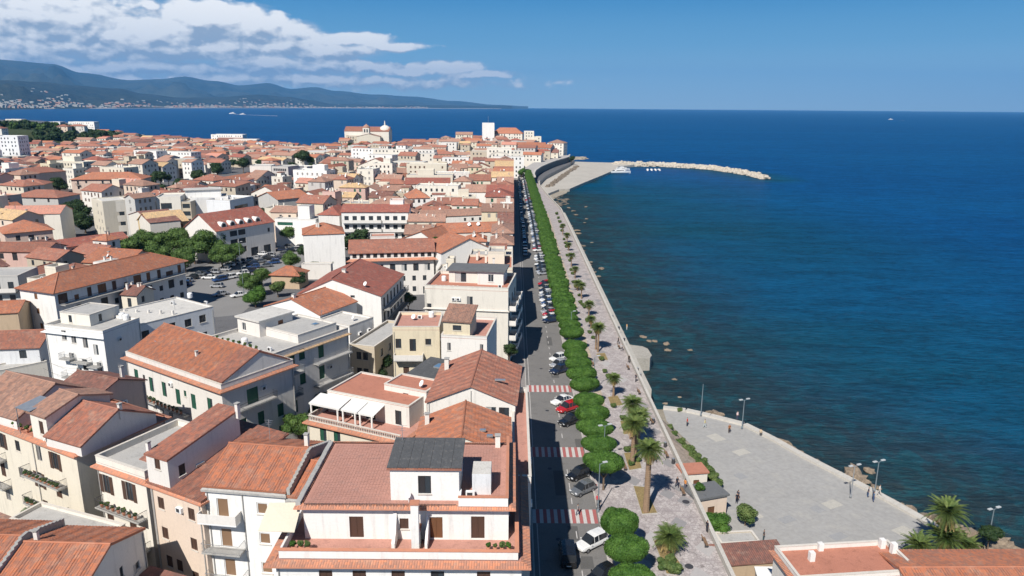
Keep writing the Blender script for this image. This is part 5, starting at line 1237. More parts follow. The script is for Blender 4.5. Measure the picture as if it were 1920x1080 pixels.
# left cluster
b = BF('pale peach house with a wide orange hipped roof at the left edge', (8,437), (98,429), 12.4, 13, wall='pinkish', name='town_house')
for (px, py, w_) in ((34,446,1.2),(59,445,1.6),(85,449,2.0)): u, z = b.fpix('F', px, py); b.win('F', u, z-.9, w_, 1.7, 'half_dark')
b.auto('F', cols=4, nf=2, top=8, style='shut_grey'); b.build('hip', 2.8, mat='orange', over=.6)
b = BF('dusty pink house with dark windows and a curved red roof edge at the left side', (-40,470), (82,472), 10.6, 10, wall='rose', name='town_house')
for (px, py, w_, hh) in ((3,480,1.3,1.6),(28,481,1.5,2.3),(65,484,1.4,1.3)): u, z = b.fpix('F', px, py); b.win('F', u, z-hh/2, w_, hh, 'shut_dark')
b.build('gx', 1.6, mat='terra', over=.4)
b = BF('low shaded building with a long red tiled roof, left of the leafy tree clump', (120,463), (240,447), 7.6, 9, wall='rose'); b.auto('F', cols=6, style='shut_dark', nf=1, door=.4); b.build('gx', 1.8, mat='red', over=.5)
b = BF('low lean-to with a faded tiled roof in front of the long red tiled roof', (125,490), (215,478), 4.5, 7, wall='beige'); b.auto('F', cols=3, nf=1, style='shut_dark'); b.build('sx', .8, mat='faded', over=.5)
b = BF('small house with a terracotta roof patch between pink and long orange-roofed houses', (34,527), (118,505), 8.6, 7, wall='tan'); b.auto('F', cols=3, nf=2, style='shut_dark'); b.build('gx', 1.5, mat='terra', over=.3)
b = BF('grey house with deep balconies at the left edge beside the bright orange hipped roof', (-50,522), (33,520), 11.0, 10, wall='grey', name='town_house')
for k in range(2): b.balc('F', .5, b.L-.3, 7.6-k*3.2, 'solid', D=1.4); [b.win('F', 2+i*3, 7.7-k*3.2, 1.3, 2.2, 'glass_dark') for i in range(4)]
b.build('flat', floor='slab', par=.4)
b = BF('grey house with an orange lean-to roof at the left edge, below the grey balconied house', (-60,590), (33,585), 9.0, 8, wall='tan'); b.build('gx', 1.5, mat='orange', over=.3)
b = BF('shaded white house with a brown-red roof at the left edge above the large cream roofs', (-70,655), (72,650), 9.2, 9, wall='bluish'); u, z = b.fpix('F', 43, 664); b.win('F', u, z-.8, 1.2, 1.5, 'glass_dark'); b.win('F', max(2, u-6), z-.8, 1.2, 1.5, 'glass_dark'); b.build('gx', 1.8, mat='terra', over=.4)
b = BF('low grey-roofed store between the cream roofs and the white block', (-20,702), (88,680), 6.0, 4, wall='warm'); b.build('flat', floor='slab', par=.3)
b = BF('beige house with a long orange hipped roof and mixed windows, behind the dark-green trees', (133,336), (265,335), 12.5, 16, wall='pinkish', name='town_house'); b.auto('F', cols=8, style='glass_dark', nf=3); b.build('hip', 3.0, mat='orange', over=.7)
b = BF('pinkish house with a low red roof, upper left beside the dark-green trees', (20,368), (108,370), 12.0, 14, wall='grey'); b.auto('F', cols=3, style='shut_dark', nf=2); b.build('hip', 2.4, mat='terra', over=.6)
b = BF('pale house with two stepped red roofs above the peach hipped-roof house', (0,402), (112,400), 11.5, 12, wall='warm'); b.build('gx', 2.4, mat='pinkr', over=.3)
b = BF('beige house with a dark porch under a small orange hipped roof at the upper left', (20,346), (82,345), 12, 12, wall='beige'); b.auto('F', cols=3, style='glass_dark', nf=2, w_=2); b.build('hip', 2.2, mat='terra', over=.6)
b = BF('pink and white house with a broad red hipped roof in the upper left', (42,326), (123,320), 13.5, 14, wall='pinkish'); b.build('hip', 2.6, mat='terra', over=.5)
# around the long orange roof in the centre distance
b = BS('long orange-roofed hall with a dark pillared side, left of the grid-windowed block', (440,341), (506,329), 11, 14, wall='beige', name='hall'); 
for i in range(8): b.win('R', 2+i*(b.D-4)/7, 6.2, 2.2, 3.2, 'glass_dark')
b.build('gx', 2.6, mat='orange', over=.5, ridge_off=0) if False else b.build('gy', 2.4, mat='orange', over=.5)
b = BF('white apartment block with a grid of tiny windows and blank white ends', (468,312), (508,312), 16, 12, wall='white', name='apartment_house', cat='apartment house'); b.build('flat', floor='slab', par=.5)
b = BF('grid-windowed middle wing of the white apartment block', (509,313), (540,314), 16, 12, wall='grey', name='apartment_house', cat='apartment house'); b.auto('F', cols=7, prob=1, door=0, style='glass_dark', balc=None); b.build('flat', floor='slab', par=.5)
b = BF('blank right-hand wing of the white apartment block', (541,314), (570,312), 15.5, 12, wall='white', name='apartment_house', cat='apartment house'); b.build('flat', floor='slab', par=.5)
b = BF('house with an orange roof and a big grey shaded gable wall in the town centre', (521,374), (580,368), 12, 16, wall='grey'); b.build('gx', 2.6, mat='orange', over=.4)
b = BF('cream house with two dark arched windows under a ragged red roof', (507,397), (555,398), 12, 12, wall='peach'); b.win('F', 4, 9.6, 1, 1.3, 'glass_dark'); b.win('F', 7.5, 9.6, 1, 1.3, 'glass_dark'); b.build('gx', 1.6, mat='faded', over=.4)
b = BF('white building with a green window strip beside the car-park trees', (515,412), (592,414), 10, 8, wall='bright'); b.win('F', 4, 8.0, 6, 1.2, 'shut_green'); b.build('flat', floor='pale', par=.5)
t_ = up(b, '', 2.5, 1, 4.6, 5, 10, 15); t_.build('flat', floor='slab', par=0)
b = BF('white house with an orange hip and white valley gutter near the road in the distance', (765,371), (806,370), 13.5, 14, wall='bright', name='town_house'); b.auto('F', cols=3, style='glass_dark', nf=2); b.build('hip', 3, mat='orange', over=.4)
b = BF('long white two-part house with a brown-red roof in the town centre', (760,345), (843,345), 13.5, 13, wall='white', name='town_house'); b.auto('F', cols=7, style='glass_dark', prob=.4, nf=2, door=0); b.build('gx', 2.6, mat='red', over=.4)
b = BF('white gable house with a flat pink-orange roof close to the road in the distance', (874,360), (930,360), 12.5, 12, wall='bright'); b.build('gx', 3, mat='faded', over=.3)
# small pump house in the garden by the car park
b = BF('tiny brick kiosk with an orange hipped roof in the garden between the trees', (508,514), (560,516), 4.2, 6.5, wall='tan', name='kiosk', cat='kiosk'); b.build('hip', 1.8, mat='orange', over=.5)
b = BF('small white garden wall building between the clipped shrubs and the long red roof', (565,497), (620,497), 4.5, 3, wall='white'); b.build('flat', floor='pale', par=.2)

# ---- right foreground
b = BF('single-storey house with a pinkish roof terrace and white chimneys at the bottom right', (1497,1092), (1722,1078), 5.4, 5.4, z0=PZ, hz=5.4, wall='white', name='beach_house')
b.c = b.c; b.build('flat', floor='redfloor', par=.55); b.ledge(5.1, out=.45, th=.2, sides='LF')
x, y = b.L/2, b.D/2
for (cx_, cy_, hh) in ((-x+3.1, 0.6, 1.0), (-x+5.0, y-.4, .8), (x-1.0, y-.6, 1.0), (x-.4, 1.0, 1.2)): b.chimney(cx_, cy_, 5.5, hh, .55, mat='bright', cap=False)
b = Bld('single-storey house with a broad red tiled roof in the bottom right corner', (P(1685,1062,6.3).x+9.6, P(1800,1064,6.3).y), 1, 19, 9.0, 5.2, z0=PZ, which='X', wall='warm', name='beach_house'); b.build('gx', 1.1, mat='orange', over=.25, real=True)
for k in range(6): b.skylight(3.4+k*.9, -1.4+.3*(k%2), 6.4, .8, .5) if False else None
b = BF('small pinkish kiosk house with a weedy flat roof under the promenade wall', (1306,936), (1364,926), 0.35, 3.4, z0=PZ, wall='peach', name='kiosk_house'); u, z = b.fpix('F', 1337, 948); b.win('F', b.L*.5, -2.9, 1.1, 1.7, 'shut_wood'); b.build('flat', floor='dark', par=0, over=.25); KH = b
b = BF('small off-white kiosk house with a tiled edge, farther along under the promenade wall', (1282,887), (1327,884), 0.35, 2.6, z0=PZ, wall='warm', name='kiosk_house'); b.win('F', b.L*.55, -2.2, .9, 1.3, 'shut_wood'); b.build('flat', floor='redfloor', par=0, over=.2)
b = BF('ruined stone wall enclosure at the foot of the promenade near the bottom', (1352,1022), (1425,1018), -1.4, 2.5, z0=PZ, wall='stone', name='stone_enclosure', cat='ruin'); b.build('flat', floor='slab', par=.2)
b = BF('low brown roofed shed in front of the ruined stone enclosure', (1352,1060), (1478,1050), -.4, 3.2, z0=PZ, wall='tan', name='shed'); b.build('sx', .5, mat='brown', over=.2)
mb = thing('market_awning', 'white canvas awning on thin posts at the bottom, left of the pinkish roof terrace', 'awning', tuple(P(1442,1078,-.9))); am = MB().use(dirty('canvas_white', (.7,.7,.68), v=.04)); am.poly([(-1.6,-1.6,-.15),(1.9,-1.6,-.15),(1.6,1.4,.15),(-1.3,1.4,.15)]); am.poly([(-1.3,1.4,.1),(1.6,1.4,.1),(1.9,-1.6,-.2),(-1.6,-1.6,-.2)]); am.build('canopy', None, mb)
pm = MB().use(M_metal); [pm.tube((a, c, -2.4), (a, c, 0), .04, n=4) for a, c in ((-1.3,-1.4),(1.6,-1.4),(-1.1,1.3),(1.4,1.3))]; pm.build('frame', None, mb)
# ------------------------------------------------------------------ foliage
def leafmat(name, c, c2, trans=.25):
    m, t, b = principled(name, .65, .25); p = t.new('ShaderNodeTexCoord').outputs['Object']; g_ = geo(t)
    n1 = t.noise(g_, .9, 3, .6); n2 = t.noise(g_, 7, 2, .6)
    cc = t.mix(t.ramp(n1, .3, .7), c4(c), c4(c2)); hsv = t.new('ShaderNodeHueSaturation'); t.l.new(cc, hsv.inputs['Color']); t.l.new(t.ramp(n2, .2, .8, .7, 1.35), hsv.inputs['Value'])
    t.l.new(hsv.outputs[0], b.inputs['Base Color']); 
    return m
M_lf_row = leafmat('clipped_leaves', (.034,.088,.013), (.070,.148,.023)); M_lf_tree = leafmat('tree_leaves', (.035,.075,.016), (.085,.14,.032)); M_lf_dark = leafmat('dark_leaves', (.016,.038,.012), (.035,.062,.02))
M_lf_bush = leafmat('bush_leaves', (.05,.095,.025), (.12,.16,.05)); M_lf_palm = leafmat('palm_leaves', (.055,.10,.025), (.14,.18,.05)); M_lf_dry = leafmat('dry_palm_leaves', (.20,.14,.055), (.34,.25,.10))
M_bark = dirty('bark', (.16,.115,.08), v=.25, s1=2, s2=14, bmp=.03); M_palmbark = dirty('palm_bark', (.25,.17,.11), v=.25, s1=2, s2=16, bmp=.04)
NR = np.random.RandomState(3)
def leaves_mesh(name, pts, nrm, size, mat, jit=.55, core=None):
    """a cloud of small leaf blades; pts and nrm are (n,3)"""
    n = len(pts); nn = nrm+NR.normal(0, jit, (n, 3)); nn /= np.linalg.norm(nn, axis=1)[:, None]+1e-9
    r = NR.normal(0, 1, (n, 3)); a = np.cross(nn, r); a /= np.linalg.norm(a, axis=1)[:, None]+1e-9; b = np.cross(nn, a)
    s_ = size*NR.uniform(.6, 1.35, (n, 1)); V = np.stack([pts-a*s_*.5, pts+b*s_*.28, pts+a*s_*.5, pts-b*s_*.28], 1).reshape(-1, 3); F = np.arange(4*n).reshape(n, 4)
    vs = V; fs = F.tolist()
    if core is not None:
        cv, cf = core; off = len(vs); vs = np.concatenate([vs, np.array(cv)]); fs = fs+[tuple(i+off for i in f) for f in cf]
    me = bpy.data.meshes.new(name); me.from_pydata(vs.tolist(), [], fs); me.materials.append(mat); return me
def lobes_cloud(lobes, n, flat_top=None):
    """points over the outer skin of several lobes, outward normals"""
    P_, N_ = [], []; wt = np.array([l[3]*l[4]+l[3]*l[5]+l[4]*l[5] for l in lobes]); wt = wt/wt.sum(); cn = NR.multinomial(n, wt)
    for (l, k) in zip(lobes, cn):
        d = NR.normal(0, 1, (k, 3)); d /= np.linalg.norm(d, axis=1)[:, None]; rr = np.array(l[3:6]); q = d*rr*(1-np.abs(NR.normal(0, .09, (k, 1)))); P_.append(q+np.array(l[:3])); nn = d/rr; N_.append(nn/np.linalg.norm(nn, axis=1)[:, None])
    return np.concatenate(P_), np.concatenate(N_)
def core_of(lobes, k=.86, seed=1):
    q = MB()
    for i, l in enumerate(lobes): q.blob(l[:3], l[3]*k, l[4]*k, l[5]*k, seed+i, .06, 7, 10)
    return q.v, q.f
def trunkmesh(h, r, branches=4, spread=1.2, mat=None, bh=.6):
    q = MB().use(mat or M_bark); q.tube((0,0,-.3),(0,0,h*bh), r, r*.75, n=7); rn_ = random.Random(int(h*10))
    for i in range(branches):
        a = 2*math.pi*i/branches+rn_.random(); q.tube((0,0,h*bh*.85),(spread*math.cos(a), spread*math.sin(a), h), r*.6, r*.25, n=5)
    return q.mesh('trunk')
# clipped street trees (flat umbrella crowns)
ROWC = []
for k in range(5):
    lob = [(0,0,0,2.55,2.6,1.25)]+[(1.5*math.cos(a)+NR.normal(0,.15), 1.5*math.sin(a), .05+NR.normal(0,.1), 1.15,1.15,.95) for a in np.linspace(0, 6.28, 7)[:-1]]
    p_, n_ = lobes_cloud(lob, 15000 if k < 3 else 5000); 
    keep = p_[:, 2] > -1.15; ROWC.append(leaves_mesh('crown', p_[keep], n_[keep], .20 if k < 3 else .34, M_lf_row, .5, core_of(lob, .90, k)))
ROWT = trunkmesh(3.6, .17, 5, 1.3)
ys_row = [54.5, 60.2, 65.4, 70.7, 75.9, 90.8, 96.3, 101.7, 107.0, 112.3, 119.6, 124.8, 130.0, 135.2, 140.4, 149.8]
y = 155.0; rn = random.Random(8)
while y < 560:
    if not (171 < y < 174 or 229 < y < 232): ys_row.append(y)
    y += 5.25+rn.uniform(-.25, .25)
for i, y in enumerate(ys_row):
    k = rn.randrange(3) if y < 170 else 3+rn.randrange(2); xx = 12.95-(max(0, y-330)*.008)+rn.uniform(-.12, .12); s_ = rn.uniform(.97, 1.14)
    t_ = thing('street_tree', ordn(i+1)+' clipped green street tree from the near end of the seafront row', 'tree', (xx, y, .1), rn.uniform(-.25, .25)+(math.pi if i % 2 else 0), 'clipped street trees along the promenade')
    o = inst('crown', ROWC[k], t_, (0,0,4.35), 0, (s_*(.85 if i % 9 == 4 else 1), s_*rn.uniform(.70, .80)*(.86 if y > 230 else 1), rn.uniform(.85, 1.15)*(1.12 if y > 230 else 1))); inst('trunk', ROWT, t_)
# bushy trees
def treeset(n, lf, ls, mat, nl=9, seed=0):
    out_ = []; r_ = random.Random(seed)
    for k in range(n):
        lob = [(0,0,0,.62,.62,.62)]
        for i in range(nl):
            a = r_.uniform(0, 6.28); e = r_.uniform(-.5, 1.1); rr = r_.uniform(.35, .62); s_ = r_.uniform(.26, .44); lob.append((rr*math.cos(a)*math.cos(e*.8), rr*math.sin(a)*math.cos(e*.8), rr*math.sin(e)*.95, s_, s_, s_*.85))
        p_, n_ = lobes_cloud(lob, lf); out_.append(leaves_mesh('crown', p_, n_, ls, mat, .7, core_of(lob, .78, seed+k)))
    return out_
T_tree = treeset(3, 5200, .085, M_lf_tree, 12, 5); T_dark = treeset(2, 2600, .11, M_lf_dark, 10, 15); T_bush = treeset(3, 2600, .13, M_lf_bush, 8, 25); T_far = treeset(3, 420, .26, M_lf_dark, 7, 35); T_farg = treeset(2, 420, .26, M_lf_tree, 7, 45)
T_green = treeset(2, 5200, .085, M_lf_row, 10, 55)
TRK = trunkmesh(1.0, .06, 4, .32)
def tree(label, px, py, zc, r, kind, cat='tree', name='tree', group=None, at=None, hgt=None, trunk=True, z0=None):
    p = P(px, py, zc) if at is None else Vector(at); p.z = zc
    zb = (HZ(p.x, p.y) if p.x < 25.5 else PZ) if z0 is None else z0
    t_ = thing(name, label, cat, (p.x, p.y, zb), rn.uniform(0, 6.28), group)
    inst('crown', kind[rn.randrange(len(kind))], t_, (0,0,zc-zb), 0, (r, r, hgt or r*.9))
    if trunk:
        o = inst('trunk', TRK, t_, (0,0,0)); hh = max(.5, zc-zb); o.scale = (max(r, hh*.6), max(r, hh*.6), hh)
    return t_
TR = [(246,466,6,5.5,'leftmost'),(272,452,6.5,5,'second from left'),(300,455,6.5,5.5,'third from left, tall'),(335,448,7,5.5,'tallest central'),(362,462,6,4.6,'fifth from left'),(392,455,7,6,'bright right-hand'),(415,478,5,4.6,'low right-hand'),(300,478,5,4.5,'low front'),(345,482,5,4.8,'front central'),(440,470,5,3.6,'rightmost')]
for (px, py, z, r, w_) in TR: r *= 1.15; tree(w_+' bushy green tree of the leafy clump beside the car park', px, py, z, r, T_tree, group='trees of the clump beside the car park')
TS = [('large dark tree between the red-roofed villas and the cream block',140,395,7,8,T_dark),('dark tree in front of the cream block with round windows',158,415,5,6,T_dark),('dark tree behind the pinkish villa at the upper left',110,345,8,6,T_dark),
 ('round dark tree beside the wide apartment house, near the car park entrance',545,436,5,4.6,T_tree),('olive-green tree at the back of the garden by the free-standing white house',575,470,4,3.5,T_dark),('second garden tree by the free-standing white house',597,474,4,3.8,T_dark),('garden tree next to the white garden wall',622,486,3.4,2.8,T_tree),
 ('low tree left of the brick kiosk',545,486,4,3.8,T_tree),('spreading light-green tree near the car park exit',470,530,4,4,T_tree),('bushy tree in front of the brick kiosk',490,516,3.5,3.4,T_tree),('dark bush right of the brick kiosk',560,522,3,3,T_dark),('bright green bush at the corner of the car park',478,556,3,3.8,T_green),('pale bush below the brick kiosk',520,538,3,2.8,T_bush),('round shrub between kiosk and garden wall',590,500,3,2.8,T_tree),
 ('tree in the narrow lane beside the cream terrace house',716,678,5,2.7,T_dark),('lower tree in the narrow lane beside the cream terrace house',712,700,3.5,2.2,T_dark),('bright green tree in the yard behind the orange front roofs',560,796,5,2.8,T_tree),('green tree climbing the wall below the green-shuttered balconies',597,750,4,2.6,T_tree),('dark tree in the gap left of the awning terrace',588,765,3,2.2,T_tree),
 ('potted tree mass in the yard beneath the cream balconies',67,968,6,2.0,T_green),('palmy shrub behind the seafront balcony strip',955,655,4,2.0,T_dark),
 ('round clipped-looking dark tree in the far middle of the town',407,316,9,6,T_dark),('dark tree beside the long orange-roofed hall',455,305,8,7,T_dark),('dark trees left of the grid-windowed block',370,328,7,6,T_dark),('tall dark tree standing behind the grid-windowed block',567,292,11,8.5,T_dark),('smaller tree at the foot of the tall dark tree',585,300,7,5,T_tree),('dark tree behind the beige orange-hipped house',300,330,7,6,T_dark),('shaded tree by the low grey block in the upper left',335,345,6,5,T_dark),('slim dark cypress beside the balconied apartment building',774,420,7,2.6,T_dark),('leafy tree at the lane by the off-white block',765,560,5,2.6,T_dark)]
for (lb, px, py, z, r, kd) in TS: tree(lb, px, py, z, r, kd)
# conifer
p = P(818, 520, 2); t_ = thing('conifer', 'tall dark conifer in front of the row of attic windows', 'conifer', (p.x, p.y, 0)); pts = []; nr = []
for k in range(13):
    z = 2.2+k*1.0; rr = 3.7*(1-k/14)+.2
    for i in range(9):
        a = i*.7+k*1.1; d = np.array([math.cos(a), math.sin(a), -.12]); tt = NR.uniform(.15, 1, 70); q = d[None]*tt[:, None]*rr+np.array([0,0,z])+NR.normal(0, .12+.0*rr, (70, 3))*np.array([1,1,.45]); pts.append(q); nr.append(np.tile(np.array([0,0,1.]), (70, 1)))
inst('crown', leaves_mesh('crown', np.concatenate(pts), np.concatenate(nr), .42, M_lf_tree, .6), t_); q = MB().use(M_bark); q.tube((0,0,0),(0,0,15),.25,.05,n=7); q.build('trunk', None, t_)
# shrubs on the bank below the promenade wall and by the plaza
bk = [(1262,815,1.0),(1275,830,1.1),(1290,842,1.2),(1303,856,1.2),(1316,868,1.1),(1328,880,1.1),(1337,893,1.0),(1345,905,1.0),(1254,802,.9)]
for i, (px, py, r) in enumerate(bk): tree(ordn(i+1)+' scrubby bush from the near right end of the planted bank', px, py, PZ+1.0, r*1.15, T_bush, 'bush', 'bush', 'bushes on the bank beside the plaza', trunk=False)
tree('large round dark-green bush beside the pinkish kiosk house', 1342, 982, PZ+2.4, 2.4, T_green, 'bush', 'bush'); tree('low spreading shrub right of the large round bush', 1362, 1006, PZ+1.0, 1.4, T_dark, 'bush', 'bush', trunk=False)
tree('small silvery tree standing alone at the edge of the plaza', 1399, 962, PZ+1.9, 2.0, T_bush, 'tree', 'tree'); tree('trailing shrub hanging under the promenade wall near the bottom', 1345, 1030, PZ+1.4, 1.1, T_green, 'bush', 'bush', trunk=False)
tree('bright green plant growing on the roof of the pinkish kiosk', 1312, 913, .9, .9, T_green, 'plant', 'roof_plant', z0=.3, trunk=False)
tree('feathery grey-green shrub at the shore, right of the date palms', 1857, 1000, PZ+2.2, 1.7, T_dark, 'tree', 'tree')
tree('low green bush hidden behind the far end of the plaza', 1275, 768, PZ+.3, .7, T_bush, 'bush', 'bush', trunk=False)
# bank: stony strip
mb = MB().use(dirty('stony_bank', (.36,.29,.23), v=.35, s1=.8, s2=4, dark=(.16,.14,.09), amt=.6, bmp=.08))
bl = [P(a, c, PZ) for a, c in ((1256,800),(1290,838),(1330,880),(1350,905))]
for a, c in zip(bl[:-1], bl[1:]): mb.poly([(25.5,a.y,-.6),(a.x,a.y,PZ+.02),(c.x,c.y,PZ+.02),(25.5,c.y,-.6)][::1])
o = mb.build('planted_bank'); tag(o, 'stony sloping bank between the promenade wall and the plaza', kind='structure')
# ---- palms
def frond(L_, nleaf, droop, fan=False, wd=.55, up_=.6):
    """one feather frond along +x as lists"""
    v, f = [], []; pr = None
    for i in range(nleaf+1):
        t = i/nleaf; x = L_*t*(1-.12*droop*t); z = L_*(up_*t-droop*t*t); c = np.array([x, 0, z])
        if i > 1:
            ll = wd*math.sin(min(1, t*1.05+.12)*math.pi*.92)+.08; k = len(v)
            for sgn in (-1, 1):
                k = len(v); tip = c+np.array([ll*.55, sgn*ll, -ll*.35]); v += [tuple(c+np.array([-.05,0,0])), tuple(c+np.array([.06,0,.01])), tuple(tip)]; f.append((k, k+1, k+2))
        if pr is not None:
            k = len(v); v += [tuple(pr+np.array([0,-.03,0])), tuple(pr+np.array([0,.03,0])), tuple(c+np.array([0,.02,0])), tuple(c+np.array([0,-.02,0]))]; f.append((k,k+1,k+2,k+3))
        pr = c
    return np.array(v), f
def palm_crown(n, L_, kind, seed, lo=-.55, hi=1.2, nl=16, wd=.55):
    r_ = random.Random(seed); V, F = [], []
    for i in range(n):
        e = lo+(hi-lo)*(i+.5)/n; a = i*2.4+r_.uniform(-.2, .2); fv, ff = frond(L_*r_.uniform(.85, 1.1)*(1-.15*max(0, e)), nl, .55+.25*r_.random(), up_=.35, wd=wd)
        ce, se = math.cos(e), math.sin(e); x = fv[:, 0]*ce-fv[:, 2]*se; z = fv[:, 0]*se+fv[:, 2]*ce; y = fv[:, 1]; ca, sa = math.cos(a), math.sin(a)
        off = sum(len(q) for q in V); V.append(np.stack([x*ca-y*sa, x*sa+y*ca, z], 1)); F += [tuple(k+off for k in f) for f in ff]
    me = bpy.data.meshes.new('fronds'); me.from_pydata(np.concatenate(V).tolist(), [], F); me.materials.append(kind); return me
PC_g = [palm_crown(42, 1.9, M_lf_palm, s_, lo=-.3, nl=12, wd=.75) for s_ in (1, 2)]; PC_d = [palm_crown(24, 1.5, M_lf_dry, s_, lo=-1.35, hi=-.45, nl=10, wd=.6) for s_ in (3, 4)]; PC_date = [palm_crown(54, 3.6, M_lf_palm, s_, lo=-.35, nl=30, wd=.55) for s_ in (5, 6)]; PC_dd = palm_crown(14, 2.8, M_lf_dry, 9, lo=-.9, hi=-.4, nl=20, wd=.4)
def palmtrunk(h, r=.25, r2=.17, seed=0):
    q = MB().use(M_palmbark); n = max(3, int(h/.3)); b_ = random.Random(seed); lx = ly = 0; a = b_.uniform(-.25, .25)
    prof = []
    for i in range(n): z = h*i/n; rr = r+(r2-r)*(i/n); prof += [(rr*1.12, z), (rr*.95, z+h/n*.9)]
    q.lathe((0,0,0), prof, n=9); return q.mesh('trunk')
def palm(label, base, h, s_=1.0, date=False, dry=True, z0=.13, r=.25, lean=(0,0)):
    b_ = P(base[0], base[1], z0) if len(base) == 2 else Vector(base); t_ = thing('palm_tree', label, 'palm tree', (b_.x, b_.y, z0), rn.uniform(0, 6)); t_.rotation_euler[0] = lean[0]; t_.rotation_euler[1] = lean[1]
    inst('trunk', palmtrunk(h, r, r*.7), t_, (0,0,-.05)); inst('fronds', (PC_date if date else PC_g)[rn.randrange(2)], t_, (0,0,h), 0, s_)
    if dry: inst('dry_fronds', PC_dd if date else PC_d[rn.randrange(2)], t_, (0,0,h-.1), 1, s_)
palm('tallest fan palm with a thick trunk in the brown triangular bed, casting a long shadow', (1211,960), 9.0, 1.15, r=.42)
palm('tall fan palm just behind the tallest one, trunk rising from the next bed', (1185,872), 6.6, 1.1, r=.32)
palm('yellowing fan palm in the middle of the palm group', (1192,850), 6.0, 1.1, r=.3); palm('fan palm with a full green crown at the back of the palm group', (1183,822), 6.0, 1.1, r=.28); palm('fan palm leaning out at the far side of the palm group', (1196,835), 5.2, 1.0, r=.28)
palm('short bushy palm above the shrubs at the near end of the promenade', (1254,1036), 2.0, 1.15, r=.3, dry=True)
palm('single slender palm on the promenade beyond the palm group', (1150,744), 3.6, .85, r=.22); palm('pair-trunked tall palm standing by its round shadow halfway along the promenade', (1121,660), 5.6, .95, r=.24); palm('second trunk of the palm pair halfway along the promenade', (1117,655), 5.0, .8, r=.2)
fp = [(1108,615),(1104,592),(1090,560),(1083,545),(1078,522),(1071,500),(1066,470),(1063,455),(1055,440),(1050,420),(1046,405),(1043,398)]
for i, (px, py) in enumerate(fp[:9]): palm(ordn(i+1)+' small promenade palm beyond the twin palms, counted away from the camera', (px, py), 2.2+.8*(i % 3), .8+.1*(i % 2), r=.18)
palm('tallest date palm at the shore beside the plaza, bottom right', tuple(P(1776,962,3.6)), 6.9, .82, True, z0=PZ, r=.32); palm('broad date palm in front of the tallest one, bottom right', tuple(P(1775,1012,.2)), 3.6, .9, True, z0=PZ, r=.36); palm('low date palm fanning over the roof corner at the bottom right', tuple(P(1722,1024,-.3)), 3.0, .72, True, z0=PZ, r=.3); palm('date palm with drooping pale fronds, rightmost of the bottom right palms', tuple(P(1812,1024,-.6)), 2.6, .66, True, z0=PZ, r=.3)
# planting beds with shrubs on the promenade
M_bed = dirty('dry_bed_earth', (.25,.185,.085), v=.35, s1=.8, s2=7, dark=(.11,.12,.04), amt=.6, bmp=.03)
bedq = [[(1188,912),(1209,914),(1232,962),(1204,964)],[(1226,1015),(1240,1008),(1283,1068),(1268,1078),(1250,1076)],[(1170,850),(1195,848),(1203,878),(1180,882)],[(1140,745),(1158,742),(1168,760),(1146,762)],[(1118,664),(1134,662),(1140,675),(1124,676)],[(1163,790),(1185,788),(1196,812),(1170,815)]]
for i, bq in enumerate(bedq):
    pts = [P(a, c, .14) for a, c in bq]; q = MB().use(M_kerb); cen = sum(pts, Vector())/len(pts); ou = [(cen+(p_-cen)*1.06) for p_ in pts]; 
    if (pts[1]-pts[0]).cross(pts[2]-pts[1]).z < 0: pts = pts[::-1]; ou = ou[::-1]
    q.prism([tuple(v)[:2] for v in ou], .131, .20); o = q.build('planting_bed', None, PROM); e = MB().use(M_bed); e.prism([tuple(v)[:2] for v in pts], .2, .225, bottom=False); e.build('soil', None, o)
SHR = [(1075,528,.8),(1079,536,.9),(1088,566,.8),(1092,570,.7),(1064,478,.9),(1060,455,.9),(1070,505,.8),(1054,432,1.0),(1050,415,1.1),(1047,408,1.0),(1044,400,1.2),(1052,425,.9),(1106,622,.7),(1246,1058,1.1),(1262,1064,1.2),(1258,1048,.9),(1184,868,.7),(1150,760,.7),(1128,672,.8),(1172,800,.9),(1168,783,.8),(1176,842,.8),(1197,862,.6),(1101,600,.8),(1112,632,.7),(1096,575,.8),(1086,553,.7),(1074,512,.8),(1068,488,.8),(1062,462,.9),(1058,448,.8),(1140,705,.7),(1134,695,.7)]
for i, (px, py, r) in enumerate(SHR): tree(ordn(i+1)+' leafy shrub in the promenade planting beds, listed from the nearest', px, py, .14+r*.6, r, T_bush, 'shrub', 'shrub', 'shrubs in the promenade beds', trunk=False, z0=.14)
# strip of pale soil and low plants under the palms farther off
mb = MB().use(dirty('sandy_strip', (.42,.35,.27), v=.25, s1=.3, s2=2, dark=(.22,.18,.12), amt=.6)); mb.poly([(15.9,185,.136),(17.6,185,.136),(18.0,360,.136),(16.4,360,.136)]); mb.poly([(15.6,120,.136),(16.9,120,.136),(17.3,168,.136),(15.9,168,.136)]); tag(mb.build('planting_strip'), 'sandy planting strip beside the trees', kind='structure')

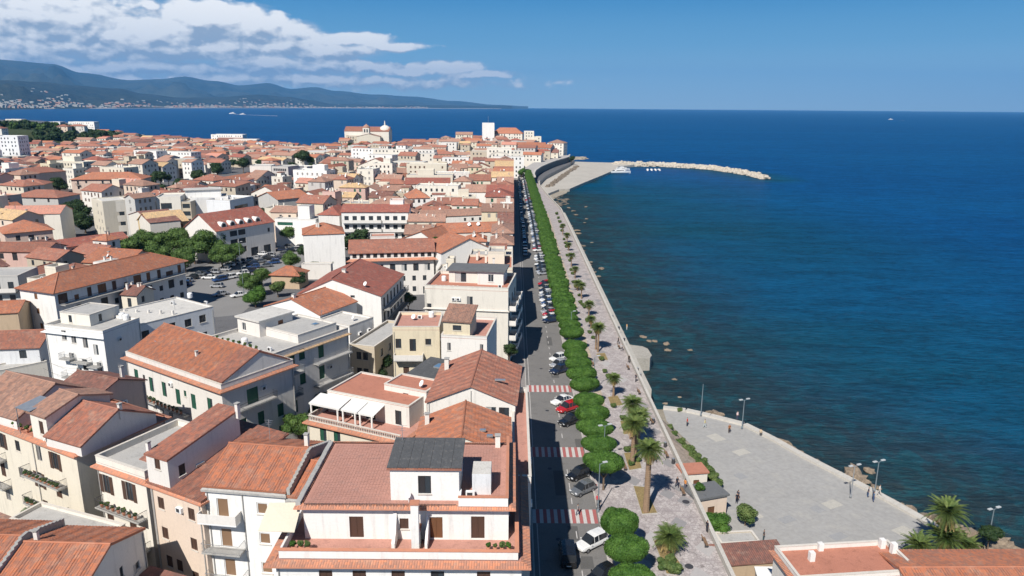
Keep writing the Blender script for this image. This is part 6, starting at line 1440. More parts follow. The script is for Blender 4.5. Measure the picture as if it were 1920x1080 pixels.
# ------------------------------------------------------------------ cars
def carmesh(kind):
    """body, cabin glass, roof panel as separate meshes; length along y, nose at +y"""
    L_, W_c, H_ = dict(hatch=(3.9,1.68,1.50), sedan=(4.5,1.76,1.44), suv=(4.4,1.82,1.66), van=(4.9,1.92,1.95))[kind]; hl = L_/2; hw = W_c/2
    bel = .88 if kind != 'van' else 1.1
    if kind == 'hatch': st_ = [(-1,.42,.72,.80),(-.97,.30,bel-.04,.93),(-.82,.22,bel+.05,.98),(-.3,.2,bel+.03,1),(.2,.2,bel,1),(.45,.2,bel-.02,1),(.62,.2,bel-.08,.98),(.9,.24,.72,.90),(1,.34,.58,.74)]; cab = [(-.93,.98,bel+.02,.80),(-.74,1,H_-.05,.74),(-.2,1,H_,.76),(.12,1,H_-.05,.74),(.50,.98,bel-.04,.86)]
    elif kind == 'sedan': st_ = [(-1,.42,.74,.80),(-.96,.3,bel-.02,.92),(-.70,.22,bel+.03,.98),(-.3,.2,bel+.02,1),(.2,.2,bel,1),(.42,.2,bel-.03,1),(.62,.2,bel-.1,.98),(.9,.24,.70,.90),(1,.34,.56,.74)]; cab = [(-.72,.98,bel+.02,.80),(-.45,1,H_-.06,.70),(-.15,1,H_,.72),(.10,1,H_-.05,.71),(.44,.98,bel-.04,.86)]
    elif kind == 'suv': st_ = [(-1,.45,.80,.84),(-.97,.34,bel+.05,.94),(-.8,.28,bel+.1,.98),(-.3,.26,bel+.08,1),(.2,.26,bel+.06,1),(.42,.26,bel+.04,1),(.60,.26,bel,.98),(.9,.30,.84,.92),(1,.40,.62,.80)]; cab = [(-.95,.98,bel+.08,.84),(-.84,1,H_-.08,.77),(-.2,1,H_,.78),(.12,1,H_-.05,.76),(.46,.98,bel+.02,.88)]
    else: st_ = [(-1,.42,bel-.05,.90),(-.98,.3,bel,.95),(-.6,.24,bel,1),(0,.24,bel,1),(.4,.24,bel,1),(.6,.24,bel-.05,1),(.78,.24,bel-.15,.98),(.94,.28,.78,.92),(1,.36,.60,.82)]; cab = [(-.97,.98,bel,.90),(-.94,1,H_-.05,.84),(-.2,1,H_,.85),(.35,1,H_-.06,.83),(.68,.98,bel-.06,.90)]
    b_ = MB(); b_.smooth = True; rows = []
    for (y_, zb, zt, k) in st_:
        y_ *= hl; w_ = hw*k; rows.append([(-w_*.86,y_,zb),(-w_,y_,zb+.16),(-w_*1.0,y_,(zb+zt)/2+.05),(-w_*.94,y_,zt-.04),(-w_*.80,y_,zt+.015),(0,y_,zt+.04),(w_*.80,y_,zt+.015),(w_*.94,y_,zt-.04),(w_,y_,(zb+zt)/2+.05),(w_,y_,zb+.16),(w_*.86,y_,zb)])
    for i in range(len(rows)-1):
        for j in range(10): b_.poly([rows[i][j], rows[i][j+1], rows[i+1][j+1], rows[i+1][j]])
    b_.poly(rows[0]); b_.poly(rows[-1][::-1])
    for i in range(len(rows)-1): b_.poly([rows[i][0], rows[i+1][0], rows[i+1][10], rows[i][10]])
    gl, rf = MB(), MB(); cr_ = []
    for (y_, k, z_, w_) in cab: cr_.append([(-hw*w_,y_*hl,z_),(-hw*w_*.86 if z_ > bel+.2 else -hw*w_*.9,y_*hl,z_+.03),(0,y_*hl,z_+.055),(hw*w_*.86 if z_ > bel+.2 else hw*w_*.9,y_*hl,z_+.03),(hw*w_,y_*hl,z_)])
    belt = lambda y_: (hw*.93, bel-.03)
    for i in range(len(cr_)-1):
        a, c = cr_[i], cr_[i+1]; tgt = rf if 0 < i < len(cr_)-2 else gl
        for j in range(4): tgt.poly([a[j], a[j+1], c[j+1], c[j]])
    pil = MB()
    for sgn in (-1, 1):
        pts = [cr_[0][0 if sgn < 0 else 4]]+[r[0 if sgn < 0 else 4] for r in cr_[1:-1]]+[cr_[-1][0 if sgn < 0 else 4]]
        base = [(sgn*hw*.93, q[1], bel-.02) for q in pts]
        for i in range(len(pts)-1): gl.poly([base[i], base[i+1], pts[i+1], pts[i]])
        for i in (1, 2, 3):
            q0, q1 = pts[i], base[i]; rf.poly([(q0[0]+sgn*.012,q0[1]-.04,q0[2]),(q0[0]+sgn*.012,q0[1]+.04,q0[2]),(q1[0]+sgn*.012,q1[1]+.05,q1[2]),(q1[0]+sgn*.012,q1[1]-.05,q1[2])])
        i0, i1 = pts[0], pts[1]; rf.poly([(i0[0],i0[1]-.02,i0[2]),(i0[0]+sgn*.01,i0[1]+.10,i0[2]),(i1[0]+sgn*.01,i1[1]+.09,i1[2]),(i1[0]+sgn*.01,i1[1]-.03,i1[2]+.02)])
    rf.v = [(x_, y_, z_+.008) for (x_, y_, z_) in rf.v]; rf.smooth = False; gl.smooth = False
    lights = []
    hd = MB().use(plain('headlight_glass', (.75,.76,.78), .15, .7)); tl = MB().use(plain('taillight_red', (.35,.02,.02), .25, .6)); f_ = st_[-2]
    for sgn in (-1, 1):
        lights.append((('headlight', MB().use(hd.mats[0]))), ); lights[-1][1].box(sgn*hw*.68-.17, sgn*hw*.68+.17, hl*.91, hl*.975, .58, .73); 
        lights.append(('tail_light', MB().use(tl.mats[0]))); lights[-1][1].box(sgn*hw*.76-.12, sgn*hw*.76+.12, -hl*.995, -hl*.95, .70, .86)
    mir = MB(); 
    for sgn in (-1, 1): mir.box(sgn*hw*1.0-.02 if sgn > 0 else -hw-.13, hw+.13 if sgn > 0 else -hw+.02, .40*hl-.08, .40*hl+.04, bel+.0, bel+.13)
    pl = MB().use(plain('number_plate', (.7,.7,.68), .5)); pl.box(-.26,.26,hl*.985,hl*1.004,.40,.50); pl.box(-.26,.26,-hl*1.004,-hl*.985,.52,.62)
    return dict(body=b_.mesh('body', MATS['paint_base']), glass=gl.mesh('windows', GLC), roof=rf.mesh('roof_panel', MATS['paint_base']), lights=[(n_, q.mesh(n_)) for n_, q in lights], plate=pl.mesh('number_plates'), mir=mir.mesh('mirrors', MATS['paint_base']), hw=hw, hl=hl)
plain('paint_base', (.5,.5,.5), .3, .5); GLC = plain('car_glass', (.02,.024,.03), .06, .7)
wq = MB().use(plain('tyre_rubber', (.025,.025,.027), .8, .2)); n_ = 14; i0 = len(wq.v)
def wheelmesh():
    q = MB().use(MATS['tyre_rubber']); q.tube((-.10,0,0),(.10,0,0),.31,n=14); return q.mesh('wheel')
def rimmesh():
    q = MB().use(plain('alloy', (.45,.46,.48), .3, .6, .8)); q.tube((-.108,0,0),(.108,0,0),.19,n=10); return q.mesh('rim')
WHM, RMM = wheelmesh(), rimmesh(); CARS = {k: carmesh(k) for k in ('hatch','sedan','suv','van')}
CCOL = dict(white=(.74,.74,.73), silver=(.42,.43,.45), grey=(.16,.17,.18), black=(.014,.015,.017), red=(.42,.015,.018), blue=(.03,.08,.22), navy=(.015,.025,.06), beige=(.45,.40,.32), green=(.04,.12,.08))
CP = {k: plain('car_paint_'+k, v, .28, .5, .0 if k in ('white','red') else .25, .6) for k, v in CCOL.items()}
def mset(o, m_): o.material_slots[0].link = 'OBJECT'; o.material_slots[0].material = m_
TY = dict(hatch='hatchback', sedan='saloon car', suv='off-roader', van='van')
def car(label, x, y, ang, kind, colr, z=.01, full=True, group=None, name='parked_car'):
    C_ = CARS[kind]; t_ = thing(name, label, 'car' if kind != 'van' else 'van', (x, y, z), ang, group)
    for nm, key in (('body','body'),('roof_panel','roof'),('mirrors','mir')):
        if key == 'mir' and not full: continue
        o = inst(nm, C_[key], t_); mset(o, CP[colr])
    inst('windows', C_['glass'], t_)
    if full:
        for (n_, me) in C_['lights']: inst(n_, me, t_)
        inst('number_plates', C_['plate'], t_)
    for sx in (-1, 1):
        for sy in (-.60, .62):
            wv = inst('wheel', WHM, t_, (sx*(C_['hw']-.10), sy*C_['hl'], .31))
            if full: inst('rim', RMM, wv)
    return t_
A45 = R(135)      # noses towards the lower left: direction (-,-)
NC = [((1128,1078),'black','hatch','black parked car just at the bottom edge of the picture beside the clipped trees'),((1109,1017),'white','suv','white parked car below the nearest red and white crossing'),((1093,917),'grey','hatch','dark grey parked car with a glass roof, beside the black one'),((1085,889),'black','hatch','black parked car behind the dark grey one, between two crossings'),
      ((1069,789),'black','suv','black parked car behind the red car'),((1064,765),'red','suv','bright red parked car half under a clipped tree'),((1054,751),'white','sedan','long white parked car above the red car'),((1049,694),'navy','suv','dark blue parked car in the trio before the long free stretch'),((1047,683),'silver','hatch','silver parked car in the trio before the long free stretch'),((1046,671),'white','hatch','white parked car in the trio before the long free stretch')]
for (px, py), c_, k_, lb in NC: p = P(px, py, .5); car(lb, p.x, p.y, R(128), k_, c_)
p = P(1064,1035,.8); car('black van parked in the deep shade on the left side of the road', p.x, p.y, 0, 'van', 'black')
rn = random.Random(31); y = 172.0; seq = [('navy','suv'),('white','hatch'),('red','hatch'),('silver','sedan'),('black','hatch')]; i = 0
SKIP = [(186,196),(268,286)]
while y < 545:
    if rn.random() < .93 and not any(a < y < c for a, c in ((212,222),(252,262))) and True:
        c_, k_ = seq[i] if i < len(seq) else (rn.choice(['white']*5+['silver']*4+['grey','black','black','navy','blue','beige','red']), rn.choice(['hatch','hatch','sedan','suv']))
        i += 1; car(ordn(i)+' car of the dense tree-side parking row, '+c_+' '+TY[k_], 9.75-(max(0, y-330)*.006), y, R(118)+rn.uniform(-.05, .05), k_, c_, full=y < 200, group='cars parked along the tree side of the road')
    y += 2.75
y = 120; i = 0
for y in [255+5.4*k for k in range(55)]:
    if rn.random() < .86 and True:
        c_ = rn.choice(['white']*4+['silver']*3+['grey','black','navy','blue','beige']); k_ = rn.choice(['hatch','hatch','sedan','suv']); i += 1
        if y < 130: continue
        car(ordn(i)+' car along the shaded house side of the road, '+c_+' '+TY[k_], 4.75 if y < 330 else 4.4, y+rn.uniform(-.3, .3), R(180)+rn.uniform(-.03, .03), k_, c_, full=False, group='cars parked along the house side of the road')
# car park
pk = [(392,520,.3),(407,536,.3),(413,551,1.2),(447,553,1.1),(383,512,.3),(372,514,.3),(360,520,.3),(400,510,.3),(430,520,1.2),(421,505,.3),(455,512,.9),(476,500,.9),(468,508,.9),(487,490,.9),(497,485,.9),(480,484,.3),(466,487,.3),(505,479,.3),(492,476,.3),(512,492,.9),(520,484,.9),(530,476,.9),(541,470,.9),(552,468,.9),(440,492,.3),(452,490,.3),(428,497,.3),(412,524,1.2),(526,468,.3),(538,463,.3),(560,463,.9),(350,526,.3),(90,682,.9),(98,670,.9),(103,690,.9),(345,532,.3),(473,494,.9),(498,498,.9)]
for i, (px, py, a) in enumerate(pk):
    p = P(px, py, .5); c_ = ['white','grey','white','silver','navy','silver','black','blue'][i*5 % 8] if i not in (2, 3) else ('silver' if i == 2 else 'white'); k_ = rn.choice(['hatch','sedan','suv'])
    car(ordn(i+1)+' car of the town car park, a '+c_+' '+TY[k_]+' between trees and houses', p.x, p.y, a+1.2+rn.uniform(-.06,.06), k_, c_, full=False, group='cars in the town car park')
mb = MB().use(dirty('car_park_asphalt', (.22,.215,.21), v=.12, s1=.1, s2=3, rough=.9)); q = pw([(345,560),(330,520),(430,480),(520,456),(570,450),(600,462),(560,500),(450,590),(400,595)], .006); mb.poly([(x_, y_, .006) for x_, y_ in q][::1]); o = mb.build('car_park'); 
if o.data.polygons[0].normal.z < 0: o.data.flip_normals()
tag(o, 'grey asphalt car park between the houses', kind='structure')

# ------------------------------------------------------------------ lamps
def lamp(label, px, py, z0, h, arms=2, dark=True):
    p = P(px, py, z0); t_ = thing('street_lamp', label, 'lamp post', (p.x, p.y, z0), R(20)); m_ = M_metal if not dark else plain('lamp_post_paint', (.22,.27,.30), .5, .4, .3)
    q = MB().use(m_); q.lathe((0,0,0), [(.16,0),(.15,.35),(.09,.4),(.075,h*.6),(.05,h)], n=8); q.build('pole', None, t_)
    for k in range(arms):
        s_ = 1 if k == 0 else -1
        if arms: a_ = MB().use(m_); a_.tube((0,0,h-.1),(s_*.75,0,h+.12),.035,n=5); ao = a_.build('arm', None, t_); hd = MB().use(plain('lamp_head_grey', (.5,.52,.53), .4, .5)); hd.box(s_*.75-.32,s_*.75+.32,-.16,.16,h+.08,h+.2); hd.build('lamp_head', None, ao)
    return t_
lamp('tall bare pole at the far end of the plaza sea wall', 1314, 779, PZ+.2, 6.2, arms=0); lamp('twin-headed lamp post at the bend of the plaza sea wall', 1391, 803, PZ+.2, 5.4); lamp('twin-headed lamp post on the wall beside the strolling pair', 1638, 936, PZ+.2, 6.0); lamp('rusty twin-headed lamp post a little left of the strolling pair', 1595, 932, PZ+.2, 5.0, dark=False); lamp('lamp post behind the feathery shrub at the lower right shore', 1852, 1018, PZ, 5.0)
for i, (px, py) in enumerate(((1131,880),(1121,960),(1113,735),(1070,640))): lamp(ordn(i+1)+' slender grey lamp post standing among the clipped street trees', px, py, .14, 7.0, arms=1 if i else 2)
for i, (px, py) in enumerate(((458,560),(452,505),(37,672))): lamp(['tall thin lamp post at the corner of the car park','tall thin lamp post behind the car park trees','white globe lamp post in the dark lane at the left'][i], px, py, .0, 9.0 if i < 2 else 6, arms=1)

# benches on the promenade
SL = MB().use(dirty('bench_wood', (.24,.15,.09), v=.2, s2=12)); SL.box(-.9,.9,-.045,.045,0,.035); SL = SL.mesh('slat'); LG = MB().use(M_dark); LG.box(-.04,.04,-.22,.22,0,.43); LG = LG.mesh('leg')
for i, (x_, y_) in enumerate(((23.9,66),(23.9,78),(23.9,90),(23.9,101),(23.9,113),(23.9,126),(23.9,139),(23.9,152),(16.9,97),(16.9,141))):
    t_ = thing('park_bench', ordn(i+1)+' wooden promenade bench, counted from the near end', 'bench', (x_, y_, .131), R(90), 'benches on the promenade')
    for k in range(3): inst('slat', SL, t_, (0, -.16+.13*k, .43))
    inst('slat', SL, t_, (0, .24, .66)); inst('slat', SL, t_, (0, .25, .80)); inst('leg', LG, t_, (-.7, 0, 0)); inst('leg', LG, t_, (.7, 0, 0))
# overhead cables between roofs
def cable(label, a, b_, sag=.8):
    a, b_ = Vector(a), Vector(b_); t_ = thing('cable', label, 'cable', tuple(a)); q = MB().use(M_dark); pr = Vector()
    for k in range(1, 9): f = k/8; c = (b_-a)*f-Vector((0,0,sag*4*f*(1-f))); q.tube(pr, c, .018, n=3, cap=False); pr = c
    q.build('wire', None, t_)
cable('thin black cable strung between the peach and off-white foreground houses', P(280,925,12.5), P(388,960,12.5)); cable('thin cable crossing the dark lane at the left of the blank-walled block', P(72,668,8.5), P(150,690,8.5)); cable('second thin cable crossing the dark lane at the left', P(80,690,7.0), P(160,705,7.0))
# ------------------------------------------------------------------ people
SKIN = plain('skin', (.42,.25,.17), .6, .3); HAIR = plain('dark_hair', (.03,.022,.018), .6)
def cloth(c): return dirty('cloth_%02d%02d%02d' % tuple(int(x*99) for x in c), c, v=.08, s2=20)
def figure(pose, shirt, legs, skirt=False, hat=None):
    """skinned skeleton, one continuous body"""
    J = [(0,0,.95),(0,0,1.15),(0,-.01,1.38),(0,-.01,1.50),(0,-.02,1.58),(0,-.02,1.72)]; r = [.145,.125,.145,.055,.075,.085]; E = [(0,1),(1,2),(2,3),(3,4),(4,5)]
    def chain(start, pts, rr):
        pr = start
        for p_, q in zip(pts, rr): J.append(p_); r.append(q); E.append((pr, len(J)-1)); pr = len(J)-1
    st = {'stand': .04, 'walk': .26, 'stride': .34}.get(pose, .04)
    if pose == 'sit':
        for s_ in (-1, 1): chain(0, [(s_*.09,-.02,.90),(s_*.11,-.45,.90),(s_*.11,-.50,.48),(s_*.11,-.62,.44)], [.10,.07,.05,.04])
    else:
        for s_ in (-1, 1): chain(0, [(s_*.09,0,.90),(s_*.10,-s_*st*.45,.50),(s_*.10,-s_*st*.8+.0,.08),(s_*.11,-s_*st*.8-.14,.05)], [.105,.07,.045,.04])
    for s_ in (-1, 1):
        f = -s_*st*.6; chain(2, [(s_*.17,0,1.40),(s_*.22,-f*.3+.02,1.15),(s_*.23,f*.5-.08,.93),(s_*.23,f*.6-.12,.84)], [.06,.045,.035,.035])
    me = bpy.data.meshes.new('person'); me.from_pydata(J, E, []); o = bpy.data.objects.new('person', me); col.objects.link(o)
    md = o.modifiers.new('s', 'SKIN'); 
    for i, sv in enumerate(me.skin_vertices[0].data): sv.radius = (r[i], r[i]*(.72 if i < 3 else 1))
    me.skin_vertices[0].data[0].use_root = True; sb = o.modifiers.new('u', 'SUBSURF'); sb.levels = sb.render_levels = 1
    dg = bpy.context.evaluated_depsgraph_get(); nm = bpy.data.meshes.new_from_object(o.evaluated_get(dg)); bpy.data.objects.remove(o); nm.name = 'person'
    nm.materials.clear()
    for m_ in (SKIN, cloth(shirt), cloth(legs), HAIR): nm.materials.append(m_)
    for f in nm.polygons:
        c = f.center; f.use_smooth = True
        f.material_index = 3 if (c.z > 1.66 or (c.z > 1.56 and c.y > .0)) else 0 if c.z > 1.45 else (0 if abs(c.x) > .19 and c.z < 1.12 else (1 if c.z > .97 else 2 if c.z > .10 else 3))
    return nm
def person(label, px, py, z0, pose, shirt, legs, rz=0.0):
    p = P(px, py, z0); o = inst('person', figure(pose, shirt, legs), None, (p.x, p.y, z0), rz); tag(o, label, 'person')
    if pose == 'sit': o.location.z = z0-.42
    return o
PP = [('person in white walking up the middle of the promenade',1222,868,.14,'walk',(.6,.6,.58),(.2,.22,.3),.2),('person in teal beside the one in white on the promenade',1228,866,.14,'walk',(.08,.3,.3),(.05,.05,.06),.2),('person in grey crossing the road near the closest crossing',1083,966,.02,'walk',(.3,.3,.3),(.04,.05,.1),1.4),('person in a dark top walking along the promenade wall',1269,914,.14,'walk',(.03,.03,.04),(.03,.03,.05),.4),('person in an orange shirt standing by the promenade wall',1284,918,.14,'stand',(.55,.22,.06),(.1,.1,.13),2),
 ('person in black with a dark bag standing at the near edge of the plaza',1431,1014,PZ,'stand',(.02,.02,.03),(.05,.08,.09),1),('person in dark clothes standing by the scrub at the left edge of the plaza',1381,944,PZ,'stand',(.02,.02,.025),(.02,.02,.025),0),('person in a dark jacket beside the one at the scrub edge',1383,938,PZ,'walk',(.06,.06,.08),(.02,.02,.03),2),
 ('person in a red top at the far end of the plaza',1288,799,PZ,'stand',(.55,.05,.05),(.04,.04,.05),1),('person in pale yellow at the far end of the plaza',1321,802,PZ,'walk',(.6,.55,.25),(.45,.5,.5),1),('person in rust-coloured clothes near the bend of the plaza wall',1367,812,PZ,'stand',(.25,.09,.03),(.05,.03,.02),0),
 ('person in a pale pink shirt standing on the plaza sea wall',1382,787,PZ+.43,'stand',(.7,.55,.55),(.06,.06,.1),.5),('small figure in beige sitting on the sea wall past the bend',1426,816,PZ+.43,'sit',(.5,.4,.28),(.3,.25,.2),2.6),
 ('person in blue jeans leaning beside the tall lamp on the sea wall',1627,932,PZ,'stand',(.02,.03,.06),(.06,.10,.2),1),('person in denim right of the lamp on the sea wall',1637,941,PZ,'stand',(.08,.14,.25),(.05,.08,.18),1.4),('person in a white dress walking on top of the sea wall',1648,928,PZ+.43,'walk',(.7,.68,.64),(.55,.5,.45),.8),
 ('person in red by the pavement corner near the second crossing',1120,948,.14,'stand',(.5,.03,.05),(.2,.2,.2),0),('dark-clothed person below the one in red at the pavement corner',1122,956,.14,'walk',(.02,.02,.03),(.02,.02,.03),1),('person in blue standing on the promenade left of the tallest palm',1144,893,.14,'stand',(.04,.06,.15),(.03,.03,.05),1),
 ('distant walker in black halfway along the promenade wall',1179,680,.14,'walk',(.02,.02,.02),(.02,.02,.02),0),('distant walker in dark red in the middle of the promenade',1192,716,.14,'walk',(.03,.03,.05),(.02,.02,.03),2),('person in a pale top on the corner of the little jetty',1175,619,-1.1,'stand',(.6,.35,.15),(.5,.5,.5),2),('distant stroller on the promenade near the jetty',1159,645,.14,'walk',(.03,.03,.04),(.03,.03,.03),1),('person in black crossing the lower promenade by the wall',1325,998,.14,'stand',(.02,.02,.03),(.03,.03,.04),2),('two-tone dressed stroller near the palm pair shadow',1166,658,.14,'walk',(.5,.5,.5),(.03,.03,.05),1)]
for a in PP: person(*a)
# dark round bench-like planters seen as dots along the promenade
q = MB().use(M_dark); q.lathe((0,0,0), [(.22,0),(.26,.05),(.26,.75),(.2,.8),(.14,.8)], n=10); BIN = q.mesh('body'); q = MB().use(M_metal); q.lathe((0,0,.8), [(.2,0),(.2,.06),(.05,.1)], n=10); BINL = q.mesh('lid')
for i, (px, py) in enumerate(((1225,793),(1247,838),(1262,869),(1200,708),(1195,697),(1170,640),(1160,618),(1148,597))):
    p = P(px, py, .14); t_ = thing('litter_bin', ordn(i+1)+' dark litter bin along the promenade, on the sea side', 'litter bin', (p.x, p.y, .14), 0, 'litter bins along the promenade'); inst('body', BIN, t_); inst('lid', BINL, t_)
# manhole-like dark grates on the promenade
for i, (px, py) in enumerate(((1286,941),(1292,1062))): 
    p = P(px, py, .14); q = MB().use(M_dark); q.lathe((0,0,0), [(.5,0),(.5,.035),(.4,.045)], n=16); inst('manhole_cover', q.mesh('manhole_cover'), PROM, (p.x, p.y, .133))
# ---- rocks
rk = [rockm(k, dirty('brown_rock', (.24,.19,.14), v=.3, s1=.6, s2=3, dark=(.08,.07,.06), amt=.6)) for k in range(6)]
RK = [(1248,757,.5),(1252,775,.5),(1469,832,1.1),(1482,842,.9),(1496,853,1.3),(1531,868,.8),(1600,887,1.5),(1608,896,1.2),(1590,892,.8),(1673,943,.8),(1690,950,.7),(1708,957,1.0),(1628,884,.9),(1340,776,1.0),(1350,778,.8),(1330,775,.7),(1600,905,1.1),(1618,906,1.0),(1640,915,.8),(1735,970,.9),(1752,978,1.1),(1790,990,1.0),(1815,1002,1.4),(1840,1012,1.2),(1870,1020,1.6),(1888,1030,1.4),(1905,1036,1.2),(1860,1034,1.6),(1828,1022,1.3),
      (1275,745,.4),(1250,645,.9),(1252,657,.8),(1295,657,.7),(1228,640,.7),(1264,712,.6),(1217,640,.8),(1205,632,.9),(1127,504,1.3),(1083,433,1.6),(1085,438,1.2),(1100,411,1.2),(1096,418,.8),(1075,396,1.4),(1080,403,1.3),(1098,388,1.0),(1066,390,1.2),(1110,455,.8)]
for i, (px, py, r) in enumerate(RK):
    p = P(px, py, SEA_Z); o = inst('rock', rk[i % 6], None, (p.x, p.y, SEA_Z+r*.12), i*1.3, (r*1.1, r, r*(.9 if py > 760 else .45))); tag(o, ('pale' if py > 760 else 'brown')+' rock number '+ordn(i+1)+' from the plaza end, breaking the water by the shore' if False else ordn(i+1)+' brown rock of those breaking the water by the shore', 'rock', 'rocks along the shore')
mb = MB().use(dirty('wet_rock', (.17,.14,.11), v=.35, s1=.6, s2=3, dark=(.06,.055,.05), amt=.6)); rn = random.Random(77)
for k in range(170):
    i = rn.randrange(len(pc)-1); a, c = Vector(pc[i]+(0,)), Vector(pc[i+1]+(0,)); d = (c-a).normalized(); nn = Vector((-d.y, d.x, 0)); nn = nn if nn.dot(Vector((1,1,0))) > 0 else -nn; p = a+(c-a)*rn.random()+nn*(1.4+abs(rn.gauss(0, .9))); r = rn.uniform(.25, .7); mb.blob((p.x, p.y, SEA_Z-.05), r*1.2, r, r*.7, k, .35, 4, 6)
for k in range(45):
    y_ = rn.uniform(165, 372); r = rn.uniform(.25, .9); mb.blob((27.4+abs(rn.gauss(0, 1.2)), y_, SEA_Z-.1), r*1.2, r, r*.6, k, .35, 4, 6)
for k in range(90):
    p = P(rn.uniform(1022, 1066), rn.uniform(366, 388), SEA_Z); r = rn.uniform(.4, 1.3); mb.blob((p.x, p.y, SEA_Z-.1), r*1.3, r, r*.5, k, .35, 4, 6)
for k in range(70):
    t = k/70; p = P(1024, 350, -2.5).lerp(P(1078, 312, -2.5), t); r = rn.uniform(.9, 1.9); mb.blob((p.x+rn.uniform(0,3), p.y-rn.uniform(0,3), QZ), r*1.2, r, r*.8, k, .35, 4, 6)
tag(mb.build('shore_stones'), 'loose stones and boulders along the waterline', kind='stuff')
# ---- boats
def hull(L_, W_b, H_, mat, name='hull'):
    q = MB().use(mat); N = 9; rows = []
    for i in range(N):
        t = i/(N-1); w_ = W_b/2*(1-max(0, (t-.45)/.55)**2.2)*(.86+.14*min(1, t*4)); sh = H_*(1+.35*t*t); rows.append([(-w_,L_*(t-.5),sh),(-w_*.88,L_*(t-.5),H_*.35),(-w_*.35,L_*(t-.5)-.02,-.15),(w_*.35,L_*(t-.5)-.02,-.15),(w_*.88,L_*(t-.5),H_*.35),(w_,L_*(t-.5),sh)])
    for i in range(N-1):
        for j in range(5): q.poly([rows[i][j], rows[i+1][j], rows[i+1][j+1], rows[i][j+1]])
        q.poly([rows[i][5], rows[i+1][5], rows[i+1][0], rows[i][0]])
    q.poly(rows[0]); return q
def yacht(label, p, L_, ang, big=True, name='motor_yacht', cat='boat', z=SEA_Z+.1):
    t_ = thing(name, label, cat, (p.x, p.y, z), ang); W_b = L_*.27; H_ = L_*.085; hull(L_, W_b, H_, M_white).build('hull', None, t_)
    q = MB().use(M_white); q.prism([(-W_b*.36,-L_*.25),(W_b*.36,-L_*.25),(W_b*.30,L_*.18),(0,L_*.27),(-W_b*.30,L_*.18)], H_*1.15, H_*2.0); c = q.build('cabin', None, t_)
    g_ = MB().use(GL()); g_.prism([(-W_b*.365,-L_*.22),(W_b*.365,-L_*.22),(W_b*.31,L_*.15),(0,L_*.245),(-W_b*.31,L_*.15)], H_*1.45, H_*1.8); g_.build('cabin_windows', None, c)
    if big: q = MB().use(M_white); q.prism([(-W_b*.28,-L_*.2),(W_b*.28,-L_*.2),(W_b*.22,L_*.06),(-W_b*.22,L_*.06)], H_*2.05, H_*2.7); q.box(-W_b*.3,W_b*.3,-L_*.18,L_*.0,H_*3.0,H_*3.1); q.build('flybridge', None, t_); q = MB().use(M_metal); q.tube((0,-L_*.1,H_*2.6),(0,-L_*.1,H_*4.6),.05,n=4); q.build('mast', None, t_)
    return t_
yacht('white motor yacht moored at the end of the harbour quay', P(1163,325,SEA_Z), 19, R(-80)); yacht('second white motor boat moored just behind the larger yacht', P(1168,319,SEA_Z), 13, R(-84))
for i, px in enumerate((1214,1221,1228,1235)): yacht(ordn(i+1)+' small white boat from the left of those moored at the breakwater', P(px,319.5,SEA_Z), 8, R(-8+4*i), big=False, name='small_boat')
yacht('tiny white boat with a short wake far out on the right side of the sea', P(1670,224.5,SEA_Z), 26, R(-95)); yacht('distant white ferry at the left, towing a long white wake', P(436,213.5,SEA_Z), 42, R(88)); yacht('smaller white launch just right of the distant ferry', P(455,215,SEA_Z), 34, R(88))
mb = MB().use(dirty('wake_foam', (.7,.72,.74), v=.1)); zz = SEA_Z+.05
for (a, c, w_) in (((458,215.2),(520,217.4),7),((1674,225),(1696,226),4),((438,214),(452,214.6),8)):
    p0, p1 = P(a[0], a[1], zz), P(c[0], c[1], zz); mb.poly([(p0.x,p0.y-w_,zz),(p1.x,p1.y-w_*2.2,zz),(p1.x,p1.y+w_*2.2,zz),(p0.x,p0.y+w_,zz)])
tag(mb.build('boat_wakes'), 'white foam wakes behind the distant boats', kind='structure')
# pots and plants on balconies and terraces
POT = MB().use(M_led); POT.lathe((0,0,0), [(.12,0),(.19,.3),(.17,.32)], n=9); POT = POT.mesh('pot')
def potplant(label, p, s_=.35, kind=None):
    t_ = thing('potted_plant', label, 'potted plant', tuple(p), rn.uniform(0, 6), 'potted plants on balconies and terraces'); inst('pot', POT, t_); inst('leaves', (kind or T_bush)[rn.randrange(2)], t_, (0,0,.32+s_*.8), 0, s_)
def pots(b, side, u0, u1, z, out_, n, who):
    for i in range(n):
        u = u0+(u1-u0)*(i+.5)/n; q_ = b.sidepos(side, u, z, out_); potplant(ordn(i+1)+' potted plant along '+who, b.world(*q_), rn.uniform(.22, .42), T_bush if i % 3 else T_green)
u0_, z = CR.fpix('F', 58, 889); u1_, z1 = CR.fpix('F', 125, 900); pots(CR, 'F', u0_+.2, u1_-.2, (z+z1)/2-.35, .8, 9, 'the upper balcony of the long cream house')
u0_, z = CR.fpix('F', 62, 942); u1_, z1 = CR.fpix('F', 130, 953); pots(CR, 'F', u0_+.2, u1_-.2, (z+z1)/2-.35, .8, 9, 'the lower balcony of the long cream house')
pots(CR, 'F', 1, CR.L*.75, 15.12, -.45, 12, 'the roof ledge of the long cream house')
pots(NB, 'F', .8, NB.L-.8, NB.fpix('F', 225, 947)[1]-.3, .8, 7, 'the balcony of the half grey, half red roofed house'); pots(GS, 'F', 1.5, GS.L*.64, GS.fpix('F', 300, 742)[1]-1.05, .8, 14, 'the long green-shutter balcony'); pots(WB, 'F', 2, 13, 14.95, -.3, 8, 'the parapet of the big white house')
pots(HB, 'F', .9, 2.8, 14.55, -1.2, 3, 'the front apartment terrace'); pots(HB, 'F', 17.8, 20.2, 14.55, -1.3, 4, 'the right end of the front apartment terrace')
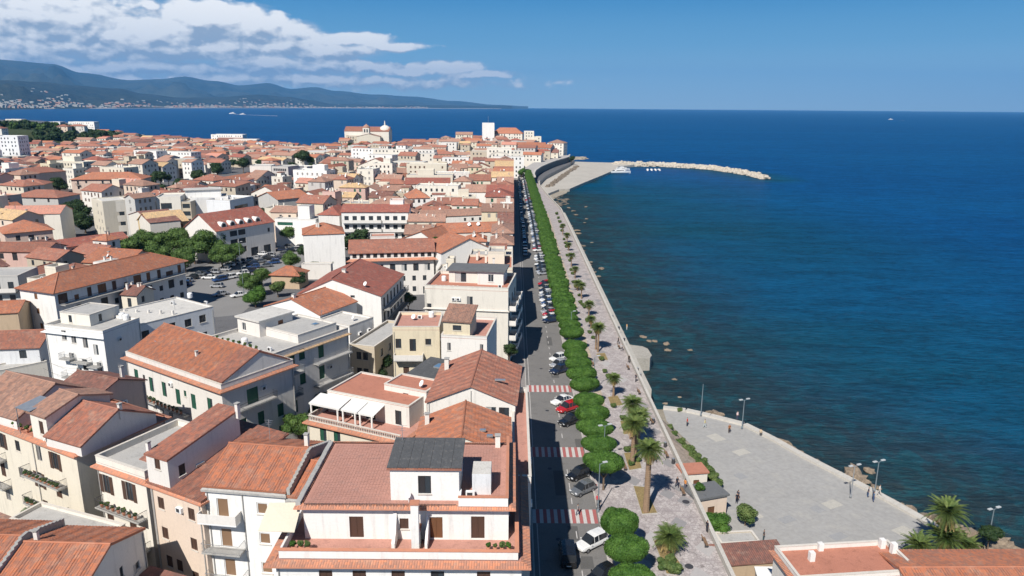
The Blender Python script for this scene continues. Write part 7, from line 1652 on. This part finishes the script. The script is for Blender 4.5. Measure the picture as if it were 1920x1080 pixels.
# ------------------------------------------------------------------ the rest of the town
def overlaps(x, y, L_, D_, a, pad=1.0):
    r = math.hypot(L_, D_)/2
    ca, sa = math.cos(a), math.sin(a)
    mine = [(x+u*ca*L_/2-v*sa*D_/2, y+u*sa*L_/2+v*ca*D_/2) for u in (-1,0,1) for v in (-1,0,1)]
    for (fx, fy, hx, hy, fa) in FOOT:
        if abs(x-fx) > r+hx+hy or abs(y-fy) > r+hx+hy: continue
        c, s_ = math.cos(fa), math.sin(fa)
        for (px, py) in mine:
            dx, dy = px-fx, py-fy; lx, ly = dx*c+dy*s_, -dx*s_+dy*c
            if abs(lx) < hx+pad and abs(ly) < hy+pad: return True
        for (u, v) in ((-1,-1),(1,-1),(1,1),(-1,1),(0,0)):
            qx, qy = fx+u*hx*c-v*hy*s_, fy+u*hx*s_+v*hy*c; dx, dy = qx-x, qy-y
            if abs(dx*ca+dy*sa) < L_/2+pad and abs(-dx*sa+dy*ca) < D_/2+pad: return True
    return False
KEEP = [pw(q, 0) for q in ([(330,590),(225,520),(240,450),(440,425),(600,445),(650,480),(640,540),(560,575),(440,610)], [(100,360),(190,360),(190,440),(110,440)])]
def blocked(x, y):
    if x > .1 and y < 620: return True
    for q in KEEP:
        if inside((x, y), q): return True
    if not inside((x, y), LANDP): return True
    if hz_hill(x, y) > 4: return True
    return False
LANDP = [(-2600,-120),(1,-120),(1,372),(1,480),(2,520),(14,600),(30,660),(44,700),(52,740),(50,790),(30,838),(-5,866),(-60,885),(-150,890),(-200,875),(-232,845),(-300,888),(-420,970),(-515,1040),(-700,1200),(-880,1440),(-1100,1850),(-2600,2000)]
rn = random.Random(20); cand = []
yy = 160.5; sfr = []
while yy < 512:
    dp = rn.uniform(10, 15.5)
    for wd in (11, 9, 7.5, 6, 4.8, 3.6):
        if not overlaps(.1-wd/2, yy+dp/2, wd, dp, 0, .02): FOOT.append((.1-wd/2, yy+dp/2, wd/2, dp/2, 0)); sfr.append((.1-wd/2, yy+dp/2, wd, dp, 0.0)); break
    yy += dp+(.1 if rn.random() < .85 else 3.5)
OPEN = [[(345,500),(430,470),(520,462),(660,455),(655,500),(610,520),(560,560),(480,580),(400,606),(345,570)],[(655,560),(790,560),(745,690),(740,720),(655,700)],[(640,500),(830,480),(790,560),(740,560)],[(0,600),(120,600),(110,700),(0,700)]]
OPEN2 = [[(108,365),(188,365),(188,432),(112,432)],[(285,315),(345,315),(345,345),(285,345)],[(350,315),(428,300),(428,335),(350,345)],[(438,292),(492,292),(480,318),(438,318)],[(545,285),(592,285),(592,312),(545,312)],[(95,325),(128,325),(128,350),(95,350)]]
def wallk(): return rn.choice(['white']*4+['warm']*5+['cream']*4+['peach']*2+['pinkish','beige','beige','grey','bright','yellow','rose','stone','stone'])
def roofk(): return rn.choice(['terra']*7+['faded']*8+['orange']*3+['red']*2+['brown']*4+['pinkr']+['sand'])
y = 168.0
while y < 1500:
    step = 13.2 if y < 330 else 15 if y < 640 else 16.5 if y < 900 else 24; x = -.3 if y < 520 else (8 if y < 640 else 44)
    while x > -.80*y-60:
        far = y > 600; wd = rn.uniform(9, 17) if rn.random() < .8 else rn.uniform(17, 26)
        if y > 900: wd *= 1.3
        dp = min(step-rn.uniform(.8, 2.2), rn.uniform(9.5, 14)*(1.2 if y > 900 else 1)); ang = R(-23*min(1, max(0, (-x-30)/100))+rn.uniform(-4, 4)) if y < 640 else R(rn.choice([-30,-12,0,0,14,38])*.7+rn.uniform(-8, 8))
        first = x > 0 and y < 520
        if first: ang = 0.0; wd = rn.uniform(10, 15)
        big = (not first) and rn.random() < .10 and 200 < y < 700
        if big: wd = rn.uniform(19, 30)
        cx_ = x-wd/2; cy_ = y+rn.uniform(-2.5, 2.5)
        cand.append((cx_, cy_, wd, dp, ang)); x -= wd+(rn.uniform(.1, .8) if rn.random() < .72 else rn.uniform(2.5, 5.5))
    y += step
houses = []
for (cx_, cy_, wd, dp, ang) in cand:
    vx = PIX((cx_, cy_, 8))
    if vx[0] < -60 or blocked(cx_, cy_): continue
    corners = [(cx_+u*wd/2*math.cos(ang)-v*dp/2*math.sin(ang), cy_+u*wd/2*math.sin(ang)+v*dp/2*math.cos(ang)) for u in (-1,1) for v in (-1,1)]
    if any(q[0] > (.12 if q[1] < 520 else 62) for q in corners): continue
    if cy_ < 300 and any(inside(PIX((u, v, zz)), q) for u, v in corners+[(cx_, cy_)] for zz in (9, 3) for q in OPEN): continue
    if overlaps(cx_, cy_, wd, dp, ang, .15):
        wd2, dp2 = wd*.62, dp*.75
        ok = False
        for sx, k1, k2 in ((-.19,.62,.75),(.19,.62,.75),(.28,.42,.75),(-.28,.42,.75),(.30,.36,.5)):
            nx = cx_+sx*wd; wd2, dp2 = wd*k1, dp*k2; qs = [PIX((nx+a_*wd2/2, cy_-dp2/2, 11)) for a_ in (-1, 0, 1)]
            if not overlaps(nx, cy_, wd2, dp2, ang, .1): cx_, wd, dp, ok = nx, wd2, dp2, True; break
        if not ok: continue
    if 240 < cy_ < 620 and any(inside(PIX((u, v, zz)), q) for u, v in corners+[(cx_, cy_)] for zz in (10,) for q in OPEN2): continue
    FOOT.append((cx_, cy_, wd/2, dp/2, ang)); houses.append((cx_, cy_, wd, dp, ang))
# special buildings of the old town keep their ground
SPECIAL = [(-150,850,46,34),(-2,800,20,16)]
houses = [h_ for h_ in houses if not (abs(h_[0]+160) < 34 and abs(h_[1]-835) < 32) and not (abs(h_[0]+22) < 10 and abs(h_[1]-790) < 12)]
BIGW = 'white'; houses = sfr+houses
houses.sort(key=lambda h_: h_[1])
NMAX = 235; GRP = []
pend = []
far = MB(); farw = MB(); farroof = {}
def lowbuild(x, y, L_, D_, a, H, z0, wk, rk_, kind, rise, mbw, mbr, mbg):
    """cheap house written into shared meshes, in world coordinates"""
    ca, sa = math.cos(a), math.sin(a)
    def T(u, v, z): return (x+u*ca-v*sa, y+u*sa+v*ca, z)
    X_, Y_ = L_/2, D_/2; o = .4; mbw.use(WALL(wk))
    for (p, q) in (((-X_,-Y_),(X_,-Y_)),((X_,-Y_),(X_,Y_)),((X_,Y_),(-X_,Y_)),((-X_,Y_),(-X_,-Y_))): mbw.poly([T(*p,z0-1),T(*q,z0-1),T(*q,H),T(*p,H)])
    if kind == 'flat': mbr.use(FLOOR('pale' if wk != 'grey' else 'slab')); mbr.poly([T(-X_,-Y_,H),T(X_,-Y_,H),T(X_,Y_,H),T(-X_,Y_,H)])
    else:
        mbr.use(ROOF(rk_, False)); zt = H+rise
        if kind == 'hip' and X_ > Y_: r1, r2 = T(-(X_-Y_),0,zt), T(X_-Y_,0,zt)
        elif kind == 'hip': r1 = r2 = T(0,0,zt)
        else: r1, r2 = T(-X_-.2,0,zt), T(X_+.2,0,zt)
        e = [T(-X_-o,-Y_-o,H-.1),T(X_+o,-Y_-o,H-.1),T(X_+o,Y_+o,H-.1),T(-X_-o,Y_+o,H-.1)]
        mbr.poly([e[0],e[1],r2,r1]); mbr.poly([e[2],e[3],r1,r2])
        if kind == 'hip': mbr.poly([e[1],e[2],r2]); mbr.poly([e[3],e[0],r1])
        else: mbw.poly([T(X_,-Y_,H),T(X_,Y_,H),T(X_,0,H+rise-.1)]); mbw.poly([T(-X_,Y_,H),T(-X_,-Y_,H),T(-X_,0,H+rise-.1)])
    mbg.use(GL()); n = int(L_/3.2)
    for f in range(int((H-z0)/3.1)):
        zf = H-3.1*(f+1)+1
        for i in range(n):
            if rn.random() < .25: continue
            u = -X_+1.5+(L_-3)*(i+.5)/n; mbg.poly([T(u-.5,-Y_-.03,zf),T(u+.5,-Y_-.03,zf),T(u+.5,-Y_-.03,zf+1.4),T(u-.5,-Y_-.03,zf+1.4)])
        for i in range(int(D_/3.5)):
            u = -Y_+1.6+3.2*i; mbg.poly([T(X_+.03,u,zf),T(X_+.03,u+.9,zf),T(X_+.03,u+.9,zf+1.4),T(X_+.03,u,zf+1.4)])
for i, (x, y, wd, dp, a) in enumerate(houses):
    zb = HZ(x, y); H = zb+(rn.uniform(8.0, 13.8)+(rn.uniform(1, 4.5) if rn.random() < .22 else 0) if y < 560 else rn.uniform(6.0, 9.6)+(3.5 if x > -75 and y > 640 else 0))
    if wd > 18.5 and rn.random() < .7 and y < 620: H = zb+rn.uniform(13.5, 18); BIGW = rn.choice(['bright','white','warm','cream'])
    if x > -6 and y < 520: H = rn.uniform(13.5, 17); kind_ = 'flat'
    if y < 200 and x < -14: H = min(H, 11)
    wk, rk_ = wallk(), roofk(); kind = rn.choices(['gx','gy','hip','flat','sx'], [.36,.15,.21,.23,.05])[0]
    if wd > 18.5 and H > zb+13.4: kind = 'flat'; wk = BIGW
    if y < 170: kind = 'flat' if rn.random() < .4 else 'gx'
    if i >= NMAX: lowbuild(x, y, wd, dp, a, H, zb, wk, rk_, kind if kind in ('hip','flat') else 'gx', min(wd, dp)*.19, farw, far, farw); continue
    st_ = int(round((H-zb)/3.1)); b = Bld('', (x, y), math.degrees(a), wd, dp, H, z0=zb-.5, which='X', wall=wk, reg=False, lod=2 if y > 230 else None)
    b.auto('F', style=rn.choice(['glass_dark','shut_dark','shut_brown','shut_grey','shut_green']), top=H, door=.12, balc='iron' if y < 330 else None, pb=.4, nf=4); b.auto('R', style='glass_dark', door=.05, balc=None, nf=4)
    if kind == 'flat':
        b.build('flat', floor=rn.choice(['slab','pale','redfloor','pale']), par=.6)
        if rn.random() < .6: t_ = up(b, '', rn.uniform(-wd*.2, wd*.2), rn.uniform(0, dp*.15), wd*.35, dp*.45, H, H+2.7); t_.build('flat' if rn.random() < .6 else 'gx', **({'floor':'pale','par':.2} if False else {}))
    else:
        b.build(kind, (min(wd, dp) if kind == 'hip' else dp if kind == 'gx' else wd if kind == 'gy' else dp*.5)*.19+.3, mat=rk_, over=.4)
    if y < 450:
        for _ in range(1+rn.randrange(4)): b.chimney(rn.uniform(-wd*.35, wd*.35), rn.uniform(-dp*.3, dp*.3), H+1.0, 1.0, .5, mat=rn.choice(['white','warm','pinkish']), cap=y < 260)
        
        for _ in range(rn.randrange(3)): b.antenna(rn.uniform(-wd*.35, wd*.35), rn.uniform(-dp*.2, dp*.3), H+1.2, 2.4)
        if rn.random() < .4: b.dish(rn.uniform(-wd*.35, wd*.35), -dp*.3, H+.9, .5)
        if kind == 'flat':
            for _ in range(rn.randrange(4)): (b.tank if rn.random() < .4 else b.acunit)(rn.uniform(-wd*.38, wd*.38), rn.uniform(-dp*.3, dp*.3), H+.06)
    SZ = 'wide ' if wd > 16 else 'narrow ' if wd < 10 else ''
    rt = {'gx':'gable roof','gy':'front-gabled roof','hip':'hipped roof','flat':'flat roof','sx':'lean-to roof'}[kind]; px = PIX((x, y, H))[0]
    zone = 'by the seafront' if px > 880 else 'town centre' if px > 560 else 'left of centre' if px > 260 else 'left side'
    dz = 'near rows' if y < 230 else 'middle rows' if y < 330 else 'farther rows' if y < 470 else 'distant rows'
    base = SZ+WNAME[wk]+' house, '+((RNAME[rk_]+' ') if kind != 'flat' else 'pale ')+rt+', '+zone+', '+dz; pend.append((base, px, b.root))
from collections import defaultdict
dd = defaultdict(list)
for (bs, px, r_) in pend: dd[bs].append((px, r_))
for bs, l in dd.items():
    l.sort(key=lambda q: q[0])
    for k, (px, r_) in enumerate(l):
        r_['label'] = bs if len(l) == 1 else (ordn(k+1)+' '+bs if len(l) > 2 else ('left-hand ' if k == 0 else 'right-hand ')+bs); r_['group'] = 'town houses of the packed old quarter'
tag(far.build('distant_roofs'), 'tiled roofs of the farthest houses reading as one mass', kind='stuff'); tag(farw.build('distant_houses'), 'walls and windows of the farthest houses reading as one mass', kind='stuff')
# street tree dots and garden greens among the houses
k = 0; rn = random.Random(99); tries = 0
while k < 95 and tries < 6000:
    tries += 1; y = rn.uniform(230, 800); x = -rn.uniform(.05, .72)*y
    if blocked(x, y) or overlaps(x, y, 1.6, 1.6, 0, .1): continue
    k += 1; tree(ordn(k)+' small dark tree filling a gap between town houses', 0, 0, HZ(x, y)+5.5, rn.uniform(3.2, 6.2), T_far, at=(x, y, 0), group='small trees between the town houses')
# wooded hill at the left
for k in range(210):
    a = rn.uniform(0, 6.28); r = math.sqrt(rn.random())*.9; x, y = -660+180*r*math.cos(a), 860+300*r*math.sin(a)
    if PIX((x, y, 15))[0] < -40: continue
    tree(ordn(k+1)+' dark tree of the wooded hill at the far left', 0, 0, HZ(x, y)+3, rn.uniform(7.5, 11.5), T_far if k % 4 else T_farg, at=(x, y, 0), group='trees of the wooded hill', trunk=False)
for k in range(26):
    px = rn.uniform(0, 150); p = PY(px, 225, rn.uniform(760, 1150)); x, y = p.x, p.y; lowbuild(x, y, rn.uniform(14, 30), 12, R(rn.uniform(-30, 10)), HZ(x, y)+9, HZ(x, y), rn.choice(['white','warm','bright','cream']), rn.choice(['terra','faded']), rn.choice(['flat','hip']), 2, farw, far, farw) if False else None
def spec(label, px, py, Yd, L_, D_, H_, wk, kind, rise=2, mat='terra', ang=0, z0=None, name='house', win=True, sty='glass_dark', cat='house'):
    """building set at distance Yd with its roof-edge centre on a sight line"""
    p = PY(px, py, Yd); zb = max(0, HZ(p.x, p.y)) if z0 is None else z0
    b = Bld(label, (p.x, p.y+D_/2), ang, L_, D_, p.z, z0=zb-1, which='X', wall=wk, name=name, cat=cat, lod=2, reg=False)
    if win: b.auto('F', style=sty, balc=None, nf=5); b.auto('R', style=sty, balc=None, nf=5)
    if kind == 'flat': b.build('flat', floor='pale', par=.6)
    elif kind: b.build(kind, rise, mat=mat, over=.4)
    return b
for k, (u_, v_) in enumerate(((.35,-.45),(.55,-.2),(.1,-.6),(.6,.15),(.25,-.15),(.45,.4),(-.1,-.35),(.15,.1),(.72,-.35))):
    x_, y_ = -660+180*u_, 860+300*v_; zb = HZ(x_, y_); b = Bld(ordn(k+1)+' pale villa among the trees of the far left hill', (x_, y_), (k*17) % 30-15, 13+3*(k % 3), 11, zb+9.5, z0=zb-1.5, which='X', wall=['warm','white','cream','peach'][k % 4], lod=2, reg=False, group='villas on the wooded hill')
    b.auto('F', style='glass_dark', balc=None, nf=2); b.auto('R', style='glass_dark', balc=None, nf=2); b.build('hip' if k % 2 else 'flat', 2.2, **({'mat':'terra','over':.4} if k % 2 else {'floor':'pale','par':.4}))
# church on the rock
b = spec('big pale church nave with a red roof on the old town rock', 688, 246, 850, 52, 16, 0, 'warm', 'gx', 5, 'terra', -4, name='church', cat='church', win=False)
t_ = up(b, '', 17, 4, 9, 9, b.H-12, b.H+2.5, wall='stone'); t_.build('flat', floor='pale', par=.5)
q = MB().use(WALL('warm')); q.lathe((20,0,b.H+2), [(6.5,-14),(6.5,0),(5.6,2.2),(3.2,4.0),(1,4.8)], n=16); b.put('apse_dome', q)
q = MB().use(WALL('warm')); q.lathe((20,-1,b.H+6), [(1.0,0),(.7,3),(.25,6)], n=6); b.put('pinnacle', q)
b2 = spec('cream gabled chapel front standing before the big church nave', 690, 256, 832, 26, 14, 0, 'cream', 'gy', 3.2, 'faded', 4, name='chapel', cat='chapel', win=False)
b3 = spec('slender square bell tower with a small arched belfry on the old town rock', 687, 240, 838, 7.5, 7.5, 0, 'warm', None, name='bell_tower', cat='bell tower', win=False) if False else Bld('slender bell tower with an arched belfry beside the church nave', tuple(PY(687,240,836))[:2], 0, 7.2, 7.2, PY(687,240,836).z, z0=9, which='X', wall='warm', name='bell_tower', cat='bell tower', lod=2, reg=False)
b3.win('F', 2.2, b3.H-4.8, 1.5, 3.6, 'glass_dark'); b3.win('F', 5.0, b3.H-4.8, 1.5, 3.6, 'glass_dark'); b3.win('R', 3.6, b3.H-4.8, 2, 3.6, 'glass_dark'); b3.build('flat', floor='pale', par=0)
q = MB().use(ROOF('faded')); q.lathe((0,0,b3.H), [(3.7,0),(3.5,1.6),(2.4,3.0),(.9,3.6),(.3,4.6)], n=12); b3.put('cupola', q)
for (lb, px, py, Y_, L_, D_, wk, kd, ris, mt, an) in (
  ('stepped white houses clinging to the left side of the church rock', 630, 272, 820, 20, 20, 'white', 'flat', 0, 'terra', 10), ('pale house with an orange roof just left of the church', 645, 262, 835, 12, 12, 'warm', 'gx', 2, 'orange', 5), ('white house below the church rock at its left foot', 640, 285, 800, 22, 16, 'white', 'flat', 0, 'terra', -8),
  ('stone house left of the bell tower', 662, 255, 840, 16, 12, 'stone', 'flat', 0, 'terra', 0), ('long pinkish house with a red roof at the foot of the church', 700, 287, 790, 44, 16, 'pinkish', 'gx', 4, 'terra', 0),
  ('white house with a brown-red roof right of the church', 775, 268, 820, 26, 14, 'white', 'gx', 4, 'terra', -12), ('pale blocky house left of the square tower', 870, 252, 800, 18, 12, 'cream', 'gx', 2.5, 'faded', 0), 
  ('castle wing with an orange pyramid roof right of the square tower', 952, 250, 815, 34, 16, 'warm', 'hip', 6, 'orange', -6), ('round-cornered pale castle pavilion right of the orange pyramid roof', 992, 247, 805, 11, 11, 'warm', 'flat', 0, 'terra', 0), ('small pale turret house at the right end of the castle', 1008, 257, 800, 8, 10, 'cream', 'flat', 0, 'terra', 0),
  ('seafront corner house with a domed pale roof at the tip of the old town', 1046, 268, 745, 17, 16, 'warm', 'hip', 3, 'faded', -18), ('shaded seafront house with a coral roof at the old town tip', 1016, 277, 700, 22, 18, 'grey', 'gx', 3, 'orange', -16), ('grey many-windowed seafront house above the rampart', 990, 277, 660, 16, 22, 'grey', 'gx', 2, 'terra', -8),
  ('tall pale house closing the left side of the seafront street', 936, 280, 560, 19, 16, 'warm', 'flat', 0, 'terra', 0), ('terracotta-roofed row above the seafront street end', 985, 271, 720, 40, 10, 'rose', 'gx', 2, 'orange', -4), ('ochre-striped old house left of the tall pale street-end house', 905, 285, 590, 20, 16, 'stone', 'flat', 0, 'terra', 0)):
    b = spec(lb, px, py, Y_, L_, D_, 0, wk, kd, ris, mt, an)
    if 'closing the left' in lb:
        q = MB().use(M_trim); n_ = 12; x0 = -7.6
        for k in range(n_): a0, a1 = math.pi*k/n_, math.pi*(k+1)/n_; q.poly([(7.6*math.cos(a0),-b.D/2-.25,b.H-6+3.6*math.sin(a0)),(8.3*math.cos(a0),-b.D/2-.25,b.H-6+4.4*math.sin(a0)),(8.3*math.cos(a1),-b.D/2-.25,b.H-6+4.4*math.sin(a1)),(7.6*math.cos(a1),-b.D/2-.25,b.H-6+3.6*math.sin(a1))][::-1])
        b.put('arch_moulding', q)
p = PY(915, 232, 800); b = Bld('tall plain square tower, the highest building of the old town', (p.x, p.y+6), 4, 13, 12, p.z, z0=8, which='X', wall='bright', name='square_tower', cat='tower', lod=2, reg=False); b.win('F', 5, p.z-16, 1.2, 2, 'glass_dark'); b.build('flat', floor='pale', par=.8)
q = MB().use(M_metal); q.tube((0,0,p.z),(0,0,p.z+8),.12,n=5); b.put('flag_pole', q)
# shore buildings beyond the left town
for (lb, px, py, Y_, L_, D_, wk) in (('white modern hotel on the slope at the far left, above the sea', 152, 229, 1150, 40, 14, 'bright'), ('white terraced apartment block near the sea, left of centre', 425, 253, 930, 40, 16, 'bright'), ('second white apartment block by the sea, right of the terraced one', 455, 262, 900, 34, 14, 'white'), ('pale villa on the highest part of the far left hill', 25, 224, 1100, 24, 12, 'warm'), ('bluish-white villa on the crest of the wooded hill', 100, 229, 1000, 18, 12, 'bluish'), ('white apartment block at the left edge below the wooded hill', 8, 256, 620, 22, 14, 'bluish')):
    spec(lb, px, py, Y_, L_, D_, 0, wk, 'flat')
# curved rampart above the far quay
rm = MB().use(dirty('rampart_render', (.33,.34,.34), v=.15, s1=.3, s2=2, dark=(.15,.15,.15), amt=.5, streak=True)); rp_ = [P(1003,352,-2.5),P(1001,345,-2.5),P(1004,338,-2.5),P(1014,330,-2.5),P(1028,323,-2.5),P(1042,317,-2.5),P(1056,312.5,-2.5),P(1066,309,-2.5),P(1068,304,-2.5)]
for a, c in zip(rp_[:-1], rp_[1:]): rm.poly([(a.x,a.y,-4),(c.x,c.y,-4),(c.x,c.y,4.6),(a.x,a.y,4.6)]); rm.poly([(c.x,c.y,-4),(a.x,a.y,-4),(a.x,a.y,4.6),(c.x,c.y,4.6)])
t_ = thing('rampart', 'tall curved rampart wall above the harbour quay', 'rampart', (0,0,0)); rm.build('wall', None, t_)
cp_ = MB().use(M_pale)
for a, c in zip(rp_[:-1], rp_[1:]):
    d = (c-a).normalized(); n1_ = Vector((-d.y, d.x, 0)); cp_.prism([tuple(v)[:2] for v in (a-n1_*.5, c-n1_*.5, c+n1_*.9, a+n1_*.9)], 4.6, 5.4)
cp_.build('coping', None, t_)
mb = MB().use(dirty('rampart_terrace', (.40,.38,.36), v=.15, s1=.1, s2=1)); mb.poly([(v.x, v.y, 4.55) for v in rp_]+[(30,720,4.55),(6,560,4.55),(10,512,4.55)]); tag(mb.build('rampart_terrace'), 'paved terrace behind the curved rampart', kind='structure')
tree('light green tree at the end of the clipped row by the ramparts', 978, 322, 5, 4, T_green); tree('dark palm-like tree at the old town tip above the quay', 1072, 297, 4, 4, T_far)
q = MB().use(M_rock)
for k in range(26): p = P(rn.uniform(1072, 1100), 296+rn.uniform(0, 3), SEA_Z); q.blob((p.x, p.y, SEA_Z), 4, 3, 1.6, k, .4, 4, 6)
tag(q.build('skerry'), 'flat brown rocks off the old town tip', kind='stuff')
# ------------------------------------------------------------------ air
m = bpy.data.materials.new('air_haze'); m.use_nodes = True; t = NT(m.node_tree); t.n.clear()
o_ = t.new('ShaderNodeOutputMaterial'); v_ = t.new('ShaderNodeVolumePrincipled'); v_.inputs['Color'].default_value = (.17,.50,1,1); v_.inputs['Density'].default_value = 4.0e-5; v_.inputs['Anisotropy'].default_value = 0.0
t.l.new(v_.outputs[0], o_.inputs['Volume'])
mb = MB(); mb.box(-36000, 44000, -2000, 32000, -12, 1560); ob = mb.build('haze', m); tag(ob, 'thin blue sea air', kind='stuff')
